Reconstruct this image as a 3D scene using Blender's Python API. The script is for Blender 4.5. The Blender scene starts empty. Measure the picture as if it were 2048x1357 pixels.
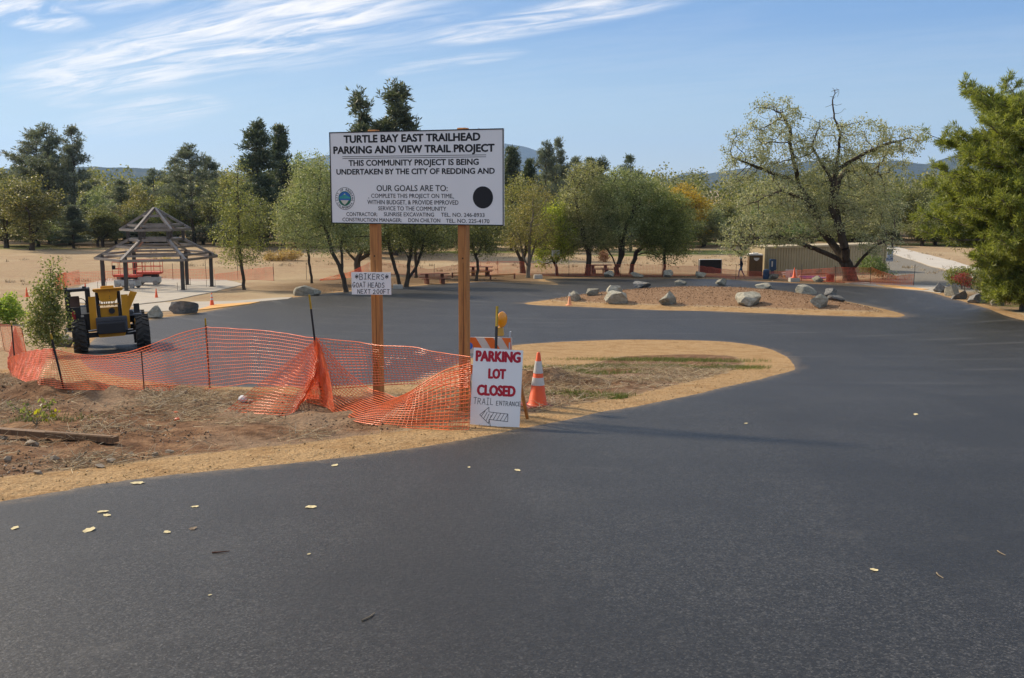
import bpy, bmesh, math, random
import numpy as np
from mathutils import Vector, Matrix, geometry
R = math.radians
sc = bpy.context.scene
col = sc.collection
random.seed(7)
rng = np.random.default_rng(11)

# ------------------------------------------------------------------ camera
FPX, CX, CY, PITCH, EYE = 2050.0, 1024.0, 678.5, R(8.35), 1.65   # in pixels of the 2048 px photograph
cam_d = bpy.data.cameras.new('camera')
cam_d.sensor_width = 36.0
cam_d.lens = 36.0 * FPX / 2048.0
cam_d.clip_start, cam_d.clip_end = 0.1, 60000
cam = bpy.data.objects.new('camera', cam_d)
col.objects.link(cam)
cam.location = (0, 0, EYE)
cam.rotation_euler = (R(90) - PITCH, 0, 0)
sc.camera = cam
# ------------------------------------------------------------------ light
SUN_AZ, SUN_EL = R(-58), R(34.5)          # azimuth from +Y (view direction) towards +X
world = bpy.data.worlds.new('World')
sc.world = world
world.use_nodes = True
sun_d = bpy.data.lights.new('sun', 'SUN')
sun_d.energy, sun_d.angle, sun_d.color = 3.0, R(4.5), (1.0, 0.91, 0.79)
sun = bpy.data.objects.new('sun', sun_d)
col.objects.link(sun)
sdir = Vector((math.sin(SUN_AZ) * math.cos(SUN_EL), math.cos(SUN_AZ) * math.cos(SUN_EL), math.sin(SUN_EL)))
sun.rotation_euler = sdir.to_track_quat('Z', 'Y').to_euler()
sun.location = (-40, 40, 60)
sc.view_settings.view_transform = 'Standard'
sc.view_settings.look = 'None'
sc.view_settings.exposure = 0.95
sc.view_settings.gamma = 1.0
sc.view_settings.use_white_balance = True           # the photograph is balanced for the shade
sc.view_settings.white_balance_temperature = 7800
sc.view_settings.white_balance_tint = 10
sc.view_settings.use_curve_mapping = False
sc.cycles.use_denoising = True
sc.cycles.max_bounces = 10
sc.cycles.diffuse_bounces = 8
sc.cycles.transmission_bounces = 8
sc.cycles.transparent_max_bounces = 8
sc.cycles.volume_bounces = 0
SKY_STRENGTH = 0.095

def px_dir(px, py):
    u, v = px - CX, CY - py
    cp, sp = math.cos(PITCH), math.sin(PITCH)
    return Vector((u, FPX * cp + v * sp, -FPX * sp + v * cp)).normalized()

def build_world():
    nt = world.node_tree
    nt.nodes.clear()
    N = nt.nodes.new
    L = nt.links.new
    out = N('ShaderNodeOutputWorld'); bg = N('ShaderNodeBackground')
    sky = N('ShaderNodeTexSky'); sky.sky_type = 'NISHITA'; sky.sun_disc = False
    sky.sun_elevation = SUN_EL; sky.sun_rotation = SUN_AZ
    sky.air_density = 1.0; sky.dust_density = 0.08; sky.ozone_density = 1.2; sky.altitude = 150
    tc = N('ShaderNodeTexCoord')
    sep = N('ShaderNodeSeparateXYZ'); L(tc.outputs['Generated'], sep.inputs[0])
    def m(op, a, b=None, c=None, clamp=False):
        n = N('ShaderNodeMath'); n.operation = op; n.use_clamp = clamp
        for i, s in enumerate((a, b, c)):
            if s is None: continue
            if isinstance(s, (int, float)): n.inputs[i].default_value = s
            else: L(s, n.inputs[i])
        return n.outputs[0]
    zc = m('MAXIMUM', sep.outputs[2], 0.0)
    den = m('ADD', zc, 0.10)
    X = m('DIVIDE', sep.outputs[0], den); Y = m('DIVIDE', sep.outputs[1], den)
    def plane(px, py):
        d = px_dir(px, py); k = max(d.z, 0) + 0.10
        return d.x / k, d.y / k
    def ramp(v, lo, hi):
        n = N('ShaderNodeMapRange'); n.interpolation_type = 'SMOOTHSTEP'
        L(v, n.inputs[0]); n.inputs[1].default_value = lo; n.inputs[2].default_value = hi
        return n.outputs[0]
    comb = N('ShaderNodeCombineXYZ'); L(X, comb.inputs[0]); L(Y, comb.inputs[1])
    ax, ay = plane(130, 175); bx_, by_ = plane(820, 30)
    ang = math.atan2(by_ - ay, bx_ - ax)
    def noise(scale, sx, sy, detail, rot, dist=0.0, off=0.0):
        mp = N('ShaderNodeMapping'); L(comb.outputs[0], mp.inputs[0])
        mp.vector_type = 'TEXTURE'
        mp.inputs['Rotation'].default_value = (0, 0, rot)
        mp.inputs['Scale'].default_value = (sx, sy, 1); mp.inputs['Location'].default_value = (off, off, 0)
        n = N('ShaderNodeTexNoise'); L(mp.outputs[0], n.inputs['Vector'])
        n.inputs['Scale'].default_value = scale; n.inputs['Detail'].default_value = detail
        n.inputs['Roughness'].default_value = 0.62; n.inputs['Distortion'].default_value = dist
        return n.outputs[0]
    fine = noise(3.4, 1.7, 0.42, 10, ang + 0.03, 0.9)
    wisp = noise(1.3, 1.5, 0.6, 6, ang + 0.1, 0.6, 3.1)
    tot = None
    # cirrus banks: two ends and half width in the sky plane
    for (p0, p1, wpx, amp) in (((60, 195), (860, -30), 78, 1.0), ((170, 280), (400, 190), 52, 0.95), ((850, 88), (1400, -20), 30, 0.85),
                               ((-60, 30), (110, 10), 60, 1.15), ((760, 150), (1050, 100), 16, 0.45), ((130, 20), (330, -20), 34, 0.5),
                               ((100, 215), (200, 195), 20, 0.45), ((960, 20), (420, 140), 60, 0.35)):
        x0, y0 = plane(*p0); x1, y1 = plane(*p1)
        mx, my = (p0[0] + p1[0]) / 2, (p0[1] + p1[1]) / 2
        xa, ya = plane(mx, my - wpx); xb, yb = plane(mx, my + wpx)
        l = math.hypot(x1 - x0, y1 - y0); tx, ty = (x1 - x0) / l, (y1 - y0) / l
        w = abs(-(xa - xb) * ty + (ya - yb) * tx) / 2 + 1e-4
        dx = m('SUBTRACT', X, (x0 + x1) / 2); dy = m('SUBTRACT', Y, (y0 + y1) / 2)
        al = m('DIVIDE', m('ADD', m('MULTIPLY', dx, tx), m('MULTIPLY', dy, ty)), l / 2)
        ac = m('DIVIDE', m('SUBTRACT', m('MULTIPLY', dy, tx), m('MULTIPLY', dx, ty)), w)
        q = m('ADD', m('POWER', m('ABSOLUTE', al), 3.0), m('MULTIPLY', ac, ac))
        k = m('MULTIPLY', m('SUBTRACT', 1.0, ramp(q, 0.1, 1.5)), amp)
        tot = k if tot is None else m('MAXIMUM', tot, k)
    # added cirrus veil, thickest overhead out of view, fills the shade with neutral light
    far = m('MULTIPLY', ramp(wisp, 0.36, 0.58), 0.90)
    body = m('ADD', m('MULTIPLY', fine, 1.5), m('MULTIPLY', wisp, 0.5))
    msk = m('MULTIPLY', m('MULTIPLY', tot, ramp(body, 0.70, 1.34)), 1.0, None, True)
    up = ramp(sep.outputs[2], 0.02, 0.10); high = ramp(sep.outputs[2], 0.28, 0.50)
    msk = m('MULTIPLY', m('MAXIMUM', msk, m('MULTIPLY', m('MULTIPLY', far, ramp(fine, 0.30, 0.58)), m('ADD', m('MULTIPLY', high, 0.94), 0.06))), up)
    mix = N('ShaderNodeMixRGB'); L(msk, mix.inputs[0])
    grade = N('ShaderNodeHueSaturation'); grade.inputs['Saturation'].default_value = 1.0
    L(sky.outputs[0], grade.inputs['Color'])
    grad = N('ShaderNodeValToRGB'); L(m('MAXIMUM', sep.outputs[2], 0.0), grad.inputs[0])      # pale at the horizon, deeper blue overhead, the same all round
    e = grad.color_ramp.elements
    e[0].position = 0.0; e[0].color = (0.37, 0.51, 0.64, 1); e[1].position = 1.0; e[1].color = (0.07, 0.18, 0.42, 1)
    for p_, c_ in ((0.06, (0.25, 0.42, 0.64)), (0.15, (0.085, 0.235, 0.55)), (0.32, (0.065, 0.19, 0.48))):
        q_ = e.new(p_); q_.color = (*c_, 1)
    g10 = N('ShaderNodeMixRGB'); g10.blend_type = 'MULTIPLY'; g10.inputs[0].default_value = 1.0; L(grad.outputs[0], g10.inputs[1]); g10.inputs[2].default_value = (8.6, 8.6, 8.6, 1)
    base = N('ShaderNodeMixRGB'); base.inputs[0].default_value = 0.82; L(grade.outputs[0], base.inputs[1]); L(g10.outputs[0], base.inputs[2])
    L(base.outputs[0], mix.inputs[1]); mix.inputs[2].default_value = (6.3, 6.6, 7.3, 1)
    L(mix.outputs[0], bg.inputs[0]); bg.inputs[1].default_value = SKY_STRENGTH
    L(bg.outputs[0], out.inputs[0])
build_world()

# ------------------------------------------------------------------ terrain function
_kd = np.array([-400, -60, -20, 0, 6, 12, 14, 17, 20, 31, 45, 58, 75, 93, 125, 160, 300, 1000, 40000], float)
_kz = np.array([9.0, 3.5, 0.6, -1.65, -2.22, -2.82, -2.95, -3.33, -3.76, -5.0, -5.95, -6.6, -7.3, -7.86, -8.35, -8.7, -9.2, -10, -10], float)
_kz = _kz + EYE
_td = np.arange(-60, 300, 0.25)
_tz = np.interp(_td, _kd, _kz)
_w = np.hanning(13); _w /= _w.sum()
_tz = np.convolve(np.pad(_tz, 6, mode='edge'), _w, mode='valid')

def vnoise(x, y, seed=0):
    xi, yi = np.floor(x), np.floor(y)
    fx, fy = x - xi, y - yi
    fx, fy = fx * fx * (3 - 2 * fx), fy * fy * (3 - 2 * fy)
    def h(a, b):
        s = np.sin(a * 127.1 + b * 311.7 + seed * 74.7) * 43758.5453
        return s - np.floor(s)
    return (h(xi, yi) * (1 - fx) + h(xi + 1, yi) * fx) * (1 - fy) + (h(xi, yi + 1) * (1 - fx) + h(xi + 1, yi + 1) * fx) * fy

def fbm(x, y, o=4, seed=0):
    s, a = 0, 0.5
    for i in range(o):
        s = s + a * vnoise(x * 2 ** i, y * 2 ** i, seed + i); a *= 0.5
    return s

def T0(x, y):
    x = np.asarray(x, float); y = np.asarray(y, float)
    z = np.where((y > -60) & (y < 299), np.interp(y, _td, _tz), np.interp(y, _kd, _kz))
    win = np.clip((y - 22) / 6, 0, 1) * np.clip((46 - y) / 8, 0, 1)
    return z + 0.05 * np.clip(x + 9.0, -5, 0) * win

def ray_hit(px, py, fn):
    d = px_dir(px, py)
    o = Vector((0, 0, EYE))
    lo, t = 0.0, 1.0
    while t < 30000:
        p = o + d * t
        if p.z < fn(p.x, p.y): break
        lo = t; t *= 1.03
    hi = t
    for _ in range(26):
        mid = (lo + hi) / 2; p = o + d * mid
        if p.z < fn(p.x, p.y): hi = mid
        else: lo = mid
    return o + d * hi

def g0(px, py): p = ray_hit(px, py, T0); return (p.x, p.y)

# outlines of the asphalt, in photo pixels where they can be seen and in metres where they leave the frame
ASP = [(-16.0, 6.5), (-9.0, 7.6)] + [g0(*p) for p in ((0, 1004), (150, 977), (300, 955), (450, 940), (600, 925), (760, 906), (900, 885), (1040, 858), (1120, 843),
    (1200, 825), (1300, 808), (1400, 787), (1490, 766), (1545, 752), (1577, 744), (1589, 738), (1586, 727), (1572, 713), (1545, 700), (1500, 690), (1450, 684), (1380, 681), (1250, 680),
    (1130, 684), (1028, 691), (980, 704), (935, 720), (885, 742), (830, 762), (740, 770), (660, 773), (500, 775), (354, 771), (295, 763), (224, 751), (180, 737), (162, 720), (165, 705),
    (200, 672), (290, 641), (400, 626), (500, 607), (640, 589), (700, 583), (800, 575), (900, 567), (965, 564), (1020, 565), (1075, 568), (1115, 570), (1112, 566), (1090, 560), (1110, 557), (1200, 557),
    (1400, 558), (1500, 562), (1600, 567), (1700, 572), (1800, 578), (1850, 583), (1900, 596), (1970, 616), (2048, 641))] + \
    [(25.0, 40.0), (22, 30), (17, 20), (12.5, 10), (10, 0), (9, -14), (-4, -14), (-16, -8)]
ISL = [g0(*p) for p in ((1048, 607), (1080, 611), (1139, 613), (1230, 617), (1330, 621), (1430, 623), (1530, 627), (1640, 631), (1740, 634), (1795, 635), (1809, 632), (1800, 627), (1760, 617),
                        (1700, 605), (1640, 595), (1560, 589), (1450, 585), (1340, 584), (1240, 587), (1160, 593), (1100, 600))]
DIRT = [(-16, 7.4), (-9, 8.6)] + [g0(*p) for p in ((0, 962), (150, 945), (300, 925), (450, 908), (600, 893), (760, 872), (900, 852), (1000, 842), (1100, 826), (1180, 810), (1260, 797), (1330, 780),
                        (1400, 762), (1450, 750), (1485, 737), (1492, 722), (1470, 712), (1400, 709), (1320, 711), (1240, 714), (1190, 727), (1130, 740), (1050, 748), (960, 768), (860, 790), (700, 797), (560, 801), (420, 786), (290, 786),
                        (200, 782), (130, 776), (60, 757), (0, 748))] + [(-22, 17.5), (-30, 12)]
GRAVEL = [g0(*p) for p in ((1765, 499), (1890, 541), (1990, 575), (1960, 590), (1890, 576), (1830, 571), (1772, 560))]
BASIN = [g0(*p) for p in ((330, 607), (420, 590), (490, 575), (560, 572), (640, 588), (500, 607))]

def poly_np(P): return np.array(P, float)
def sdist(P, x, y):
    """signed distance to a polygon, positive inside"""
    P = poly_np(P); x = np.asarray(x, float).ravel(); y = np.asarray(y, float).ravel()
    out = np.empty(len(x))
    A = P; B = np.roll(P, -1, 0)
    for s in range(0, len(x), 4000):
        X = x[s:s + 4000, None]; Y = y[s:s + 4000, None]
        ex, ey = (B - A)[:, 0][None], (B - A)[:, 1][None]
        wx, wy = X - A[:, 0][None], Y - A[:, 1][None]
        t = np.clip((wx * ex + wy * ey) / (ex * ex + ey * ey + 1e-12), 0, 1)
        d = np.sqrt(((wx - t * ex) ** 2 + (wy - t * ey) ** 2).min(1))
        c = ((A[:, 1][None] > Y) != (B[:, 1][None] > Y)) & (X < ex * (Y - A[:, 1][None]) / (ey + 1e-12) + A[:, 0][None])
        out[s:s + 4000] = np.where(c.sum(1) % 2 == 1, d, -d)
    return out

BUMPS = [(g0(1105, 776), 1.0, 0.35, 0.34), (g0(450, 787), 0.9, 0.35, 0.16), (g0(300, 790), 1.0, 0.3, 0.10), (g0(585, 803), 0.8, 0.35, 0.14), (g0(60, 800), 1.6, 0.6, 0.16),
         (g0(790, 812), 0.7, 0.35, 0.12), (g0(180, 800), 0.8, 0.35, 0.12)]
def T(x, y):
    shp = np.shape(x)
    x = np.atleast_1d(np.asarray(x, float)).ravel(); y = np.atleast_1d(np.asarray(y, float)).ravel()
    z = T0(x, y)
    near = (y > 5) & (y < 26) & (x > -32) & (x < 10)
    if near.any():
        xs, ys = x[near], y[near]
        ds = np.clip(sdist(DIRT, xs, ys) / 0.6, 0, 1)
        b = 0.20 * (fbm(xs * 1.6, ys * 1.6, 5, 3) - 0.47) * ds
        b += 0.08 * np.clip(fbm(xs * 5.0, ys * 5.0, 3, 9) - 0.5, 0, 1) * ds * 2
        for (c, sx, sy, h) in BUMPS:
            b += h * np.exp(-((xs - c[0]) / sx) ** 2 - ((ys - c[1]) / sy) ** 2) * ds * (0.5 + fbm(xs * 3, ys * 3, 3, 5))
        b += 0.022 * np.clip((-sdist(ASP, xs, ys)) / 0.4, 0, 1) + 0.03 * (fbm(xs * 3.1, ys * 3.1, 4, 31) - 0.47) * np.clip((-sdist(ASP, xs, ys)) / 0.25, 0, 1)
        z[near] += b
    isl = (y > 40) & (y < 80) & (x > -3) & (x < 28)
    if isl.any():
        d = np.clip(sdist(ISL, x[isl], y[isl]), 0, 9)
        z[isl] += 0.70 * (1 - np.exp(-(d / 2.6) ** 1.5)) + 0.05 * (fbm(x[isl], y[isl], 3, 2) - 0.45) * np.clip(d, 0, 1)
    rest = (y > 26) & (y < 400)
    if rest.any():
        d = np.clip(-sdist(ASP, x[rest], y[rest]) / 3, 0, 1)
        z[rest] += (0.25 * (fbm(x[rest] * 0.12, y[rest] * 0.12, 3, 8) - 0.45)) * d
    return z.reshape(shp) if shp else float(z[0])

def at(px, py):
    p = ray_hit(px, py, T0); o = Vector((0, 0, EYE)); d = px_dir(px, py)
    t0 = (p - o).length; lo = t = t0 * 0.8
    while t < t0 * 1.3:
        q = o + d * t
        if q.z < T(q.x, q.y): break
        lo = t; t *= 1.012
    hi = t
    for _ in range(14):
        mid = (lo + hi) / 2; q = o + d * mid
        if q.z < T(q.x, q.y): hi = mid
        else: lo = mid
    return o + d * hi
def at_depth(px, py, Y):
    d = px_dir(px, py); return Vector((0, 0, EYE)) + d * (Y / d.y)
def mpp(Y): return Y / FPX * 1.0      # metres per photo pixel at depth Y
def ground(x, y): return Vector((x, y, T(x, y)))

# ------------------------------------------------------------------ scene graph helpers
def link(o, parent=None):
    col.objects.link(o)
    if parent is not None: o.parent = parent
    return o
def tag(o, label, cat, group=None):
    o['label'] = label; o['category'] = cat
    if group: o['group'] = group
    return o
def thing(name, label, cat, loc=(0, 0, 0), rz=0.0, group=None):
    o = bpy.data.objects.new(name, None); o.empty_display_size = 0.2
    link(o); o.location = loc; o.rotation_euler = (0, 0, rz)
    return tag(o, label, cat, group)
def np_mesh(name, V, F, smooth=False):
    V = np.asarray(V, np.float32); F = np.asarray(F, np.int32)
    me = bpy.data.meshes.new(name)
    k = F.shape[1]
    me.vertices.add(len(V)); me.vertices.foreach_set('co', V.ravel())
    me.loops.add(F.size); me.loops.foreach_set('vertex_index', F.ravel())
    me.polygons.add(len(F)); me.polygons.foreach_set('loop_start', np.arange(0, F.size, k, dtype=np.int32))
    me.polygons.foreach_set('use_smooth', np.full(len(F), smooth, bool))
    me.update(calc_edges=True); me.validate()
    return me
def obj(name, me, mat=None, parent=None, kind=None):
    o = bpy.data.objects.new(name, me)
    if mat is not None and len(me.materials) == 0: me.materials.append(mat)
    link(o, parent)
    if kind: o['kind'] = kind
    return o

class MB:
    def __init__(s): s.bm = bmesh.new()
    def box(s, c, d, rot=None, taper=None, bevel=0.0):
        g = bmesh.ops.create_cube(s.bm, size=1.0)['verts']
        m = Matrix.Translation(Vector(c)) @ (rot.to_4x4() if rot is not None else Matrix()) @ Matrix.Diagonal((d[0], d[1], d[2], 1))
        if taper:
            for v in g:
                if v.co.z > 0: v.co.x *= taper[0]; v.co.y *= taper[1]
        bmesh.ops.transform(s.bm, matrix=m, verts=g)
        if bevel > 0:
            es = list({e for v in g for e in v.link_edges})
            bmesh.ops.bevel(s.bm, geom=es, offset=bevel, segments=2, affect='EDGES', profile=0.5)
        return s
    def cyl(s, p0, p1, r0, r1=None, n=10, caps=True):
        p0, p1 = Vector(p0), Vector(p1); r1 = r0 if r1 is None else r1
        ax = p1 - p0; q = ax.to_track_quat('Z', 'Y').to_matrix().to_4x4()
        g = bmesh.ops.create_cone(s.bm, cap_ends=caps, segments=n, radius1=r0, radius2=max(r1, 1e-4), depth=ax.length)['verts']
        bmesh.ops.transform(s.bm, matrix=Matrix.Translation((p0 + p1) / 2) @ q, verts=g)
        return s
    def bar(s, p0, p1, w, h, up=(0, 0, 1)):
        p0, p1 = Vector(p0), Vector(p1); x = (p1 - p0); l = x.length; x.normalize()
        y = Vector(up).cross(x)
        if y.length < 1e-5: y = Vector((0, 1, 0)).cross(x)
        y.normalize(); z = x.cross(y)
        return s.box((p0 + p1) / 2, (l, w, h), Matrix((x, y, z)).transposed())
    def prism(s, pts, y0, y1):
        """outline in (x, z) extruded along y"""
        a = [s.bm.verts.new((x, y0, z)) for x, z in pts]; b = [s.bm.verts.new((x, y1, z)) for x, z in pts]
        n = len(pts); s.bm.faces.new(a); s.bm.faces.new(b[::-1])
        for i in range(n): s.bm.faces.new((a[i], b[i], b[(i + 1) % n], a[(i + 1) % n]))
        return s
    def lathe(s, prof, c=(0, 0, 0), n=20, axis='Z'):
        rings = []
        for r, h in prof:
            ring = []
            for k in range(n):
                t = 2 * math.pi * k / n
                p = (r * math.cos(t), r * math.sin(t), h) if axis == 'Z' else (h, r * math.cos(t), r * math.sin(t)) if axis == 'X' else (r * math.cos(t), h, r * math.sin(t))
                ring.append(s.bm.verts.new(Vector(p) + Vector(c)))
            rings.append(ring)
        for a, b in zip(rings, rings[1:]):
            for k in range(n): s.bm.faces.new((a[k], a[(k + 1) % n], b[(k + 1) % n], b[k]))
        s.bm.faces.new(rings[0][::-1]); s.bm.faces.new(rings[-1])
        return s
    def mesh(s, name, smooth=False):
        bmesh.ops.recalc_face_normals(s.bm, faces=s.bm.faces)
        me = bpy.data.meshes.new(name); s.bm.to_mesh(me); s.bm.free()
        if smooth:
            me.shade_smooth() if hasattr(me, 'shade_smooth') else None
            try: me.set_sharp_from_angle(angle=R(40))
            except Exception: pass
        return me
    def build(s, name, mat, parent=None, smooth=False):
        return obj(name, s.mesh(name, smooth), mat, parent)

# ------------------------------------------------------------------ materials
def new_mat(name):
    m = bpy.data.materials.new(name); m.use_nodes = True
    nt = m.node_tree; b = nt.nodes['Principled BSDF']
    return m, nt, b
def nd(nt, t, **kw):
    n = nt.nodes.new(t)
    for k, v in kw.items():
        if k in n.inputs: n.inputs[k].default_value = v
        else: setattr(n, k, v)
    return n
def tnoise(nt, scale, detail=4, rough=0.55, coord='Object', sc3=None, rot=None):
    tc = nd(nt, 'ShaderNodeTexCoord'); src = tc.outputs[coord]
    if sc3 or rot:
        mp = nd(nt, 'ShaderNodeMapping'); nt.links.new(src, mp.inputs[0])
        if sc3: mp.inputs['Scale'].default_value = sc3
        if rot: mp.inputs['Rotation'].default_value = rot
        src = mp.outputs[0]
    n = nd(nt, 'ShaderNodeTexNoise', Scale=scale, Detail=detail, Roughness=rough)
    nt.links.new(src, n.inputs['Vector'])
    return n.outputs['Fac']
def cramp(nt, fac, stops):
    r = nd(nt, 'ShaderNodeValToRGB'); nt.links.new(fac, r.inputs[0])
    e = r.color_ramp.elements
    while len(e) < len(stops): e.new(0.5)
    for el, (p, c) in zip(e, stops): el.position = p; el.color = (*c, 1) if len(c) == 3 else c
    return r.outputs[0]
def mixc(nt, fac, a, b, mode='MIX'):
    m = nd(nt, 'ShaderNodeMixRGB', blend_type=mode)
    for i, s in enumerate((fac, a, b)):
        if isinstance(s, (int, float)): m.inputs[i].default_value = s
        elif isinstance(s, tuple): m.inputs[i].default_value = (*s, 1)
        else: nt.links.new(s, m.inputs[i])
    return m.outputs[0]
def maths(nt, op, a, b=None, clamp=False):
    n = nd(nt, 'ShaderNodeMath', operation=op, use_clamp=clamp)
    for i, s in enumerate((a, b)):
        if s is None: continue
        if isinstance(s, (int, float)): n.inputs[i].default_value = s
        else: nt.links.new(s, n.inputs[i])
    return n.outputs[0]
def sstep(nt, v, lo, hi):
    n = nd(nt, 'ShaderNodeMapRange', interpolation_type='SMOOTHSTEP'); nt.links.new(v, n.inputs[0])
    n.inputs[1].default_value = lo; n.inputs[2].default_value = hi
    return n.outputs[0]
def bump(nt, b, h, strength, dist):
    n = nd(nt, 'ShaderNodeBump', Strength=strength, Distance=dist); nt.links.new(h, n.inputs['Height'])
    nt.links.new(n.outputs[0], b.inputs['Normal'])
def plain(name, c, rough=0.6, var=0.15, scale=6.0, metal=0.0, bmp=0.0, spec=0.4, dirt=None, coat=0.0):
    m, nt, b = new_mat(name)
    f = tnoise(nt, scale, 5)
    lo = tuple(x * (1 - var) for x in c); hi = tuple(min(1, x * (1 + var)) for x in c)
    cc = cramp(nt, f, [(0.3, lo), (0.7, hi)])
    if dirt:
        g = tnoise(nt, scale * 0.6, 6, 0.7)
        cc = mixc(nt, sstep(nt, g, dirt[1], dirt[1] + 0.15), cc, dirt[0])
    nt.links.new(cc, b.inputs['Base Color'])
    b.inputs['Roughness'].default_value = rough; b.inputs['Metallic'].default_value = metal
    b.inputs['Specular IOR Level'].default_value = spec
    if coat: b.inputs['Coat Weight'].default_value = coat
    if bmp: bump(nt, b, tnoise(nt, scale * 4, 5), 0.5, bmp)
    return m

def leaf_mat(name, stops, trans=0.42, hue=0.03, val=0.25):
    m, nt, b = new_mat(name)
    geo = nd(nt, 'ShaderNodeNewGeometry'); oi = nd(nt, 'ShaderNodeObjectInfo')
    c = cramp(nt, geo.outputs['Random Per Island'], stops)
    big = tnoise(nt, 0.55, 3)
    hs = nd(nt, 'ShaderNodeHueSaturation'); nt.links.new(c, hs.inputs['Color'])
    nt.links.new(maths(nt, 'ADD', maths(nt, 'MULTIPLY', oi.outputs['Random'], hue * 2), 0.5 - hue), hs.inputs['Hue'])
    nt.links.new(maths(nt, 'ADD', maths(nt, 'MULTIPLY', big, val * 2), 1.0 - val), hs.inputs['Value'])
    nt.links.new(hs.outputs[0], b.inputs['Base Color'])
    b.inputs['Roughness'].default_value = 0.55; b.inputs['Specular IOR Level'].default_value = 0.3
    tr = nd(nt, 'ShaderNodeBsdfTranslucent')
    k = 2.0 * trans
    nt.links.new(mixc(nt, 1.0, hs.outputs[0], (k, k * 1.03, k * 0.62), 'MULTIPLY'), tr.inputs[0])
    mx = nd(nt, 'ShaderNodeAddShader')         # a leaf reflects and lets through about equal shares
    nt.links.new(b.outputs[0], mx.inputs[0]); nt.links.new(tr.outputs[0], mx.inputs[1])
    nt.links.new(mx.outputs[0], nt.nodes['Material Output'].inputs[0])
    return m

# ------------------------------------------------------------------ ground, asphalt, paths
def ground_mat():
    m, nt, b = new_mat('ground_soil')
    def attr(n):
        a = nd(nt, 'ShaderNodeAttribute', attribute_name=n); return a.outputs['Fac']
    n_big = tnoise(nt, 0.06, 4); n_mid = tnoise(nt, 0.5, 5, 0.6); n_fine = tnoise(nt, 4.0, 6, 0.65); n_grit = tnoise(nt, 38.0, 4, 0.7)
    jit = maths(nt, 'ADD', maths(nt, 'MULTIPLY', maths(nt, 'SUBTRACT', n_fine, 0.5), 0.45), maths(nt, 'MULTIPLY', maths(nt, 'SUBTRACT', n_mid, 0.5), 0.5))
    # dry meadow
    dry = cramp(nt, n_fine, [(0.25, (0.20, 0.14, 0.08)), (0.5, (0.32, 0.23, 0.14)), (0.75, (0.42, 0.32, 0.21))])
    dry = mixc(nt, sstep(nt, n_mid, 0.48, 0.72), dry, (0.29, 0.19, 0.12))
    dry = mixc(nt, sstep(nt, n_big, 0.45, 0.65), dry, (0.37, 0.285, 0.18))
    green = cramp(nt, n_fine, [(0.3, (0.09, 0.12, 0.025)), (0.7, (0.21, 0.22, 0.075))])
    c = mixc(nt, sstep(nt, maths(nt, 'ADD', attr('green'), jit), 0.0, 0.5), dry, green)
    litter = cramp(nt, n_fine, [(0.3, (0.085, 0.052, 0.028)), (0.7, (0.20, 0.13, 0.072))])
    c = mixc(nt, sstep(nt, maths(nt, 'ADD', attr('litter'), jit), -0.1, 0.6), c, litter)
    grav = cramp(nt, n_grit, [(0.3, (0.13, 0.12, 0.10)), (0.7, (0.24, 0.225, 0.195))])
    c = mixc(nt, sstep(nt, maths(nt, 'ADD', attr('gravel'), jit), -0.1, 0.2), c, grav)
    dirt = cramp(nt, n_fine, [(0.3, (0.065, 0.032, 0.017)), (0.5, (0.165, 0.088, 0.048)), (0.7, (0.30, 0.18, 0.10))])
    dirt = mixc(nt, sstep(nt, n_mid, 0.45, 0.65), dirt, cramp(nt, n_grit, [(0.3, (0.15, 0.10, 0.065)), (0.7, (0.32, 0.225, 0.15))]))
    c = mixc(nt, sstep(nt, maths(nt, 'ADD', attr('dirt'), jit), -0.05, 0.16), c, dirt)
    c = mixc(nt, maths(nt, 'MULTIPLY', sstep(nt, maths(nt, 'ADD', attr('green'), jit), 0.05, 0.55), 0.8), c, green)
    mul = cramp(nt, tnoise(nt, 9.0, 6, 0.7), [(0.3, (0.13, 0.07, 0.04)), (0.55, (0.25, 0.155, 0.092)), (0.8, (0.38, 0.26, 0.17))])
    c = mixc(nt, sstep(nt, maths(nt, 'ADD', attr('mulch'), jit), 0.0, 0.4), c, mul)
    sand = cramp(nt, n_grit, [(0.3, (0.22, 0.135, 0.066)), (0.5, (0.36, 0.235, 0.12)), (0.7, (0.51, 0.355, 0.20))])
    sand = mixc(nt, sstep(nt, tnoise(nt, 1.7, 6, 0.7), 0.44, 0.62), sand, cramp(nt, n_grit, [(0.3, (0.18, 0.105, 0.048)), (0.7, (0.42, 0.265, 0.13))]))
    sand = mixc(nt, maths(nt, 'MULTIPLY', sstep(nt, tnoise(nt, 14.0, 5, 0.75), 0.54, 0.66), 0.65), sand, (0.17, 0.10, 0.05))
    c = mixc(nt, sstep(nt, maths(nt, 'ADD', attr('sand'), jit), -0.06, 0.12), c, sand)
    nt.links.new(c, b.inputs['Base Color'])
    b.inputs['Roughness'].default_value = 0.95; b.inputs['Specular IOR Level'].default_value = 0.1
    h = maths(nt, 'ADD', maths(nt, 'MULTIPLY', n_fine, 0.12), maths(nt, 'ADD', maths(nt, 'MULTIPLY', n_grit, 0.022), maths(nt, 'MULTIPLY', tnoise(nt, 13.0, 4, 0.6), 0.05)))
    bump(nt, b, h, 0.7, 1.0)
    return m

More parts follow.
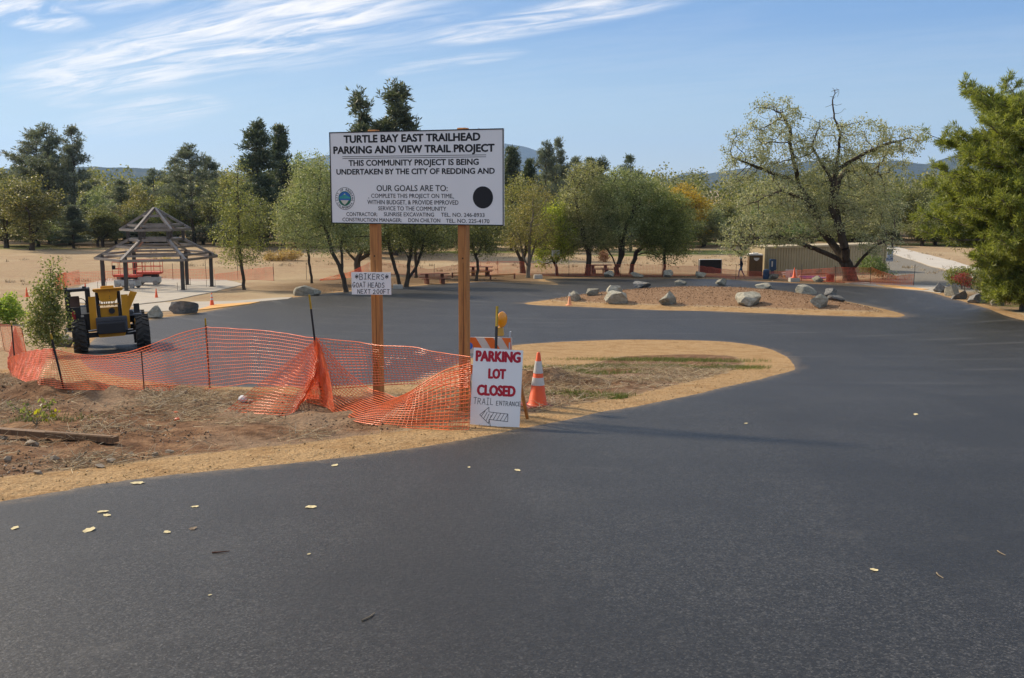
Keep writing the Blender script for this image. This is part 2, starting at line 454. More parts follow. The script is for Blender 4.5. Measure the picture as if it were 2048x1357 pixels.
def asphalt_mat():
    m, nt, b = new_mat('fresh_asphalt')
    tcv = nd(nt, 'ShaderNodeTexCoord'); vo = nd(nt, 'ShaderNodeTexVoronoi', Scale=115.0); nt.links.new(tcv.outputs['Object'], vo.inputs['Vector'])
    sp = nd(nt, 'ShaderNodeSeparateColor'); nt.links.new(vo.outputs['Color'], sp.inputs[0]); grit = sp.outputs[0]
    vo2 = nd(nt, 'ShaderNodeTexVoronoi', Scale=46.0); nt.links.new(tcv.outputs['Object'], vo2.inputs['Vector'])
    sp2 = nd(nt, 'ShaderNodeSeparateColor'); nt.links.new(vo2.outputs['Color'], sp2.inputs[0])
    mid = tnoise(nt, 30.0, 4, 0.7); big = tnoise(nt, 0.35, 5, 0.6)
    c = cramp(nt, grit, [(0.0, (0.004, 0.004, 0.004)), (0.4, (0.006, 0.006, 0.006)), (0.8, (0.018, 0.018, 0.0176)), (1.0, (0.105, 0.103, 0.099))])
    c = mixc(nt, 0.35, c, cramp(nt, sp2.outputs[0], [(0.0, (0.004, 0.004, 0.004)), (0.6, (0.016, 0.016, 0.016)), (1.0, (0.06, 0.059, 0.058))]))
    st = tnoise(nt, 0.55, 6, 0.7, sc3=(0.7, 1.3, 1), rot=(0, 0, -0.6))
    c = mixc(nt, maths(nt, 'MULTIPLY', sstep(nt, st, 0.50, 0.80), 0.16), c, (0.065, 0.063, 0.060))
    c = mixc(nt, maths(nt, 'MULTIPLY', sstep(nt, big, 0.44, 0.64), 0.55), c, (0.007, 0.007, 0.0074))
    spots = tnoise(nt, 1.9, 6, 0.75)
    c = mixc(nt, maths(nt, 'MULTIPLY', sstep(nt, spots, 0.56, 0.70), 0.30), c, (0.06, 0.057, 0.052))
    # roller passes and tyre paths: long faint bands that follow the drive
    band = tnoise(nt, 1.0, 3, 0.5, sc3=(0.9, 0.10, 1), rot=(0, 0, 0.75))
    c = mixc(nt, maths(nt, 'MULTIPLY', sstep(nt, band, 0.50, 0.62), 0.38), c, (0.008, 0.008, 0.0085))
    # tyre scuffs: thin curved streaks of pale dust
    wv = nd(nt, 'ShaderNodeTexWave', wave_type='RINGS', rings_direction='Z', Scale=0.15, Distortion=2.4, Detail=3.0)
    wv.inputs['Detail Scale'].default_value = 0.6
    tc = nd(nt, 'ShaderNodeTexCoord'); mp = nd(nt, 'ShaderNodeMapping'); mp.inputs['Location'].default_value = (-6, -70, 0)
    nt.links.new(tc.outputs['Object'], mp.inputs[0]); nt.links.new(mp.outputs[0], wv.inputs[0])
    msk = maths(nt, 'MULTIPLY', sstep(nt, wv.outputs['Fac'], 0.80, 0.98), sstep(nt, tnoise(nt, 0.22, 4), 0.48, 0.66))
    sy_ = nd(nt, 'ShaderNodeSeparateXYZ'); nt.links.new(tc.outputs['Object'], sy_.inputs[0]); msk = maths(nt, 'MULTIPLY', msk, sstep(nt, sy_.outputs[1], 15.0, 22.0))   # scuffed where cars have turned, not on the new entrance
    c = mixc(nt, maths(nt, 'MULTIPLY', msk, 0.30), c, (0.10, 0.098, 0.093))
    dust = nd(nt, 'ShaderNodeAttribute', attribute_name='dust').outputs['Fac']
    dj = maths(nt, 'MULTIPLY', dust, sstep(nt, tnoise(nt, 7.0, 6, 0.7), 0.30, 0.75))
    c = mixc(nt, maths(nt, 'MULTIPLY', dj, 0.8, True), c, (0.27, 0.19, 0.105))
    nt.links.new(c, b.inputs['Base Color'])
    b.inputs['Roughness'].default_value = 0.55; b.inputs['Specular IOR Level'].default_value = 0.42
    h = maths(nt, 'ADD', maths(nt, 'MULTIPLY', grit, 0.004), maths(nt, 'MULTIPLY', mid, 0.006))
    bump(nt, b, h, 0.8, 1.0)
    return m
M = {}
M['ground'] = ground_mat(); M['asphalt'] = asphalt_mat()

def densify(P, jit):
    out = []
    for i in range(len(P)):
        a, b = Vector(P[i]).to_2d(), Vector(P[(i + 1) % len(P)]).to_2d()
        prev, nxt = Vector(P[i - 1]).to_2d(), Vector(P[(i + 2) % len(P)]).to_2d()
        L_ = (b - a).length; dm = max(2.0, ((a + b) / 2).length)
        n = max(1, int(L_ / (0.012 * dm)))
        for k in range(n):
            t = k / n     # Catmull-Rom so that the kerb-less edges run in smooth curves
            q = 0.5 * ((2 * a) + (b - prev) * t + (2 * prev - 5 * a + 4 * b - nxt) * t * t + (3 * a - prev - 3 * b + nxt) * t ** 3)
            lin = a.lerp(b, t)
            q = q if (q - lin).length < 0.25 * L_ else lin
            j = jit * min(1.0, dm / 12)
            out.append((q.x + random.uniform(-j, j), q.y + random.uniform(-j, j)))
    return out
ASPd, ISLd = densify(ASP, 0.018), densify(ISL, 0.03)

def build_ground():
    az = np.concatenate([np.arange(-180, -42, 6.0), np.arange(-42, 42, 0.45), np.arange(42, 180, 6.0)])
    rr = [1.0]
    while rr[-1] < 260: rr.append(rr[-1] * 1.024 + 0.01)
    while rr[-1] < 11500: rr.append(rr[-1] * 1.25)
    rr = np.array(rr)
    A, Rr = np.meshgrid(np.radians(az), rr)
    px = (Rr * np.sin(A)).ravel(); py = (Rr * np.cos(A)).ravel()
    keep = ~((np.abs(np.degrees(A)).ravel() > 42.1) & (np.arange(len(px)) // len(az) % 4 != 0) & (Rr.ravel() < 200))
    pts = np.stack([px[keep], py[keep]], 1)
    fx, fy = np.meshgrid(np.arange(-11, 6.5, 0.13), np.arange(8, 20.5, 0.13))
    fine = np.stack([fx.ravel(), fy.ravel()], 1) + rng.uniform(-.03, .03, (fx.size, 2))
    fine = fine[(np.abs(fine[:, 0]) < fine[:, 1] * 0.56 + 0.6) & (sdist(DIRT, fine[:, 0], fine[:, 1]) > -0.4)]
    pts = np.concatenate([pts, [[0, 0]], fine])
    d1 = np.abs(sdist(ASPd, pts[:, 0], pts[:, 1])); d2 = np.abs(sdist(ISLd, pts[:, 0], pts[:, 1]))
    lim = 0.006 * np.hypot(pts[:, 0], pts[:, 1]).clip(2)
    pts = pts[(d1 > lim) & (d2 > lim)]
    allp = ASPd + ISLd + [tuple(p) for p in pts]
    e = [(i, (i + 1) % len(ASPd)) for i in range(len(ASPd))]
    o = len(ASPd); e += [(o + i, o + (i + 1) % len(ISLd)) for i in range(len(ISLd))]
    res = geometry.delaunay_2d_cdt([Vector(p) for p in allp], e, [], 0, 1e-5)
    V = np.array([(v.x, v.y) for v in res[0]]); F = np.array([f for f in res[2] if len(f) == 3])
    c = V[F].mean(1)
    ina = (sdist(ASPd, c[:, 0], c[:, 1]) > 0) & (sdist(ISLd, c[:, 0], c[:, 1]) < 0)
    Z = T(V[:, 0], V[:, 1])
    da = sdist(ASP, V[:, 0], V[:, 1]); di = sdist(ISL, V[:, 0], V[:, 1])
    def sub(name, sel, mat, dz):
        f = F[sel]; u, inv = np.unique(f, return_inverse=True)
        P = np.column_stack([V[u], Z[u] + dz(u)])
        me = np_mesh(name, P, inv.reshape(f.shape), True)
        o = obj(name, me, mat, None, 'structure')
        if me.polygons[0].normal.z < 0: me.flip_normals()
        return o, u
    ga, u = sub('ground', ~ina, M['ground'], lambda u: 0.0 * u)
    x, y = V[u, 0], V[u, 1]; r = np.hypot(x, y)
    land = -np.minimum(da[u], -di[u]) if False else np.where(di[u] > -0.5, di[u], -da[u])
    dirt = sdist(DIRT, x, y)
    pen = ((y < 26) | ((x > -3) & (x < 14) & (y < 38))) & (land < 9)
    sand = np.where(pen, np.maximum(0.25 - dirt, 0.12 - land) * 1.0, np.clip(0.0, 1, 0.85 - land))
    sand = np.where(pen, np.where(dirt > 0, -dirt, np.minimum(1.0, -dirt * 3 + 0.1)), 0.75 - land)
    sand = np.where(di[u] > -0.5, 1.15 - di[u], sand)
    left_lot = (x < -2) & (y > 24) & (y < 85); sand = np.where(left_lot, 0.9 - land, sand)
    at_ = lambda n, v: me.attributes.new(n, 'FLOAT', 'POINT').data.foreach_set('value', np.clip(v, -2, 2).astype(np.float32))
    me = ga.data
    at_('sand', sand)
    at_('dirt', np.where(r < 60, dirt, -2))
    at_('mulch', np.where(di[u] > -0.5, di[u] - 1.1, -2))
    at_('gravel', np.where(y > 40, sdist(GRAVEL, x, y) * 0.4, -2))
    gp = [(g0(1250, 738), 2.6, 0.5), (g0(1440, 742), 1.0, 0.3), (g0(1330, 716), 2.0, 0.25), (g0(1120, 745), 1.6, 0.2), (g0(1170, 795), 0.9, 0.2), (g0(1235, 800), 0.5, 0.15)]
    gp += [(g0(1350, 505), 16, 12), (g0(1470, 505), 12, 9), (g0(960, 505), 14, 6), (g0(1240, 512), 8, 4), (g0(60, 497), 25, 5), (g0(20, 492), 20, 10), (g0(590, 560), 3, 1.0), (g0(1400, 488), 12, 8), (g0(2040, 612), 3, 2),
           (g0(1150, 553), 4, 1.0), (g0(950, 552), 5, 1.5), (g0(1900, 490), 16, 8)]
    gm = np.full(len(x), -1.0)
    for cc, sx, sy in gp: gm = np.maximum(gm, 0.75 - np.hypot((x - cc[0]) / sx, (y - cc[1]) / sy))
    at_('green', gm)
    # leaf litter lies below the oaks
    lit = np.full(len(x), -1.0)
    for cc, sx, sy in ((g0(700, 575), 7, 8), (g0(850, 562), 12, 5), (g0(1000, 555), 10, 3), (g0(1230, 553), 16, 4), (g0(1650, 563), 10, 3), (g0(1970, 600), 10, 8), (g0(60, 492), 18, 10), (g0(560, 480), 20, 8)):
        lit = np.maximum(lit, 1.1 - np.hypot((x - cc[0]) / sx, (y - cc[1]) / sy))
    at_('litter', lit)
    aa, u = sub('asphalt_road', ina, M['asphalt'], lambda u: 0.0 * u)
    me = aa.data
    e_ = np.minimum(da[u], -di[u])
    rr_ = np.hypot(V[u, 0], V[u, 1])
    at_('dust', np.clip(1 - e_ / (0.18 + 0.003 * rr_), 0, 1) ** 1.6 * 0.9)
build_ground()

def drape(name, pts, off, mat, kind='structure', step=1.2, skirt=0.12, px=True, parent=None):
    P = [g0(*p) for p in pts] if px else list(pts)
    P = poly_np(P); n = []
    for i in range(len(P)):
        a, b = P[i], P[(i + 1) % len(P)]; k = max(1, int(np.hypot(*(b - a)) / step))
        n += [tuple(a + (b - a) * t / k) for t in range(k)]
    lo, hi = P.min(0), P.max(0)
    gx, gy = np.meshgrid(np.arange(lo[0], hi[0], step), np.arange(lo[1], hi[1], step))
    q = np.stack([gx.ravel(), gy.ravel()], 1)
    q = q[sdist(P, q[:, 0], q[:, 1]) > step * 0.35] if len(q) else q
    allp = [Vector(p) for p in n] + [Vector(p) for p in q]
    res = geometry.delaunay_2d_cdt(allp, [(i, (i + 1) % len(n)) for i in range(len(n))], [], 1, 1e-5)
    V = np.array([(v.x, v.y) for v in res[0]]); F = [tuple(f) for f in res[2] if len(f) == 3]
    Z = T(V[:, 0], V[:, 1]) + off
    verts = [(a, b, c) for (a, b), c in zip(V, Z)]
    edge = {}
    for f in F:
        for i in range(3):
            k = (f[i], f[(i + 1) % 3])
            if (k[1], k[0]) in edge: edge[(k[1], k[0])] = None
            else: edge[k] = k
    tris = list(F)
    lowmap = {}
    def low(i):
        if i not in lowmap: lowmap[i] = len(verts); verts.append((verts[i][0], verts[i][1], verts[i][2] - skirt))
        return lowmap[i]
    for k in [k for k, v in edge.items() if v]:
        tris += [(k[1], k[0], low(k[0])), (k[1], low(k[0]), low(k[1]))]
    me = np_mesh(name, verts, tris)
    bm = bmesh.new(); bm.from_mesh(me); bmesh.ops.recalc_face_normals(bm, faces=bm.faces); bm.to_mesh(me); bm.free()
    return obj(name, me, mat, parent, kind)
M['concrete'] = plain('pale_concrete', (0.36, 0.325, 0.27), 0.85, 0.12, 1.5, bmp=0.004, dirt=((0.36, 0.30, 0.22), 0.56))
M['concrete_path'] = plain('path_concrete', (0.43, 0.40, 0.35), 0.85, 0.07, 0.8)
M['dome'] = plain('orange_dome_tile', (0.62, 0.33, 0.10), 0.7, 0.15, 3.0)
drape('concrete_slab', [(138, 588), (165, 572), (215, 560), (330, 558), (450, 561), (488, 571), (420, 587), (325, 605), (262, 613), (150, 607)], 0.045, M['concrete'])
drape('concrete_walkway', [(262, 614), (328, 607), (470, 603), (545, 597), (585, 595), (576, 599), (520, 604), (415, 619), (330, 624), (285, 626)], 0.03, M['concrete'])
drape('ramp_tile_strip', [(430, 611), (520, 605), (500, 609), (412, 620), (390, 622)], 0.045, M['dome'])
drape('concrete_path', [(1722, 486), (1752, 486), (1790, 494), (1905, 523), (2010, 551), (2010, 572), (1888, 540), (1800, 514), (1745, 497)], 0.06, M['concrete_path'], step=3.0)
drape('ramp_slab', [(1690, 566), (1730, 564), (1800, 569), (1890, 573), (1905, 580), (1880, 587), (1848, 582.5), (1780, 576)], 0.035, M['concrete'])
drape('ramp_tile_strip', [(1752, 570), (1790, 572), (1858, 580.5), (1845, 581.5), (1772, 575)], 0.06, M['dome'])

# ------------------------------------------------------------------ hills and far wood
def forest_mat(name, a, b_):
    m, nt, b = new_mat(name)
    c = cramp(nt, tnoise(nt, 0.012, 8, 0.7), [(0.35, a), (0.68, b_)])
    nt.links.new(c, b.inputs['Base Color']); b.inputs['Roughness'].default_value = 1.0
    b.inputs['Specular IOR Level'].default_value = 0.0
    bump(nt, b, tnoise(nt, 0.02, 8, 0.7), 1.0, 25.0)
    return m
M['forest'] = forest_mat('wooded_slope', (0.030, 0.045, 0.025), (0.085, 0.085, 0.045))
def ridge(name, prof, D, depth, seed):
    xs = np.arange(prof[0][0], prof[-1][0], 6.0)
    ys = np.interp(xs, [p[0] for p in prof], [p[1] for p in prof])
    ys = ys + (fbm(xs / 60, xs * 0, 4, seed) - 0.47) * 7
    rows = []
    S = (0.0, 0.2, 0.4, 0.6, 0.8, 0.93, 1.0, 1.1, 1.5, 2.0)
    for s in S:
        Y = D - depth * (1 - s)
        row = []
        for x, y in zip(xs, ys):
            h = at_depth(x, y, D)
            X = h.x * Y / D * (1.0)
            prof_h = s ** 1.3 if s <= 1 else max(0, 1 - (s - 1)) ** 1.2
            n = (fbm(np.array(X / D * 14), np.array(Y / D * 14), 5, seed + 3) - 0.47)
            z = -12 + (h.z + 12) * (prof_h * (1 + (0.0 if s == 1 else 0.55 * float(n) * (1 - abs(1 - s) * 0.3))))
            row.append((X, Y, z))
        rows.append(row)
    V = np.array(rows).reshape(-1, 3); n = len(xs)
    F = [(i * n + j, i * n + j + 1, (i + 1) * n + j + 1, (i + 1) * n + j) for i in range(len(S) - 1) for j in range(n - 1)]
    return obj(name, np_mesh(name, V, F, True), M['forest'], None, 'structure')
ridge('hills', [(-500, 330), (-200, 334), (0, 338), (110, 337), (190, 334), (250, 335), (330, 343), (400, 340), (470, 345), (540, 352), (640, 358), (760, 366), (900, 374)], 5200, 1800, 1)
ridge('mountain', [(430, 370), (560, 336), (640, 312), (760, 282), (880, 272), (1000, 286), (1050, 294), (1085, 304), (1120, 322), (1180, 345), (1260, 362), (1340, 372)], 11000, 3000, 2)
ridge('mountain', [(1330, 368), (1350, 352), (1378, 345), (1392, 347), (1405, 344), (1430, 352), (1480, 368)], 12500, 2000, 7)
ridge('hills', [(1270, 370), (1320, 357), (1360, 353), (1420, 347), (1470, 339), (1540, 333), (1620, 322), (1680, 329), (1730, 326), (1790, 322), (1850, 328), (1890, 318), (1950, 305), (2050, 292), (2200, 300), (2500, 330)], 6800, 2200, 4)

# ------------------------------------------------------------------ foliage
def orth(n):
    a = rng.normal(size=(n, 3)); a /= np.linalg.norm(a, axis=1)[:, None]
    b = rng.normal(size=(n, 3)); b -= (a * b).sum(1)[:, None] * a; b /= np.linalg.norm(b, axis=1)[:, None]
    return a, b
def leaf_quads(C, L, W, flat=0.0):
    n = len(C); a, b = orth(n)
    if flat: 
        a[:, 2] *= (1 - flat); a /= np.linalg.norm(a, axis=1)[:, None]
    s = rng.uniform(0.6, 1.3, n)[:, None]
    a = a * L * 0.5 * s; b = b * W * 0.5 * s
    V = np.stack([C - a, C + b * 1.0, C + a, C - b], 1).reshape(-1, 3)
    return V, np.arange(4 * n).reshape(-1, 4)
def needle_tufts(C, D, k, L, W):
    """tufts of K needles at C, roughly along D"""
    n = len(C); C = np.repeat(C, k, 0); D = np.repeat(D, k, 0)
    d = D * 0.75 + rng.normal(size=(n * k, 3)) * 0.62; d /= np.linalg.norm(d, axis=1)[:, None]
    b = np.cross(d, rng.normal(size=d.shape)); b /= np.linalg.norm(b, axis=1)[:, None]
    l = rng.uniform(0.6, 1.2, n * k)[:, None] * L
    V = np.stack([C, C + d * l * 0.5 + b * W * 0.5, C + d * l, C + d * l * 0.5 - b * W * 0.5], 1).reshape(-1, 3)
    return V, np.arange(4 * n * k).reshape(-1, 4)
def tubes(P0, P1, R0, R1, n=5):
    m = len(P0); d = P1 - P0; l = np.linalg.norm(d, axis=1)[:, None]; d = d / np.maximum(l, 1e-9)
    ref = np.where(np.abs(d[:, 2:3]) < 0.9, np.array([[0, 0, 1.0]]), np.array([[1.0, 0, 0]]))
    a = np.cross(d, ref); a /= np.linalg.norm(a, axis=1)[:, None]; b = np.cross(d, a)
    t = np.arange(n) * 2 * math.pi / n
    ring = a[:, None] * np.cos(t)[None, :, None] + b[:, None] * np.sin(t)[None, :, None]
    e = d * np.minimum(R1, 0.5)[:, None] * 0.3
    V = np.concatenate([P0[:, None] + ring * R0[:, None, None], (P1 + e)[:, None] + ring * R1[:, None, None]], 1).reshape(-1, 3)
    k = np.arange(n); k2 = (k + 1) % n
    f = np.stack([k, k2, n + k2, n + k], 1)
    F = (f[None] + (np.arange(m) * 2 * n)[:, None, None]).reshape(-1, 4)
    return V, F
def colonize(pos, par, att, step, infl, kill, iters=70):
    pos = list(pos); par = list(par); att = np.array(att); N0 = 0
    best = np.full(len(att), 1e9); near = np.zeros(len(att), int); alive = np.ones(len(att), bool)
    for _ in range(iters):
        new = np.array(pos[N0:])
        if len(new) == 0: break
        ia = np.nonzero(alive)[0]
        if len(ia) == 0: break
        D = np.linalg.norm(att[ia][:, None] - new[None], axis=2)
        k = D.argmin(1); dm = D[np.arange(len(ia)), k]
        up = dm < best[ia]; best[ia[up]] = dm[up]; near[ia[up]] = N0 + k[up]
        alive &= best > kill
        N0 = len(pos)
        ia = np.nonzero(alive & (best < infl))[0]
        if len(ia) == 0: break
        arr = np.array(pos)
        for nidx in np.unique(near[ia]):
            v = att[ia[near[ia] == nidx]] - arr[nidx]
            v /= np.linalg.norm(v, axis=1)[:, None]; v = v.mean(0) + rng.normal(size=3) * 0.12
            L_ = np.linalg.norm(v)
            if L_ < 1e-3: continue
            pos.append(arr[nidx] + v / L_ * step); par.append(int(nidx))
    return np.array(pos), np.array(par)
def skeleton(stems, att, step, infl, kill, Rtrunk, tip=0.012, p=2.3, iters=70):
    pos, par = [], []
    for st in stems:
        root = st[0] if isinstance(st[0], int) else -1
        pl = st[1:] if root >= 0 else st
        pl = [np.array(q, float) for q in pl]
        if root >= 0:
            # graft to the closest node so far
            c = np.linalg.norm(np.array(pos) - pl[0], axis=1).argmin(); last = int(c)
        else:
            pos.append(pl[0]); par.append(-1); last = len(pos) - 1
        for a, b in zip(([pos[last]] if root >= 0 else []) + pl, ([pl[0]] if root >= 0 else []) + pl[1:]):
            a = np.array(a); k = max(1, int(np.linalg.norm(b - a) / step))
            for i in range(1, k + 1):
                if np.linalg.norm(a - b) < 1e-6: continue
                pos.append(a + (b - a) * i / k + (rng.normal(size=3) * step * 0.06 if i < k else 0)); par.append(last); last = len(pos) - 1
    pos, par = colonize(pos, par, att, step, infl, kill, iters)
    n = len(pos); w = np.full(n, 0.0)
    kids = np.zeros(n, int)
    for i in range(n):
        if par[i] >= 0: kids[par[i]] += 1
    w[kids == 0] = tip ** p
    for i in range(n - 1, -1, -1):       # children always come after their parents
        if w[i] == 0: w[i] = tip ** p
        if par[i] >= 0: w[par[i]] += w[i]
    r = w ** (1 / p)
    r = tip + (r - tip) * (Rtrunk - tip) / max(r.max() - tip, 1e-6)
    return pos, par, r
def trunk_mesh(name, pos, par, r, flare=True):
    i = np.nonzero(par >= 0)[0]
    P0, P1, R0, R1 = pos[par[i]], pos[i], r[par[i]], r[i]
    main = {}
    for j in i:
        q = par[j]
        if q not in main or r[j] > r[main[q]]: main[q] = j
    ism = np.array([main[par[j]] == j for j in i])
    R0 = np.where(ism, R0, np.minimum(R0, R1 * 1.25 + 0.004))
    if flare:
        z0 = pos[:, 2].min()
        f = lambda z: 1 + 0.5 * np.exp(-(z - z0) / max(0.15, r.max() * 1.3))
        R0 = R0 * f(P0[:, 2]); R1 = R1 * f(P1[:, 2])
    big = R1 > r.max() * 0.16
    V1, F1 = tubes(P0[big], P1[big], R0[big], R1[big], 8)
    V2, F2 = tubes(P0[~big], P1[~big], R0[~big], R1[~big], 4)
    return np_mesh(name, np.concatenate([V1, V2]), np.concatenate([F1, F2 + len(V1)]), True)
def in_blobs(blobs, n, shell=0.35):
    vol = np.array([b[3] * b[4] * b[5] for b in blobs]); k = rng.choice(len(blobs), n, p=vol / vol.sum())
    u = rng.normal(size=(n, 3)); u /= np.linalg.norm(u, axis=1)[:, None]
    q = rng.uniform(shell, 1, n) ** (1 / 2.2)
    b = np.array(blobs)[k]
    return b[:, :3] + u * q[:, None] * b[:, 3:6]
def bark_mat(name, c, sc_=5):
    m, nt, b = new_mat(name)
    f = tnoise(nt, sc_, 6, 0.7, sc3=(1, 1, 0.25))
    nt.links.new(cramp(nt, f, [(0.3, tuple(x * 0.45 for x in c)), (0.7, tuple(x * 1.3 for x in c))]), b.inputs['Base Color'])
    b.inputs['Roughness'].default_value = 0.95; b.inputs['Specular IOR Level'].default_value = 0.1
    bump(nt, b, f, 0.8, 0.06)
    return m
M['bark'] = bark_mat('oak_bark', (0.085, 0.068, 0.052)); M['bark_pale'] = bark_mat('pale_bark', (0.19, 0.165, 0.13)); M['bark_pine'] = bark_mat('pine_bark', (0.10, 0.075, 0.055))
LM = {
    'oak': leaf_mat('olive_oak_leaves', [(0.0, (0.069, 0.088, 0.036)), (0.5, (0.136, 0.153, 0.069)), (0.85, (0.191, 0.200, 0.096)), (1.0, (0.306, 0.304, 0.182))]),
    'oakdark': leaf_mat('dark_oak_leaves', [(0.0, (0.044, 0.053, 0.019)), (0.6, (0.097, 0.104, 0.039)), (1.0, (0.195, 0.181, 0.071))]),
    'green': leaf_mat('bright_green_leaves', [(0.0, (0.072, 0.112, 0.018)), (0.6, (0.160, 0.216, 0.036)), (1.0, (0.272, 0.296, 0.060))], 0.55),
    'midgreen': leaf_mat('mid_green_leaves', [(0.0, (0.048, 0.072, 0.020)), (0.6, (0.099, 0.131, 0.042)), (1.0, (0.179, 0.209, 0.075))]),
    'airy': leaf_mat('sparse_autumn_leaves', [(0.0, (0.069, 0.073, 0.024)), (0.6, (0.129, 0.129, 0.044)), (1.0, (0.222, 0.190, 0.068))], 0.45),
    'yellow': leaf_mat('golden_autumn_leaves', [(0.0, (0.114, 0.105, 0.011)), (0.5, (0.239, 0.187, 0.017)), (1.0, (0.323, 0.264, 0.034))], 0.45),
    'greypine': leaf_mat('grey_green_needles', [(0.0, (0.054, 0.067, 0.046)), (0.6, (0.105, 0.124, 0.090)), (1.0, (0.169, 0.190, 0.142))], 0.25, 0.015),
    'conifer': leaf_mat('dark_needles', [(0.0, (0.032, 0.048, 0.029)), (0.6, (0.072, 0.096, 0.058)), (1.0, (0.136, 0.161, 0.099))], 0.22, 0.015),
    'pine': leaf_mat('sunlit_pine_needles', [(0.0, (0.052, 0.070, 0.014)), (0.5, (0.133, 0.164, 0.032)), (1.0, (0.223, 0.246, 0.060))], 0.42, 0.01, 0.35),
    'cotton': leaf_mat('cottonwood_leaves', [(0.0, (0.112, 0.123, 0.064)), (0.6, (0.187, 0.193, 0.116)), (1.0, (0.309, 0.286, 0.184))], 0.40, 0.01),
    'red': leaf_mat('reddish_leaves', [(0.0, (0.104, 0.020, 0.014)), (1.0, (0.216, 0.052, 0.028))], 0.4),
    'brown': leaf_mat('dry_brown_leaves', [(0.0, (0.160, 0.099, 0.043)), (1.0, (0.377, 0.246, 0.116))], 0.35),
}
def make_tree(name, base, stems, blobs, natt, nleaf, leaf, lm, bark, Rt, step=0.35, kill=None, spread=0.28, tip=0.012, infl=6.0, parent_loc=True, bare=()):
    att = in_blobs(blobs, natt)
    pos, par, r = skeleton(stems, att, step, infl, kill or step * 1.3, Rt, tip)
    att2 = att if not len(bare) else att[~np.any([np.linalg.norm((att - np.array(b[:3])) / np.array(b[3:6]), axis=1) < 1 for b in bare], axis=0)]
    k = rng.integers(0, len(att2), nleaf)
    C = att2[k] + rng.normal(size=(nleaf, 3)) * spread * np.array([1, 1, 0.8])
    V, F = leaf_quads(C, leaf, leaf * 0.62)
    root = bpy.data.objects.new(name, None); link(root); root.location = base
    obj('trunk', trunk_mesh('trunk', pos, par, r), bark, root)
    obj('crown', np_mesh('crown', V, F), lm, root)
    return root
def copy_tree(src, name, lm=None):
    r = src.copy(); col.objects.link(r); r.name = name
    for ch in src.children:
        c = ch.copy(); col.objects.link(c); c.parent = r; c.name = ch.name.split('.')[0]
        if lm is not None and c.name.startswith('crown'):
            c.material_slots[0].link = 'OBJECT'; c.material_slots[0].material = lm
    return r

# prototypes of the background trees, all 10 m tall; kept as real trees by being placed themselves the first time
def proto_oak(seed):
    global rng; rng = np.random.default_rng(seed)
    bl = []
    for k in range(9):
        a = rng.uniform(0, 6.28); q = rng.uniform(0.3, 2.6)
        z = rng.uniform(3.4, 8.0); s = rng.uniform(1.2, 2.0)
        bl.append((q * math.cos(a) * (1.25 - abs(z - 5) / 8), q * math.sin(a), z, s, s, s * 0.8))
    bl.append((0, 0, 8.6, 1.4, 1.4, 1.2)); bl.append((0, 0, 5.5, 2.6, 2.6, 2.4)); bl.append((0.5, -1, 2.6, 2.4, 2.4, 1.2))
    st = [[(0, 0, -0.3), (0.1, 0, 1.2), (rng.uniform(-.5, .5), 0.2, 2.6)]]
    for k in range(3):
        a = rng.uniform(0, 6.28); st.append([0, (0.1, 0, 1.6), (math.cos(a) * 1.0, math.sin(a), 3.2), (math.cos(a) * 1.8, math.sin(a) * 1.6, 5.0)])
    return make_tree('oak_tree', (0, 0, 0), st, bl, 300, 11000, 0.24, LM['oak'], M['bark'], 0.24, 0.42, None, 0.34, 0.016)
def proto_pine(seed, dense):
    """upright conifer: tiers of limbs, foliage in clumps at their ends; airy when not dense"""
    global rng; rng = np.random.default_rng(seed)
    P0, P1, R0, R1 = [], [], [], []
    H = 10.0; zs = np.linspace(0, H, 24); dx = np.cumsum(rng.normal(0, 0.03, 24)); dy = np.cumsum(rng.normal(0, 0.03, 24))
    tr = np.column_stack([dx, dy, zs - 0.2])
    for i in range(23): P0.append(tr[i]); P1.append(tr[i + 1]); R0.append(0.17 * (1 - i / 23.5) + 0.012); R1.append(0.17 * (1 - (i + 1) / 23.5) + 0.012)
    C, D = [], []
    nb = 90 if dense else 62
    for k in range(nb):
        z = rng.uniform(1.2 if dense else 2.4, 9.9); f = (H - z) / H
        l = (2.5 * f ** 0.9 + 0.22) * rng.uniform(0.65, 1.1) if dense else (1.9 * min(1, f * 2.3) ** 0.8 + 0.2) * rng.uniform(0.45, 1.2)
        a = rng.uniform(0, 6.28); b = np.array([np.interp(z, zs, dx), np.interp(z, zs, dy), z])
        up = rng.uniform(-0.05, 0.35) if dense else rng.uniform(0.2, 0.75)
        d = np.array([math.cos(a), math.sin(a), up]); e = b + d * l
        mid = (b + e) / 2 + np.array([0, 0, -0.06 * l])
        P0 += [b, mid]; P1 += [mid, e]; R0 += [0.035, 0.024]; R1 += [0.024, 0.008]
        n = int((28 if dense else 26) * l + 10)
        t = rng.uniform(0.25 if dense else 0.45, 1.08, n) 
        c = b + d * l * t[:, None] + rng.normal(size=(n, 3)) * np.array([0.17, 0.17, 0.12]) * (1.1 if dense else 1.15)
        C.append(c); D.append(np.repeat((d / np.linalg.norm(d))[None] * 0.6 + np.array([[0, 0, 0.4]]), n, 0))
    V, F = needle_tufts(np.concatenate(C), np.concatenate(D), 5, 0.38 if dense else 0.30, 0.075 if dense else 0.055)
    TV, TF = tubes(np.array(P0), np.array(P1), np.array(R0), np.array(R1), 5)
    root = bpy.data.objects.new('pine_tree', None); link(root)
    obj('trunk', np_mesh('trunk', TV, TF, True), M['bark_pine'], root)
    obj('crown', np_mesh('crown', V, F), LM['conifer' if dense else 'greypine'], root)
    return root
PROTO = {'oak': [proto_oak(s) for s in (21, 22, 23, 24)], 'con': [proto_pine(s, True) for s in (31, 32, 33)], 'gp': [proto_pine(s, False) for s in (41, 42, 43)]}
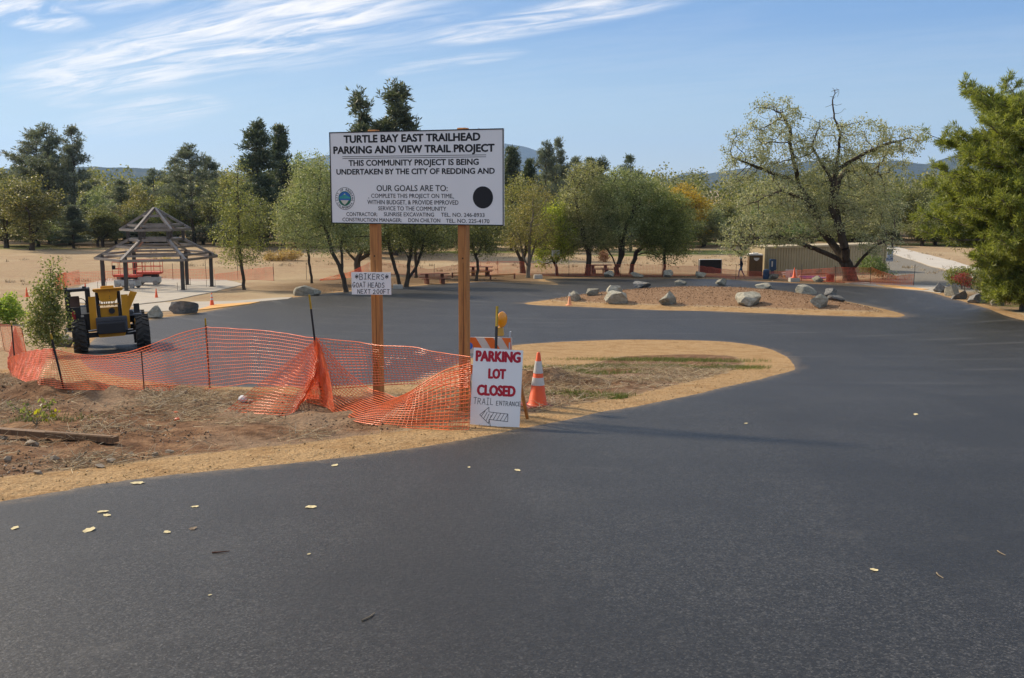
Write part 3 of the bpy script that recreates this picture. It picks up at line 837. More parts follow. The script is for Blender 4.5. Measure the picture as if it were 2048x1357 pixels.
used = set()
p_mat = {'oak': LM['oak'], 'con': LM['conifer'], 'gp': LM['greypine']}
def place(kind, px, Y, top, hw, label, lm=None, cat='tree', group='trees beyond the meadow', lean=(0, 0)):
    ps = PROTO[kind]; i = (int(px * 7 + Y * 3)) % len(ps); p = ps[i]
    name = {'oak': 'oak_tree', 'con': 'conifer_tree', 'gp': 'pine_tree'}[kind]
    k = (kind, i)
    t = copy_tree(p, name) if k in used else p
    if t is p: t.name = name
    used.add(k)
    for c in t.children:
        if c.name.startswith('crown'):
            c.material_slots[0].link = 'OBJECT'
            c.material_slots[0].material = LM[lm] if lm else p_mat[kind]
    b = at_depth(px, 480, Y); z = T(b.x, b.y)
    h = at_depth(px, top, Y).z - z
    w = hw * mpp(Y) * (1.35 if kind == 'oak' else 1.5 if kind == 'con' else 1.25)
    t.location = (b.x, b.y, z); t.scale = (w / {'oak': 3.6, 'con': 2.2, 'gp': 1.9}[kind], w / {'oak': 3.6, 'con': 2.2, 'gp': 1.9}[kind], h / 10.0)
    t.rotation_euler = (lean[0], lean[1], random.uniform(0, 6.28))
    return tag(t, label, cat, group)
B = [
 ('oak', 12, 150, 338, 50, 'dark spreading oak at the left edge of the picture', 'oakdark'), ('oak', 62, 143, 345, 55, 'gnarled dark oak with a thick trunk below the leaning grey pines', 'oakdark'),
 ('gp', 62, 176, 262, 44, 'leftmost of the three tall airy grey pines, leaning left', None), ('gp', 108, 172, 249, 40, 'middle of the three tall airy grey pines, tallest of them', None), ('gp', 152, 168, 256, 30, 'rightmost of the three tall airy grey pines', None),
 ('con', 146, 150, 412, 26, 'small dense blue grey conifer at the left edge of the meadow', 'greypine'),
 ('oak', 205, 156, 408, 34, 'low dark bushy oak right of the small blue grey conifer', 'oakdark'), ('oak', 198, 196, 372, 36, 'rounded oak behind the low bushy oak left of the pavilion', 'oak'),
 ('gp', 248, 180, 362, 28, 'short grey pine rising above the left end of the pavilion roof', None), ('oak', 282, 172, 372, 36, 'olive oak directly behind the pavilion peak', 'airy'),
 ('gp', 312, 184, 338, 24, 'thin grey pine behind the pavilion peak', None), ('oak', 232, 164, 420, 26, 'brown green oak scrub behind the left pavilion roof', 'brown'),
 ('oak', 335, 160, 385, 30, 'dark oak behind the right side of the pavilion roof', 'midgreen'),
 ('gp', 388, 160, 292, 34, 'tall grey pine with a forked top right of the pavilion', None), ('gp', 356, 168, 318, 26, 'grey pine left of the tall forked one', None), ('gp', 424, 170, 318, 26, 'narrow grey pine right of the tall forked one', None),
 ('oak', 428, 158, 360, 34, 'olive oak behind the slim young tree', 'oak'), ('oak', 462, 165, 335, 26, 'thin oak between the slim young tree and the dark conifers', 'airy'),
 ('con', 522, 150, 246, 42, 'tall dark conifer, taller left one of the pair left of the billboard', None), ('con', 566, 156, 255, 32, 'dark conifer, right one of the pair left of the billboard', None),
 ('oak', 520, 142, 395, 38, 'dark oak at the foot of the conifer pair', 'oakdark'), ('oak', 605, 165, 308, 34, 'green oak against the sky just left of the billboard', 'midgreen'), ('oak', 640, 160, 305, 30, 'green oak at the upper left edge of the billboard', 'oak'),
 ('con', 730, 128, 184, 42, 'left one of the two pines rising above the billboard', None), ('con', 790, 130, 168, 58, 'right taller one of the two pines rising above the billboard', None),
 ('oak', 700, 140, 330, 50, 'oak crown behind the left part of the billboard', 'oakdark'), ('oak', 800, 138, 330, 60, 'oak crown behind the middle of the billboard', 'oakdark'), ('oak', 900, 150, 330, 60, 'oak crown behind the right part of the billboard', 'oakdark'),
 ('oak', 975, 150, 345, 44, 'oak beyond the meadow behind the right billboard post', 'oakdark'),
 ('con', 1022, 140, 298, 30, 'dark conifer at the right edge of the billboard', None), ('con', 1058, 146, 322, 22, 'short dark conifer second to the right of the billboard', None),
 ('gp', 1090, 142, 287, 22, 'grey pine, left one of the twin tops right of the billboard', None), ('gp', 1112, 146, 281, 22, 'grey pine, right one of the twin tops right of the billboard', None),
 ('gp', 1148, 150, 318, 26, 'grey pine right of the twin topped pines', None), ('con', 1178, 142, 320, 26, 'dark round topped conifer, left of two behind the oak grove', None), ('con', 1204, 142, 318, 26, 'dark round topped conifer, right of two behind the oak grove', None),
 ('gp', 1262, 140, 314, 24, 'lone pointed grey pine above the oak grove', 'conifer'), ('oak', 1232, 156, 352, 30, 'olive oak left of the lone pointed pine', 'oak'), ('oak', 1300, 165, 358, 36, 'green oak right of the lone pointed pine', 'midgreen'),
 ('oak', 1365, 152, 362, 44, 'golden yellow autumn tree right of the oak grove', 'yellow'), ('oak', 1322, 158, 372, 30, 'yellow green tree left of the golden one', 'airy'), ('oak', 1408, 156, 405, 40, 'brownish green tree right of the golden one', 'oak'),
 ('oak', 1372, 142, 420, 36, 'dark green oak below the golden tree', 'oakdark'), ('oak', 1452, 176, 398, 40, 'green tree at the left tips of the big cottonwood', 'airy'),
 ('oak', 1525, 180, 410, 46, 'green tree behind the left crown of the big cottonwood', 'midgreen'), ('oak', 1610, 186, 402, 46, 'tree behind the middle of the big cottonwood', 'oak'),
 ('oak', 1680, 175, 372, 46, 'dark tree behind the leaning trunk of the cottonwood', 'oakdark'), ('oak', 1742, 168, 366, 44, 'olive tree right behind the cottonwood crown', 'oak'),
 ('oak', 1795, 176, 372, 40, 'bushy green tree beyond the concrete path', 'midgreen'), ('oak', 1835, 172, 355, 36, 'dark tree with ragged top left of the big pine', 'oakdark'), ('oak', 1872, 158, 400, 34, 'low dark tree half hidden behind the big pine', 'oakdark'),
 ('oak', 1915, 170, 380, 44, 'dark tree behind the big pine', 'oakdark'),
]
for k, px, Y, top, hw, lab, lm in B:
    place(k, px, Y, top, hw, lab, lm, lean=((0.0, -0.13) if px == 62 and k == 'gp' else (0, 0)))

ORD = ['first', 'second', 'third', 'fourth', 'fifth', 'sixth', 'seventh', 'eighth', 'ninth', 'tenth', 'eleventh', 'twelfth', 'thirteenth', 'fourteenth', 'fifteenth', 'sixteenth', 'seventeenth', 'eighteenth', 'nineteenth']
def ordinal(n):
    if n < 20: return ORD[n - 1]
    t = ['twent', 'thirt', 'fort', 'fift', 'sixt', 'sevent'][n // 10 - 2]
    return t + 'ieth' if n % 10 == 0 else t + 'y-' + ORD[n % 10 - 1]
FILL = 'dense tree belt beyond the meadow'
fr = random.Random(4)
for i_, px in enumerate(range(10, 2060, 38)):
    x = px + fr.uniform(-14, 14); Y = fr.uniform(168, 200)
    top = float(np.interp(x, [0, 190, 300, 400, 500, 600, 700, 1000, 1100, 1300, 1400, 1500, 1700, 1850, 2048], [376, 404, 398, 352, 345, 325, 335, 338, 350, 368, 400, 402, 378, 374, 372])) + fr.uniform(0, 34)
    place('oak', x, Y, top, fr.uniform(40, 52), 'rounded oak in the closed tree belt beyond the meadow, ' + ordinal(i_ + 1) + ' from the left', fr.choice(['oakdark', 'midgreen', 'oakdark', 'oak', 'conifer']), 'tree', FILL)
for i_, px in enumerate(range(10, 2060, 48)):
    x = px + fr.uniform(-18, 18); Y = fr.uniform(152, 166)
    place('oak', x, Y, fr.uniform(424, 455), fr.uniform(30, 44), 'low leafy scrub at the foot of the far tree belt, ' + ordinal(i_ + 1) + ' from the left', fr.choice(['oakdark', 'midgreen', 'oakdark', 'greypine']), 'bush', 'scrub along the meadow edge')
def woodland():
    global rng; rng = np.random.default_rng(5)
    Vs, Fs, o = [], [], 0
    for k in range(430):
        a = rng.uniform(-36, 36); Y = rng.uniform(205, 420)
        x = Y * math.tan(R(a)); z = float(T0(x, Y))
        h = rng.uniform(9, 14.5) + (Y - 205) / 60; w = rng.uniform(3.2, 5.5)
        C = rng.normal(size=(620, 3)); C /= np.linalg.norm(C, axis=1)[:, None]
        C = C * rng.uniform(0.55, 1.05, 620)[:, None] * np.array([w, w, h * 0.52]) + np.array([x, Y, z + h * 0.5])
        V, F = leaf_quads(C, 0.62, 0.5); Vs.append(V); Fs.append(F + o); o += len(V)
    m = np_mesh('far_woodland', np.concatenate(Vs), np.concatenate(Fs))
    obj('far_woodland', m, LM['oakdark'], None, 'stuff')
woodland()

# ------------------------------------------------------------------ trees drawn one by one
def px_tree(name, label, cat, base, stems, blobs, natt, nleaf, leaf, lm, bark, Rt, group=None, Y=None, **kw):
    """stems and blobs are read off the photograph in pixels and stand at the depth of the foot of the tree"""
    b = at(*base) if Y is None else None
    if Y is not None:
        q = at_depth(base[0], base[1], Y); b = ground(q.x, q.y)
    Yb = b.y; s = mpp(Yb)
    off = base[1]
    def loc(x, y, dy=0.0):
        q = at_depth(x, y, Yb); return (q.x - b.x, dy, q.z - b.z)
    S = []
    for st in stems:
        graft = st[0] == 'g'
        pts = [loc(p[0], p[1], p[2] if len(p) > 2 else 0.0) for p in (st[1:] if graft else st)]
        if not graft: pts[0] = (pts[0][0], pts[0][1], -0.25)
        S.append(([0] if graft else []) + pts)
    Bl = []
    for bl in blobs:
        x, y, rx, ry = bl[:4]; dy = bl[4] if len(bl) > 4 else 0.0; rd = bl[5] if len(bl) > 5 else rx * s
        c = loc(x, y, dy); Bl.append((c[0], c[1], c[2], rx * s, rd, ry * s))
    bare = [(*loc(x, y), rx * s, 30, ry * s) for x, y, rx, ry in kw.pop('bare', ())]
    t = make_tree(name, b, S, Bl, natt, nleaf, leaf, lm, bark, Rt, bare=bare, **kw)
    return tag(t, label, cat, group)
rng = np.random.default_rng(77)
GR = 'oaks of the picnic grove'
px_tree('oak_tree', 'thin straight trunked oak leftmost in the picnic grove', 'tree', (625, 567), [[(625, 567), (620, 535), (616, 505), (612, 470)]],
        [(600, 420, 45, 60), (585, 465, 38, 38), (630, 470, 40, 34), (620, 370, 40, 40), (560, 440, 22, 30)], 420, 15000, 0.13, LM['oak'], M['bark'], 0.10, GR)
px_tree('oak_tree', 'two stemmed curving oak just left of the left billboard post', 'tree', (692, 585), [[(692, 585), (688, 560), (678, 530), (664, 505), (655, 470), (640, 430)], ['g', (684, 545), (684, 520), (682, 495), (690, 460)]],
        [(640, 390, 60, 60), (690, 420, 55, 60), (600, 440, 45, 50), (720, 470, 45, 34), (650, 480, 50, 28), (620, 340, 40, 34)], 700, 26000, 0.12, LM['oak'], M['bark'], 0.16, GR)
px_tree('oak_tree', 'stout dark forked oak behind the small cardboard notice', 'tree', (716, 548), [[(716, 548), (714, 530), (715, 520)], ['g', (713, 524), (700, 510), (688, 495), (672, 470)], ['g', (715, 520), (722, 505), (720, 470), (715, 440)], ['g', (716, 522), (736, 510), (748, 490), (760, 460)]],
        [(690, 440, 50, 44), (740, 440, 55, 46), (715, 480, 50, 22), (770, 470, 40, 28)], 420, 15000, 0.15, LM['oakdark'], M['bark'], 0.30, GR)
px_tree('oak_tree', 'leaning double stemmed oak between the billboard posts', 'tree', (800, 574), [[(800, 574), (795, 550), (787, 525), (780, 500), (774, 460)], [(812, 576), (816, 550), (819, 520), (824, 490), (830, 450)], ['g', (816, 560), (832, 535), (843, 505), (850, 470)], ['g', (819, 520), (808, 500), (798, 480)]],
        [(770, 440, 60, 40), (830, 430, 60, 50), (870, 460, 50, 36), (800, 480, 60, 22), (745, 478, 36, 26), (850, 485, 46, 22)], 700, 26000, 0.12, LM['oakdark'], M['bark'], 0.17, GR)
px_tree('oak_tree', 'slim straight dark oak behind the near picnic table', 'tree', (831, 556), [[(831, 556), (832, 530), (830, 500), (834, 470)]],
        [(835, 450, 40, 36), (860, 480, 40, 26), (815, 470, 30, 26)], 240, 9000, 0.15, LM['oakdark'], M['bark'], 0.13, GR)
px_tree('oak_tree', 'small oak with a bent stem right of the right billboard post', 'tree', (951, 562), [[(951, 562), (956, 540), (955, 522), (948, 505), (945, 480)], ['g', (952, 512), (962, 495), (970, 470)]],
        [(940, 455, 46, 36), (975, 465, 44, 36), (905, 470, 34, 32), (955, 495, 46, 18), (990, 440, 30, 30)], 420, 15000, 0.13, LM['oakdark'], M['bark'], 0.12, GR)
px_tree('oak_tree', 'airy yellow green oak with orange mesh round its trunk', 'tree', (1046, 547), [[(1046, 547), (1044, 525), (1034, 505), (1026, 480), (1020, 450)], ['g', (1044, 522), (1052, 500), (1056, 470), (1050, 430)]],
        [(1035, 420, 45, 50), (1015, 460, 34, 34), (1065, 440, 40, 50), (1040, 375, 34, 22)], 420, 11000, 0.15, LM['airy'], M['bark'], 0.24, GR)
px_tree('oak_tree', 'pale multi stemmed oak right of the meshed trunk', 'tree', (1055, 556), [[(1055, 556), (1058, 530), (1064, 510), (1072, 480)], ['g', (1056, 535), (1046, 512), (1040, 480)], ['g', (1058, 528), (1058, 500), (1062, 455)]],
        [(1060, 450, 46, 48), (1085, 470, 30, 30), (1030, 470, 28, 34), (1070, 400, 38, 28)], 420, 10000, 0.13, LM['airy'], M['bark_pale'], 0.18, GR)
px_tree('young_tree', 'bright green young tree behind the small white notice sign', 'tree', (1114, 551), [[(1114, 551), (1113, 535), (1107, 522), (1100, 500)], ['g', (1110, 528), (1122, 505), (1120, 470)]],
        [(1105, 450, 34, 40), (1095, 490, 34, 30), (1130, 480, 28, 34), (1110, 420, 22, 22), (1082, 520, 16, 18), (1120, 510, 26, 16)], 420, 16000, 0.14, LM['green'], M['bark'], 0.13, 'young trees')
px_tree('oak_tree', 'tall grey green oak with one thick straight trunk beside the far picnic table', 'tree', (1175, 551), [[(1175, 551), (1177, 530), (1178, 510), (1170, 485), (1160, 440), (1150, 390)], ['g', (1178, 510), (1185, 480), (1190, 440)]],
        [(1160, 400, 44, 50), (1190, 430, 44, 56), (1150, 460, 40, 44), (1175, 350, 40, 24), (1200, 480, 40, 26), (1140, 495, 22, 16)], 620, 23000, 0.14, LM['oak'], M['bark'], 0.24, GR)
px_tree('oak_tree', 'broad oak with three twisting stems wrapped in orange mesh', 'tree', (1235, 550), [[(1235, 550), (1232, 535), (1225, 515), (1215, 500), (1200, 488)], ['g', (1236, 535), (1240, 510), (1240, 485), (1235, 440)], ['g', (1238, 528), (1246, 510), (1246, 480), (1255, 440)]],
        [(1220, 410, 60, 50), (1265, 410, 60, 56), (1240, 465, 66, 34), (1205, 470, 40, 34), (1240, 365, 50, 26), (1290, 450, 34, 40)], 760, 28000, 0.14, LM['oak'], M['bark'], 0.22, GR)
px_tree('oak_tree', 'oak with a strongly bent trunk leaning right beside the twisting one', 'tree', (1262, 549), [[(1262, 549), (1264, 530), (1270, 518), (1272, 505), (1284, 495), (1298, 490), (1310, 470)], ['g', (1272, 512), (1285, 507), (1300, 507), (1312, 512)]],
        [(1310, 430, 54, 50), (1330, 470, 48, 36), (1290, 390, 46, 34), (1345, 420, 34, 34)], 560, 21000, 0.14, LM['midgreen'], M['bark'], 0.20, GR)
px_tree('oak_tree', 'dense dark green oak at the right end of the grove', 'tree', (1328, 552), [[(1328, 552), (1329, 525), (1329, 500), (1328, 460)]],
        [(1330, 450, 46, 46), (1355, 480, 36, 34), (1318, 500, 30, 22), (1350, 420, 40, 36), (1300, 470, 30, 30), (1352, 515, 16, 14)], 520, 20000, 0.14, LM['midgreen'], M['bark'], 0.13, GR)
px_tree('young_tree', 'slim airy young tree with brownish leaves right of the pavilion', 'tree', (488, 580), [[(488, 580), (485, 545), (480, 510), (478, 460), (476, 400), (474, 335)]],
        [(476, 355, 24, 34), (470, 410, 40, 34), (488, 440, 42, 34), (462, 470, 38, 30), (492, 500, 38, 30), (470, 515, 30, 18), (510, 475, 20, 24)], 620, 9500, 0.12, LM['airy'], M['bark'], 0.12, 'young trees', infl=8, step=0.3)
px_tree('young_tree', 'small leafy sapling behind the left end of the near safety fence', 'sapling', (113, 712), [[(108, 712), (105, 670), (101, 630), (98, 580), (104, 530)]],
        [(102, 540, 13, 28), (98, 585, 24, 24), (88, 620, 28, 24), (106, 640, 24, 24), (78, 655, 26, 22), (98, 680, 30, 14), (116, 560, 11, 15)], 420, 6500, 0.085, LM['midgreen'], M['bark'], 0.05, 'young trees', step=0.18, spread=0.14, infl=4, tip=0.006)
px_tree('leafy_bush', 'bright green leafy bush at the left edge behind the fence', 'bush', (18, 648), [[(18, 648), (18, 630), (16, 612)]],
        [(12, 620, 24, 22), (30, 630, 18, 16), (-10, 625, 22, 26), (22, 600, 10, 10)], 200, 4200, 0.11, LM['green'], M['bark'], 0.04, 'bushes', step=0.2, spread=0.14, tip=0.006)
# the big leaning cottonwood
px_tree('cottonwood_tree', 'big spreading cottonwood with a leaning forked trunk before the container', 'tree', (1702, 562), [
    [(1702, 562), (1697, 540), (1690, 524), (1680, 508)],
    ['g', (1690, 527), (1665, 513), (1635, 500), (1595, 486, -1), (1544, 471, -2), (1497, 475, -2.5), (1465, 505, -3)],
    ['g', (1685, 516), (1667, 482, 1), (1649, 460, 1), (1635, 417, 1), (1613, 381, 1.5), (1588, 356, 2), (1555, 345, 2), (1508, 327, 2)],
    ['g', (1635, 417, 1), (1613, 412, -1), (1588, 395, -2), (1544, 381, -3), (1505, 397, -3)],
    ['g', (1610, 378, 1.5), (1590, 335, 0), (1581, 294, 0), (1577, 258, -.5), (1555, 228, -1)],
    ['g', (1692, 528), (1682, 495, -1), (1672, 455, -1), (1655, 417, -1), (1656, 367, -1.5), (1665, 312, -1.5), (1665, 269, -2), (1653, 240, -2), (1650, 205, -2)],
    ['g', (1672, 455, -1), (1678, 405, 1), (1689, 359, 1.5), (1707, 341, 2), (1743, 334, 2), (1775, 347, 2.5)],
    ['g', (1662, 340, -1.5), (1707, 312, -2), (1743, 294, -2.5), (1792, 280, -3)],
    ['g', (1699, 545), (1722, 500, -2), (1735, 485, -2.5), (1765, 470, -3)],
    ['g', (1656, 367, -1.5), (1630, 330, -2), (1610, 295, -2), (1625, 250, -2)]],
    [(1545, 235, 55, 42, -1, 2.5), (1500, 290, 48, 40, 1, 2.5), (1485, 345, 36, 36, 2, 2.5), (1560, 300, 60, 50, 0, 3), (1640, 290, 50, 55, -2, 3), (1715, 280, 50, 40, -2, 3), (1775, 285, 48, 30, -3, 2.5), (1755, 335, 50, 44, 2, 3), (1800, 315, 26, 40, 1, 2),
     (1600, 390, 70, 50, 1, 3.5), (1530, 410, 70, 50, -2, 3), (1480, 460, 56, 34, -3, 2.5), (1450, 490, 30, 20, -3, 2), (1570, 455, 70, 36, -2, 3), (1660, 430, 60, 40, -1, 3), (1730, 430, 60, 50, 1, 3), (1780, 420, 40, 50, 1, 2.5), (1735, 480, 44, 30, -2.5, 2.5), (1680, 370, 70, 60, 0, 3.5), (1655, 205, 26, 34, -2, 1.4)],
    2300, 56000, 0.155, LM['cotton'], M['bark'], 0.50, None, step=0.34, infl=3.6, kill=0.46, spread=0.21, tip=0.014, bare=[(1655, 205, 40, 40)])

def big_pine():
    """large bushy pine at the right edge; its limbs reach into the picture"""
    global rng; rng = np.random.default_rng(99)
    b = at(2052, 622); Y = b.y; s = mpp(Y); H = 11.4
    P0, P1, R0, R1, C, D = [], [], [], [], [], []
    zs = np.linspace(-0.3, H, 30); tr = np.column_stack([np.cumsum(rng.normal(0, .02, 30)), np.cumsum(rng.normal(0, .02, 30)), zs])
    for i in range(29): P0.append(tr[i]); P1.append(tr[i + 1]); R0.append(.30 * (1 - i / 30) + .03); R1.append(.30 * (1 - (i + 1) / 30) + .03)
    for k in range(215):
        z = rng.uniform(0.7, H - 0.3) if k > 70 else rng.uniform(0.6, 8.5)
        L_ = np.interp(z, [0, 1.8, 3.0, 4.2, 6, 7.6, 9.3, 10.5, 11.4], [1.2, 2.3, 4.2, 5.6, 5.8, 5.7, 5.2, 4.2, 1.6]) * rng.uniform(0.55, 1.06)
        a = rng.uniform(0, 6.28); up = rng.uniform(-0.05, 0.30)
        d = np.array([math.cos(a), math.sin(a), up]); base = np.array([np.interp(z, zs, tr[:, 0]), np.interp(z, zs, tr[:, 1]), z])
        prev = base; rr = 0.03 + 0.012 * L_; n = 5
        for q in range(1, n + 1):
            t = q / n; e = base + d * L_ * t + np.array([0, 0, -0.10 * L_ * math.sin(t * 3.1)]) + rng.normal(size=3) * 0.07
            P0.append(prev); P1.append(e); R0.append(rr * (1 - 0.85 * (q - 1) / n)); R1.append(rr * (1 - 0.85 * t))
            if t > 0.35:
                for w in range(7):       # side twigs
                    sd = np.cross(d, [0, 0, 1]) * rng.uniform(-1, 1) + d * 0.5 + np.array([0, 0, rng.uniform(-.45, .8)])
                    sd /= np.linalg.norm(sd); l2 = rng.uniform(0.35, 0.95) * (1.25 - t * 0.4)
                    o = prev + (e - prev) * rng.uniform(0, 1); te = o + sd * l2
                    P0.append(o); P1.append(te); R0.append(0.014); R1.append(0.006)
                    m = 11; tt = rng.uniform(0.25, 1.05, m)
                    C.append(o + (te - o) * tt[:, None] + rng.normal(size=(m, 3)) * 0.05); D.append(np.repeat((sd * 0.8 + np.array([0, 0, .3]))[None], m, 0))
            prev = e
    V, F = needle_tufts(np.concatenate(C), np.concatenate(D), 6, 0.31, 0.034)
    TV, TF = tubes(np.array(P0), np.array(P1), np.array(R0), np.array(R1), 5)
    t = thing('pine_tree', 'large bushy yellow green pine at the right edge of the picture', 'tree', b)
    obj('trunk', np_mesh('trunk', TV, TF, True), M['bark_pale'], t)
    obj('crown', np_mesh('crown', V, F), LM['pine'], t)
    t2 = thing('pine_tree', 'pine behind the large bushy pine, its top reaching higher at the right edge', 'tree', ground(b.x + 5.2, b.y + 3.0), 2.1)
    for ch in list(t.children):
        c = ch.copy(); col.objects.link(c); c.parent = t2
    t2.scale = (0.8, 0.8, 0.98)
big_pine()
rng = np.random.default_rng(5)
SH = 'shrubs below the big pine'
px_tree('shrub', 'green and yellow shrub left below the big pine', 'shrub', (1925, 578), [[(1925, 578), (1922, 565), (1918, 552)]], [(1915, 552, 22, 16), (1940, 555, 24, 18), (1900, 560, 10, 10)], 160, 4200, 0.13, LM['airy'], M['bark_pale'], 0.04, SH, step=0.2, spread=0.16, tip=0.008)
px_tree('shrub', 'red leaved shrub in front of the yellow green one below the big pine', 'shrub', (1930, 585), [[(1930, 585), (1928, 572), (1926, 560)]], [(1923, 556, 14, 10), (1934, 566, 9, 9)], 80, 600, 0.11, LM['red'], M['bark_pale'], 0.03, SH, step=0.2, spread=0.14, tip=0.008)
px_tree('shrub', 'dark green shrub beneath the lower limbs of the big pine', 'shrub', (1985, 592), [[(1985, 592), (1986, 575), (1988, 560)]], [(1990, 560, 32, 26), (2025, 565, 30, 26), (1968, 575, 16, 16)], 220, 6500, 0.14, LM['oakdark'], M['bark'], 0.04, SH, step=0.22, spread=0.2, tip=0.008)
px_tree('shrub', 'low green weedy shrub at the foot of the cottonwood', 'shrub', (1765, 558), [[(1765, 558), (1766, 550), (1768, 540)]], [(1765, 545, 16, 12), (1742, 530, 26, 18), (1782, 552, 10, 6)], 160, 3600, 0.13, LM['midgreen'], M['bark'], 0.03, None, step=0.25, spread=0.18, tip=0.008)
px_tree('shrub', 'dry brown bush beyond the fence behind the pavilion', 'shrub', (345, 536), [[(345, 536), (345, 530), (346, 522)]], [(330, 526, 26, 9), (362, 526, 22, 8)], 150, 3000, 0.16, LM['brown'], M['bark'], 0.03, 'dry bushes on the meadow', Y=120, step=0.3, spread=0.2, tip=0.008)
px_tree('shrub', 'pile of dry brown brush on the meadow left of the picnic grove', 'shrub', (565, 522), [[(565, 522), (565, 516), (566, 508)]], [(550, 514, 22, 8), (580, 510, 22, 10)], 150, 3000, 0.18, LM['brown'], M['bark'], 0.03, 'dry bushes on the meadow', step=0.3, spread=0.22, tip=0.008)
px_tree('shrub', 'dry tan bush on the meadow between the two straight trunks of the grove', 'shrub', (1207, 524), [[(1207, 524), (1207, 516), (1207, 508)]], [(1207, 513, 8, 11)], 60, 1300, 0.16, LM['brown'], M['bark'], 0.03, 'dry bushes on the meadow', step=0.3, spread=0.2, tip=0.008)

# ------------------------------------------------------------------ boulders
def boulder_mat(name, a, b_):
    m, nt, b = new_mat(name)
    f = tnoise(nt, 3.0, 7, 0.65); oi = nd(nt, 'ShaderNodeObjectInfo')
    c = cramp(nt, f, [(0.3, a), (0.6, b_), (0.8, tuple(min(1, x * 1.45) for x in b_))])
    c = mixc(nt, maths(nt, 'MULTIPLY', sstep(nt, tnoise(nt, 1.3, 4), 0.5, 0.7), 0.55), c, (0.26, 0.20, 0.13))
    hs = nd(nt, 'ShaderNodeHueSaturation'); nt.links.new(c, hs.inputs['Color'])
    nt.links.new(maths(nt, 'ADD', maths(nt, 'MULTIPLY', oi.outputs['Random'], 0.5), 0.75), hs.inputs['Value'])
    nt.links.new(hs.outputs[0], b.inputs['Base Color'])
    b.inputs['Roughness'].default_value = 0.9; b.inputs['Specular IOR Level'].default_value = 0.2
    bump(nt, b, tnoise(nt, 6.0, 8, 0.7), 1.0, 0.10)
    return m
M['boulder'] = boulder_mat('grey_green_rock', (0.20, 0.19, 0.15), (0.40, 0.385, 0.315))
M['boulder_dark'] = boulder_mat('blue_grey_rock', (0.10, 0.105, 0.105), (0.25, 0.25, 0.24))
def boulder_mesh(seed, sub=4):
    r = np.random.default_rng(seed)
    bm = bmesh.new(); bmesh.ops.create_icosphere(bm, subdivisions=sub, radius=1.0)
    V = np.array([v.co[:] for v in bm.verts])
    V = np.sign(V) * np.abs(V) ** 0.85
    for k in range(20):
        n = r.normal(size=3); n[2] = n[2] * 0.8 + 0.10; n /= np.linalg.norm(n); d = r.uniform(0.42, 0.86)
        over = V @ n - d; V -= np.outer(np.clip(over, 0, None), n)
    V *= (1 + 0.16 * (fbm(V[:, 0] * 3 + 9 + seed, V[:, 1] * 3 + V[:, 2] * 2.1 + 5, 4, seed) - 0.47))[:, None]
    lo, hi = V.min(0), V.max(0); V = (V - (lo + hi) / 2) / (hi - lo) * 2
    for v, c in zip(bm.verts, V): v.co = c
    me = bpy.data.meshes.new('boulder'); bm.to_mesh(me); bm.free()
    me.polygons.foreach_set('use_smooth', np.ones(len(me.polygons), bool))
    try: me.set_sharp_from_angle(angle=R(18))
    except Exception: pass
    return me
def boulder(x0, x1, y0, y1, label, group, seed, dark=False, deep=0.85, Y=None):
    b = at((x0 + x1) / 2, y1 - (y1 - y0) * 0.12) if Y is None else at_depth((x0 + x1) / 2, y1, Y)
    s = mpp(b.y); w = (x1 - x0) * s; h = (y1 - y0) * s
    me = boulder_mesh(seed, 4 if w > 0.9 or b.y < 40 else 3)
    o = obj('boulder', me, M['boulder_dark' if dark else 'boulder'])
    o.scale = (w / 2, w / 2 * deep, h / 2 * 1.25); o.location = (b.x, b.y + w * deep * 0.2, b.z + h * 0.5 - h * 0.12)
    o.rotation_euler = (0, random.uniform(-.08, .08), 0)
    return tag(o, label, 'boulder', group)
GI, GF, GRt, GL = 'boulders on the mulch island', 'boulders along the far edge of the lot', 'boulders below the big pine', 'boulders left of the lot'
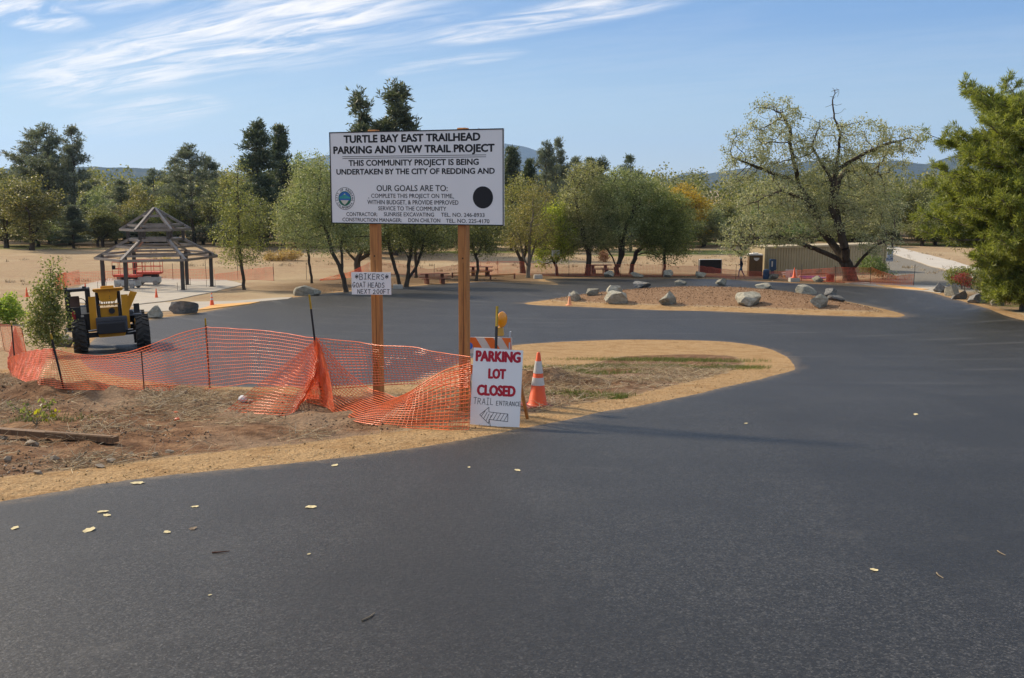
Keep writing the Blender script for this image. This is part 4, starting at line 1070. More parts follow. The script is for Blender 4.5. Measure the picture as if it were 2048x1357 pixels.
for i, (a, b, c, d, l, g, dk) in enumerate([
    (1134, 1164, 584, 604, 'pale boulder right behind the faded cone on the island tip', GI, 0), (1172, 1199, 578, 592, 'small boulder at the back of the island near its left tip', GI, 0), (1209, 1257, 585, 611, 'largest grey boulder at the left front of the mulch island', GI, 0),
    (1213, 1247, 573, 588, 'flat boulder behind the largest one on the left of the island', GI, 0), (1265, 1303, 565, 578, 'dark low boulder on the back left rim of the island', GI, 1), (1316, 1354, 586, 613, 'blocky boulder at the front middle of the mulch island', GI, 0),
    (1348, 1375, 561, 572, 'small pale boulder on the back rim behind the blocky one', GI, 0), (1431, 1454, 559, 573, 'pointed pale boulder on the back rim of the island', GI, 0), (1474, 1524, 587, 614, 'wide flat topped boulder at the front right of the island', GI, 0),
    (1509, 1546, 568, 579, 'low boulder on the mound crest behind the flat topped one', GI, 0), (1592, 1633, 572, 590, 'long sloping boulder at the back right of the island', GI, 0), (1617, 1659, 591, 617, 'squarish boulder nearest to the right end of the island', GI, 0),
    (1649, 1675, 578, 596, 'small dark boulder behind the squarish one', GI, 1), (1657, 1691, 592, 605, 'flat bluish boulder right of the squarish one', GI, 1),
    (1207, 1230, 543, 556, 'boulder by the leg of the far picnic table', GF, 0), (1260, 1289, 546, 557, 'flat boulder on the far edge right of the picnic table', GF, 0), (1327, 1347, 542, 557, 'round boulder on the far edge below the dense dark oak', GF, 0), (1392, 1413, 545, 558, 'boulder on the far edge left of the black panel', GF, 0),
    (1530, 1559, 549, 561, 'pale boulder beside the blue barrel', GF, 0), (1626, 1649, 554, 566, 'pale boulder left of the dark red bin', GF, 0),
    (1867, 1896, 568, 588, 'leftmost dark boulder below the big pine', GRt, 1), (1892, 1918, 575, 595, 'grey boulder second from left below the big pine', GRt, 0), (1905, 1934, 583, 601, 'pointed boulder in the middle of the row below the big pine', GRt, 1), (1937, 1977, 590, 609, 'long dark boulder fourth in the row below the big pine', GRt, 1), (1984, 2010, 596, 614, 'rightmost boulder in the row below the big pine', GRt, 0),
    (287, 324, 615, 640, 'triangular grey boulder right of the yellow machine', GL, 0), (339, 394, 604, 631, 'large blue grey boulder by the concrete walkway', GL, 1), (586, 640, 573, 594, 'flat pale boulder on the dirt left of the picnic grove', GL, 0), (108, 149, 673, 697, 'boulder beside the left wheel of the yellow machine', GL, 1), (128, 150, 652, 666, 'smaller boulder behind the left wheel of the yellow machine', GL, 0)]):
    boulder(a, b, c, d, l, g, 100 + i * 7, bool(dk))

# ------------------------------------------------------------------ text
def text_mesh(s):
    cu = bpy.data.curves.new('lettering', 'FONT'); cu.body = s; cu.size = 1.0; cu.resolution_u = 3
    o = bpy.data.objects.new('lettering', cu)
    tmp = bpy.data.scenes.get('lettering_tmp') or bpy.data.scenes.new('lettering_tmp')
    tmp.collection.objects.link(o)
    me = bpy.data.meshes.new_from_object(o)
    bpy.data.objects.remove(o)
    co = np.empty(len(me.vertices) * 3, np.float32); me.vertices.foreach_get('co', co)
    F = [tuple(p.vertices) for p in me.polygons]; bpy.data.meshes.remove(me)
    return co.reshape(-1, 3), F
CAP = text_mesh('H')[0][:, 1].max()
def lettering(s, x0, x1, z0, z1, mat, parent, bold=0.0, y=-0.002, name='lettering', rot=0.0, split=False):
    """a line of capitals fitted to the rectangle, on the plane facing -y; BOLD widens the strokes (share of the cap height)"""
    co, F = text_mesh(s)
    lo, hi = co.min(0), co.max(0); e = bold * (z1 - z0)
    xx = (co[:, 0] - lo[0]) / (hi[0] - lo[0]) * (x1 - x0 - 2 * e) + x0 + e; zz = co[:, 1] / CAP * (z1 - z0 - 2 * e) + z0 + e
    cx, cz = (x0 + x1) / 2, (z0 + z1) / 2; cr, sr = math.cos(rot), math.sin(rot)
    offs = [(0, 0)] if e <= 0 else [(e * math.cos(k * math.pi / 4), e * 0.8 * math.sin(k * math.pi / 4)) for k in range(8)]
    par = list(range(len(co)))
    def find(i):
        while par[i] != i: par[i] = par[par[i]]; i = par[i]
        return i
    for f in F:
        for i in f[1:]: par[find(i)] = find(f[0])
    isl = {}
    for f in F: isl.setdefault(find(f[0]) if split else 0, []).append(f)
    out = []
    for fs in isl.values():
        ids = sorted({i for f in fs for i in f}); mp = {i: k for k, i in enumerate(ids)}; V, FF = [], []
        for q, (dx, dz) in enumerate(offs):
            base = len(V)
            for i in ids:
                a, c = xx[i] + dx - cx, zz[i] + dz - cz
                V.append((cx + a * cr - c * sr, y - q * 0.00006, cz + a * sr + c * cr))
            FF += [tuple(base + mp[i] for i in f) for f in fs]
        nm = 'letter' if split else name
        me = bpy.data.meshes.new(nm); me.from_pydata(V, [], FF); me.update()
        o = obj(nm, me, mat, parent)
        if not split and len(s) > 1: o['kind'] = 'stuff'
        out.append(o)
    return out
STROKE = {'A': [[(0, 0), (.35, 1), (.7, 0)], [(.12, .35), (.58, .35)]], 'B': [[(0, 0), (0, 1), (.5, .95), (.55, .7), (.45, .52), (0, .5)], [(.45, .52), (.65, .3), (.55, .05), (0, 0)]], 'C': [[(.65, .85), (.4, 1), (.1, .8), (0, .5), (.1, .15), (.4, 0), (.65, .12)]],
    'D': [[(0, 0), (.05, 1), (.4, .95), (.65, .6), (.55, .2), (.3, 0), (0, 0)]], 'E': [[(.6, 1), (0, 1), (0, 0), (.6, 0)], [(0, .5), (.5, .52)]], 'F': [[(.6, 1), (0, 1), (0, 0)], [(0, .5), (.45, .5)]], 'G': [[(.6, .85), (.35, 1), (.05, .7), (0, .35), (.2, 0), (.55, .1), (.6, .42), (.3, .42)]],
    'H': [[(0, 0), (0, 1)], [(.6, 0), (.6, 1)], [(0, .5), (.6, .5)]], 'I': [[(.3, 0), (.3, 1)], [(.05, 1), (.55, 1)], [(.05, 0), (.55, 0)]], 'K': [[(0, 0), (0, 1)], [(.55, 1), (0, .45), (.6, 0)]], 'L': [[(0, 1), (0, 0), (.55, 0)]],
    'N': [[(0, 0), (0, 1), (.6, 0), (.6, 1)]], 'O': [[(.35, 1), (.08, .75), (0, .4), (.2, .03), (.5, .05), (.65, .45), (.55, .85), (.35, 1)]], 'R': [[(0, 0), (0, 1), (.45, .95), (.58, .75), (.45, .52), (0, .48)], [(.25, .48), (.62, 0)]],
    'S': [[(.58, .88), (.3, 1), (.05, .8), (.2, .55), (.5, .45), (.6, .2), (.35, 0), (.02, .12)]], 'T': [[(0, 1), (.65, 1)], [(.33, 1), (.33, 0)]], 'X': [[(0, 1), (.6, 0)], [(.6, 1), (0, 0)]], '2': [[(.02, .8), (.25, 1), (.5, .85), (.45, .5), (0, 0), (.62, .04)]],
    '0': [[(.35, 1), (.08, .75), (0, .4), (.2, .03), (.5, .05), (.65, .45), (.55, .85), (.35, 1)]], '*': [[(.3, .1), (.3, .95)], [(0, .3), (.6, .75)], [(0, .75), (.6, .3)], [(-.05, .52), (.65, .52)]]}
def strokes(lines, th, mat, parent, name, y=-0.002):
    bm = bmesh.new()
    for pts in lines:
        for (xa, za), (xb, zb) in zip(pts, pts[1:]):
            d = Vector((xb - xa, zb - za)); 
            if d.length < 1e-6: continue
            d.normalize(); n = Vector((-d.y, d.x)) * th / 2; e = d * th * 0.3
            q = [(xa - e.x + n.x, za - e.y + n.y), (xa - e.x - n.x, za - e.y - n.y), (xb + e.x - n.x, zb + e.y - n.y), (xb + e.x + n.x, zb + e.y + n.y)]
            y -= 0.00001
            bm.faces.new([bm.verts.new((a, y, b)) for a, b in q])
    me = bpy.data.meshes.new(name); bm.to_mesh(me); bm.free()
    o = obj(name, me, mat, parent); o['kind'] = 'stuff'
    return o
def handwrite(s, x0, x1, z0, z1, th, mat, parent, jit=0.05):
    ad = 0.92; w = sum(0.5 if c == ' ' else ad for c in s) - 0.25; k = (x1 - x0) / w; h = z1 - z0; x = x0; L_ = []
    for c in s:
        if c == ' ': x += 0.5 * k; continue
        jz, js = random.uniform(-jit, jit) * h, 1 + random.uniform(-jit, jit) * 1.5
        for st in STROKE[c]:
            L_.append([(x + (px + random.uniform(-.02, .02) + 0.06 * pz) * k, z0 + jz + pz * h * js) for px, pz in st])
        x += ad * k
    strokes(L_, th, mat, parent, 'handwriting')

# ------------------------------------------------------------------ the billboard
M['white_sign'] = plain('white_sign_paint', (0.82, 0.815, 0.80), 0.45, 0.03, 1.2, spec=0.4)
M['black'] = plain('black_paint', (0.012, 0.012, 0.014), 0.5, 0.1)
M['red_ink'] = plain('red_vinyl', (0.46, 0.012, 0.028), 0.5, 0.08)
M['marker'] = plain('black_marker', (0.05, 0.05, 0.055), 0.7, 0.2, 30)
M['blue_ink'] = plain('seal_blue', (0.02, 0.14, 0.42), 0.5, 0.1)
M['green_ink'] = plain('seal_green', (0.015, 0.15, 0.09), 0.5, 0.15)
M['teal_ink'] = plain('seal_teal', (0.03, 0.33, 0.30), 0.5, 0.15)
M['cream_ink'] = plain('seal_cream', (0.62, 0.60, 0.50), 0.5, 0.08)
M['steel'] = plain('galvanised_steel', (0.42, 0.43, 0.44), 0.45, 0.15, 8, metal=0.7)
def wood_mat(name, c, c2, sc_=2.0):
    m, nt, b = new_mat(name)
    f = tnoise(nt, 3.2 * sc_, 6, 0.6, sc3=(6, 6, 0.35)); g = tnoise(nt, 1.0, 3)
    cc = cramp(nt, f, [(0.3, c2), (0.5, c), (0.75, tuple(min(1, x * 1.25) for x in c))])
    nt.links.new(mixc(nt, maths(nt, 'MULTIPLY', g, 0.35), cc, c2), b.inputs['Base Color'])
    b.inputs['Roughness'].default_value = 0.75
    bump(nt, b, f, 0.4, 0.008)
    return m
M['cedar'] = wood_mat('orange_brown_timber', (0.47, 0.20, 0.06), (0.26, 0.10, 0.032))
M['knot'] = plain('dark_knot', (0.06, 0.025, 0.012), 0.8)
pl, pr = at_depth(661.5, 356, 13.74), at_depth(1008, 354.5, 12.83)
sgn_w = math.hypot(pr.x - pl.x, pr.y - pl.y); sgn_rz = math.atan2(pr.y - pl.y, pr.x - pl.x)
def billboard():
    cx, cy = (pl.x + pr.x) / 2, (pl.y + pr.y) / 2
    gz = T(cx, cy); t = thing('billboard', 'large white project billboard on two timber posts', 'sign', (cx, cy, gz), sgn_rz)
    zt = (at_depth(661.5, 265, 13.74).z + at_depth(1008, 257, 12.83).z) / 2 - gz; zb = (at_depth(661.5, 447.5, 13.74).z + at_depth(1008, 452, 12.83).z) / 2 - gz
    W, H = sgn_w, zt - zb
    panel = MB().box((0, 0, (zt + zb) / 2), (W, 0.02, H)).build('panel', M['white_sign'], t)
    fr = 0.013
    for nm, c, d in (('border', (0, -0.012, zt - fr / 2), (W, 0.005, fr)), ('border', (0, -0.012, zb + fr / 2), (W, 0.005, fr)), ('border', (-W / 2 + fr / 2, -0.012, (zt + zb) / 2), (fr, 0.005, H - 2 * fr)), ('border', (W / 2 - fr / 2, -0.012, (zt + zb) / 2), (fr, 0.005, H - 2 * fr))):
        MB().box(c, d).build(nm, M['black'], panel)
    X = lambda u: -W / 2 + (u - 75) / (1357 - 75) * W          # from the enlarged photo of the board
    def Z(u, v):                                              # undo the board's slant in the picture
        k = (u - 75) / 1282.0; top = 131 + (97 - 131) * k; bot = 798 + (812 - 798) * k
        return zt - (v - top) / (bot - top) * H
    yy = -0.0115
    def line(s, u0, u1, v0, v1, bold):
        um = (u0 + u1) / 2; lettering(s, X(u0), X(u1), Z(um, v1), Z(um, v0), M['black'], panel, bold, yy, split=bold > 0.03)
    line('TURTLE BAY EAST TRAILHEAD', 186, 1196, 140, 199, 0.060); line('PARKING AND VIEW TRAIL PROJECT', 104, 1295, 221, 279, 0.060)
    line('THIS COMMUNITY PROJECT IS BEING', 221, 1184, 325, 370, 0.045); line('UNDERTAKEN BY THE CITY OF REDDING AND', 124, 1296, 391, 434, 0.045)
    line('OUR GOALS ARE TO:', 433, 961, 514, 558, 0.016); line('COMPLETE THIS PROJECT ON TIME,', 391, 1001, 577, 608, 0.012); line('WITHIN BUDGET, & PROVIDE IMPROVED', 360, 1038, 624, 656, 0.012)
    line('SERVICE TO THE COMMUNITY', 443, 950, 671, 701, 0.012)
    for s, u0, u1, v0, v1 in (('CONTRACTOR:', 195, 436, 715, 743), ('SUNRISE EXCAVATING', 485, 860, 715, 744), ('TEL. NO. 246-8933', 911, 1223, 717, 746), ('CONSTRUCTION MANAGER:', 163, 620, 757, 784), ('DON CHILTON', 669, 905, 759, 787), ('TEL. NO. 225-4170', 946, 1257, 762, 791)):
        line(s, u0, u1, v0, v1, 0.012)
    for dv in (0, 14):
        z = (Z(700, 299 + dv) ); MB().box(((X(174) + X(1235)) / 2, yy, z), (X(1235) - X(174), 0.002, 0.006)).build('rule_line', M['black'], panel)
    px_ = W / 1282.0
    def disc(u, v, r, mat, y, name, par=panel, sx=1.0):
        return MB().lathe([(r, y), (r, y + 0.0012)], (X(u), 0, Z(u, v)), 40, 'Y').build(name, mat, par)
    disc(1212, 602, 71 * px_, M['black'], yy - 0.001, 'black_dot')
    # the round seal: ring, lettering, lake and mountain
    R0 = 76 * px_; su, sv = 186, 614
    seal = disc(su, sv, R0, M['black'], yy - 0.001, 'seal')
    disc(su, sv, R0 * 0.96, M['white_sign'], yy - 0.0022, 'seal_ring', seal)
    disc(su, sv, R0 * 0.66, M['green_ink'], yy - 0.0036, 'seal_ground', seal)
    cx_, cz_ = X(su), Z(su, sv)
    def poly(pts, mat, y, name):
        MB().prism([(cx_ + a * R0, cz_ + b * R0) for a, b in pts], y, y + 0.0008).build(name, mat, seal)
    arc = lambda a0, a1, r, n=16: [(r * math.cos(R(a0 + (a1 - a0) * i / n)), r * math.sin(R(a0 + (a1 - a0) * i / n))) for i in range(n + 1)]
    poly(arc(15, 165, 0.60), M['blue_ink'], yy - 0.0048, 'seal_sky'); poly([(-.58, .12), (-.3, .22), (0, .45), (.3, .22), (.58, .12), (.6, 0), (-.6, 0)], M['teal_ink'], yy - 0.0060, 'seal_mountain')
    poly([(-.56, 0), (.56, 0), (.56, -.16), (-.56, -.16)], M['blue_ink'], yy - 0.0060, 'seal_lake'); poly([(-.42, -.14), (.42, -.14), (.22, -.4), (0, -.56), (-.22, -.4)], M['cream_ink'], yy - 0.0072, 'seal_shield'); poly([(-.09, .34), (.10, .36), (.02, .47)], M['cream_ink'], yy - 0.0072, 'seal_snow')
    def ring(s, a0, a1, inner):
        for i, ch in enumerate(s):
            if ch == ' ': continue
            a = a0 + (a1 - a0) * i / (len(s) - 1); r = R0 * 0.81; x, z = cx_ + r * math.cos(R(a)), cz_ + r * math.sin(R(a))
            hw = R0 * (0.03 if ch == 'I' else 0.075); hh = R0 * 0.10
            lettering(ch, x - hw, x + hw, z - hh, z + hh, M['black'], seal, 0.03, yy - 0.0045, 'seal_letter', R(a - 90) if not inner else R(a + 90))
    ring('CITY OF REDDING', 190, -10, False); ring('CALIFORNIA', 212, 328, True)
    for u, v in ((372, 609), (1004, 610), (997, 268), (1186, 100)): disc(u, v, 0.008, M['steel'], yy - 0.003, 'bolt')
    # posts stand behind the panel
    for pxl, bpx in ((747, 752), (919.5, 924)):
        k = (pxl - 661) / 347.0; lx = -W / 2 + W * (0.5 * k + 0.5 * k * 13.74 / (13.74 + (12.83 - 13.74) * k)); ly = 0.072
        p = MB().box((lx, ly, (zt - 0.0) / 2 - 0.2 + 0.02), (0.115, 0.115, zt + 0.4), bevel=0.006).build('post', M['cedar'], t)
        MB().lathe([(0.012, -0.0015), (0.012, 0.0)], (lx + 0.01, ly - 0.0585, zb - 0.42), 12, 'Y').build('knot', M['knot'], p)
        MB().box((lx + 0.015, ly - 0.058, zb * 0.45), (0.006, 0.002, zb * 0.7)).build('crack', M['knot'], p)
    return t, W, zt, zb, gz
bb, bbW, bbzt, bbzb, bbgz = billboard()
def notice():
    # hand-written notice nailed to the left post
    a = at_depth(743, 567, 13.42)
    t = thing('paper_notice', 'white hand written notice board nailed to the left billboard post', 'notice', (a.x, a.y - 0.02, a.z), sgn_rz + R(3)); t.rotation_euler = (0, R(-0.5), sgn_rz * 0.45)
    s = mpp(13.4); w, h = 82 * s, 45 * s
    p = MB().box((0, 0, 0), (w, 0.008, h)).build('board', M['white_sign'], t)
    X = lambda u: -w / 2 + (u - 228) / 300 * w
    Z = lambda v: h / 2 - (v - 1160) / 157 * h
    for s_, u0, u1, v0, v1 in (('*BIKERS*', 258, 510, 1172, 1210), ('GOAT HEADS', 236, 478, 1232, 1266), ('NEXT 200FT', 272, 515, 1280, 1310)):
        handwrite(s_, X(u0), X(u1), Z(v1), Z(v0), 0.0075, M['marker'], p)
        for c in p.children: c.location.y = -0.0045
notice()

# ------------------------------------------------------------------ closed sign, cone, barricade
def closed_sign():
    b = at(990, 853); Y = b.y; s = mpp(Y)
    t = thing('closed_sign', 'white parking lot closed board propped on the ground', 'sign', (b.x, b.y, b.z - 0.01), sgn_rz * 0.35)
    t.rotation_euler = (R(-9), R(1.0), sgn_rz * 0.35)
    w, h = 104 * s, 158 * s * 1.02
    p = MB().prism([(-w / 2 - 0.005, 0.02), (w / 2 - 0.01, 0.0), (w / 2, h * 0.985), (-w / 2 + 0.01, h)], 0, 0.008).build('board', M['white_sign'], t)
    X = lambda u: -w / 2 + (u - 183) / (718 - 183) * w
    Z = lambda u, v: h - (v - (472 + (u - 190) * 0.043)) / 800 * h
    for s_, u0, u1, v0, v1 in (('PARKING', 215, 697, 507, 632), ('LOT', 356, 547, 686, 803), ('CLOSED', 242, 656, 853, 978)):
        um = (u0 + u1) / 2; lettering(s_, X(u0), X(u1), Z(um, v1 - 8), Z(um, v0 + 2), M['red_ink'], p, 0.070, -0.0015, split=True)
    handwrite('TRAIL', X(212), X(425), Z(318, 1052), Z(318, 988), 0.006, M['marker'], p); handwrite('ENTRANCE', X(455), X(715), Z(585, 1066), Z(585, 1022), 0.006, M['marker'], p)
    A = lambda pts: [(X(u), Z(450, v)) for u, v in pts]
    L_ = [A([(283, 1165), (378, 1085), (380, 1132), (582, 1145), (583, 1222), (385, 1208), (380, 1250), (283, 1165)])]
    L_ += [A([(300 + k * 26, 1180 + k * 22), (340 + k * 26 - (k * 4), 1122 + k * 14)]) for k in range(4)] + [A([(390 + k * 38, 1208 + k * 2), (430 + k * 38, 1138 + k * 2)]) for k in range(5)] + [A([(380, 1250), (385, 1215), (400, 1270), (412, 1290)])]
    strokes(L_, 0.006, M['marker'], p, 'arrow')
    # leg that props it up, seen at its right edge
    MB().bar((w * 0.44, 0.02, h * 0.62), (w * 0.56, 0.42, 0.09), 0.035, 0.03).build('prop_leg', M['cedar'], t)
closed_sign()
M['cone'] = plain('orange_cone_plastic', (0.72, 0.085, 0.015), 0.5, 0.12, 5, dirt=((0.10, 0.03, 0.02), 0.60))
M['cone_clean'] = plain('bright_orange_plastic', (0.80, 0.10, 0.02), 0.5, 0.08, 5)
M['cone_faded'] = plain('faded_cone_plastic', (0.72, 0.28, 0.13), 0.6, 0.08, 5)
M['reflect'] = plain('grey_reflective_band', (0.50, 0.50, 0.48), 0.5, 0.12, 9, dirt=((0.25, 0.20, 0.17), 0.62))
M['white_cone'] = plain('dirty_white_plastic', (0.62, 0.58, 0.52), 0.6, 0.1, 5)
M['rubber'] = plain('dark_red_rubber_base', (0.16, 0.025, 0.015), 0.6, 0.25, 7)
def cone(x, y, h, label, body, bands, base, group='traffic cones', Y=None, rz=0.2, tilt=0.0, top=None):
    b = at(x, y) if Y is None else Y
    t = thing('traffic_cone', label, 'cone', b, rz, group); t.rotation_euler = (0, tilt, rz)
    w = h * 0.52
    m = MB().box((0, 0, h * 0.02), (w, w, h * 0.045), taper=(0.96, 0.96), bevel=h * 0.008); m.build('base', base, t)
    r = lambda z: h * (0.175 * (1 - z) + 0.032 * z)
    MB().lathe([(r(0) * 1.12, h * 0.04), (r(0.06), h * 0.07), (r(1), h * 0.985), (r(1) * 0.6, h)], (0, 0, 0), 24).build('body', body, t, True)
    for a, c in bands: MB().lathe([(r(a) * 1.0 + 0.003, h * a), (r(c) + 0.003, h * c)], (0, 0, 0), 24).build('reflective_band', M['reflect'], t, True)
    if top: MB().lathe([(r(0.72) + .003, h * .72), (r(1) + .004, h * 1.002)], (0, 0, 0), 20).build('faded_top', top, t, True)
cone(1075, 813, 0.74, 'tall dirty orange cone with two grey bands beside the closed sign', M['cone'], [(0.40, 0.54), (0.62, 0.84)], M['rubber'], tilt=R(1), rz=0.35)
cone(1139, 611, 0.72, 'faded cone with a whitish top on the left tip of the island', M['cone_faded'], [], M['cone_faded'], top=M['white_cone'])
cone(424, 612, 0.74, 'orange cone with pale bands at the edge of the concrete walkway', M['cone_clean'], [(0.45, 0.6), (0.68, 0.88)], M['cone_clean'])
cone(313, 597, 0.62, 'plain orange cone on the slab below the pavilion', M['cone_clean'], [], M['cone_clean'])
cone(54, 594, 0.62, 'plain orange cone far left on the tan dirt', M['cone_clean'], [], M['cone_clean'])
cone(171, 582, 0.6, 'orange cone seen past the machine cab on the slab', M['cone_clean'], [], M['cone_clean'])

M['stripe_o'] = plain('orange_reflective_sheet', (0.78, 0.16, 0.03), 0.45, 0.06)
M['amber'] = plain('amber_lens', (0.85, 0.30, 0.01), 0.2, 0.05, spec=0.6)
M['amber_base'] = plain('yellow_lamp_case', (0.55, 0.33, 0.07), 0.5, 0.08)
M['blue_sticker'] = plain('blue_sticker', (0.03, 0.16, 0.55), 0.5, 0.05)
def barricade():
    Y = 13.6; c = at_depth(978, 705, Y); g = T(c.x, c.y); s = mpp(Y)
    t = thing('barricade', 'folding orange and white striped barricade behind the closed sign', 'barricade', (c.x, c.y, g), -0.12)
    zc = at_depth(978, 690, Y).z - g; W = 96 * s; hh = 33 * s
    for i, (z, yo) in enumerate(((zc, -0.06), (zc - 0.36, -0.14))):
        rail = MB().box((0, yo, z), (W, 0.022, hh)).build('rail', M['white_cone'], t)
        for k in range(3):
            x = -W / 2 + 0.09 + k * 0.235
            pts = [(x - 0.06, z + hh / 2 - .002), (x + 0.06, z + hh / 2 - .002), (min(W / 2, x + 0.19), z - hh / 2 + .002), (x + 0.07, z - hh / 2 + .002)]
            MB().prism(pts, yo - 0.0135, yo - 0.011).build('stripe', M['stripe_o'], rail)
        if i == 0: MB().lathe([(0.05, yo - 0.016), (0.05, yo - 0.0137)], (-W / 2 + 0.06, 0, z - 0.01), 20, 'Y').build('blue_sticker', M['blue_sticker'], rail)
    for sx in (-1, 1):
        for fb in (-1, 1):
            MB().bar((sx * (W / 2 - 0.03), fb * 0.30, 0.0), (sx * (W / 2 - 0.03), fb * 0.02, zc + hh / 2 + 0.07), 0.035, 0.02, (1, 0, 0)).build('leg', M['steel'], t)
    lamp = MB().box((W * 0.24, 0.0, zc + hh / 2 + 0.075), (0.10, 0.09, 0.12), taper=(0.8, 0.8), bevel=0.015).build('lamp', M['amber_base'], t)
    MB().lathe([(0.03, -0.035), (0.085, -0.03), (0.105, -0.012), (0.11, 0), (0.105, 0.012), (0.085, 0.03), (0.03, 0.035)], (0, 0, 0), 20, 'Y').build('lens', M['amber'], lamp, True)
    ln = lamp.children[0]; ln.location = (W * 0.28, 0, zc + hh / 2 + 0.235); ln.rotation_euler = (0, 0, R(66))
barricade()

# ------------------------------------------------------------------ safety fences
M['net'] = plain('orange_fence_plastic', (0.88, 0.15, 0.03), 0.30, 0.12, 2.0, spec=0.9)
M['net_far'] = plain('faded_orange_fence_plastic', (0.72, 0.11, 0.05), 0.5, 0.15, 0.6)
M['tpost'] = plain('dark_steel_post', (0.022, 0.022, 0.024), 0.6, 0.3, 8)
M['rust_post'] = plain('rusty_post', (0.10, 0.035, 0.02), 0.8, 0.3, 8)
M['post_yellow'] = plain('yellow_post_tip', (0.42, 0.28, 0.03), 0.6, 0.12, 8)
def resample(P, n, curve=False):
    P = np.array([tuple(p) for p in P], float)
    d = np.concatenate([[0], np.cumsum(np.linalg.norm(np.diff(P, axis=0), axis=1))]); t = np.linspace(0, d[-1], n)
    Q = np.column_stack([np.interp(t, d, P[:, i]) for i in range(3)])
    if n > 12:
        k = np.hanning(7); k /= k.sum()
        S = np.column_stack([np.convolve(np.pad(Q[:, i], 3, mode='edge'), k, 'valid') for i in range(3)]); S[0], S[-1] = Q[0], Q[-1]; Q = S
    return Q, d[-1]
def net_mesh(top, bot, du, dv, rh, rv, wob=0.03, rows=None, seed=1, extra=None, sides=3):
    _, L1 = resample(top, 4); _, L2 = resample(bot, 4)
    n = max(4, int(max(L1, L2) / du)); A, _ = resample(top, n); Bm, _ = resample(bot, n)
    h = np.linalg.norm(A - Bm, axis=1).max(); m = rows or max(3, int(h / dv))
    v = np.linspace(0, 1, m)[None, :, None]
    P = A[:, None] * (1 - v) + Bm[:, None] * v
    u = np.linspace(0, 1, n)[:, None] * np.ones((1, m)); vv = np.ones((n, 1)) * np.linspace(0, 1, m)[None]
    lu = u * max(L1, L2); lv = vv * h
    sag = np.sin(vv * math.pi)
    P[..., 1] += wob * 2.2 * (fbm(lu * 1.6 + seed, lv * 1.6, 3, seed) - 0.47) * 2 * (0.35 + sag)
    P[..., 0] += wob * 0.8 * (fbm(lu * 2.1 + 7, lv * 2.1 + seed, 3, seed + 4) - 0.47) * 2
    P[..., 2] += wob * 0.9 * (fbm(lu * 1.3 + 3, lv * 1.7 + seed, 3, seed + 8) - 0.47) * 2 * (1 - vv)
    if extra is not None: P = extra(P, u, vv)
    h0, h1 = P[:-1].reshape(-1, 3), P[1:].reshape(-1, 3); v0, v1 = P[:, :-1].reshape(-1, 3), P[:, 1:].reshape(-1, 3)
    edge = np.zeros((n - 1, m), bool); edge[:, 0] = edge[:, -1] = True
    Rr = np.concatenate([np.where(edge.ravel(), rh * 1.4, rh), np.full(len(v0), rv)])
    V, F = tubes(np.concatenate([h0, v0]), np.concatenate([h1, v1]), Rr, Rr, sides)
    return np_mesh('net', V, F, True)
def tpost(base, top, parent, tip=0.0, mat=None, w=0.034):
    b, t = Vector(base), Vector(top); d = (t - b)
    s = b + d * (1 - tip)
    q = d.to_track_quat('Z', 'Y').to_matrix()
    m = MB()
    def seg(mm, p0, p1):
        mm.cyl(p0 - (d.normalized() * 0.15 if p0 == b else Vector()), p1, w * 0.32, n=6)
        c = (p0 + p1) / 2; l = (p1 - p0).length
        mm.box(c + q @ Vector((0, -w * 0.3, 0)), (w, w * 0.18, l), q)
        return mm
    o = seg(m, b, s).build('post', mat or M['tpost'], parent)
    if tip: seg(MB(), s, t).build('yellow_tip', M['post_yellow'], o)
    return o
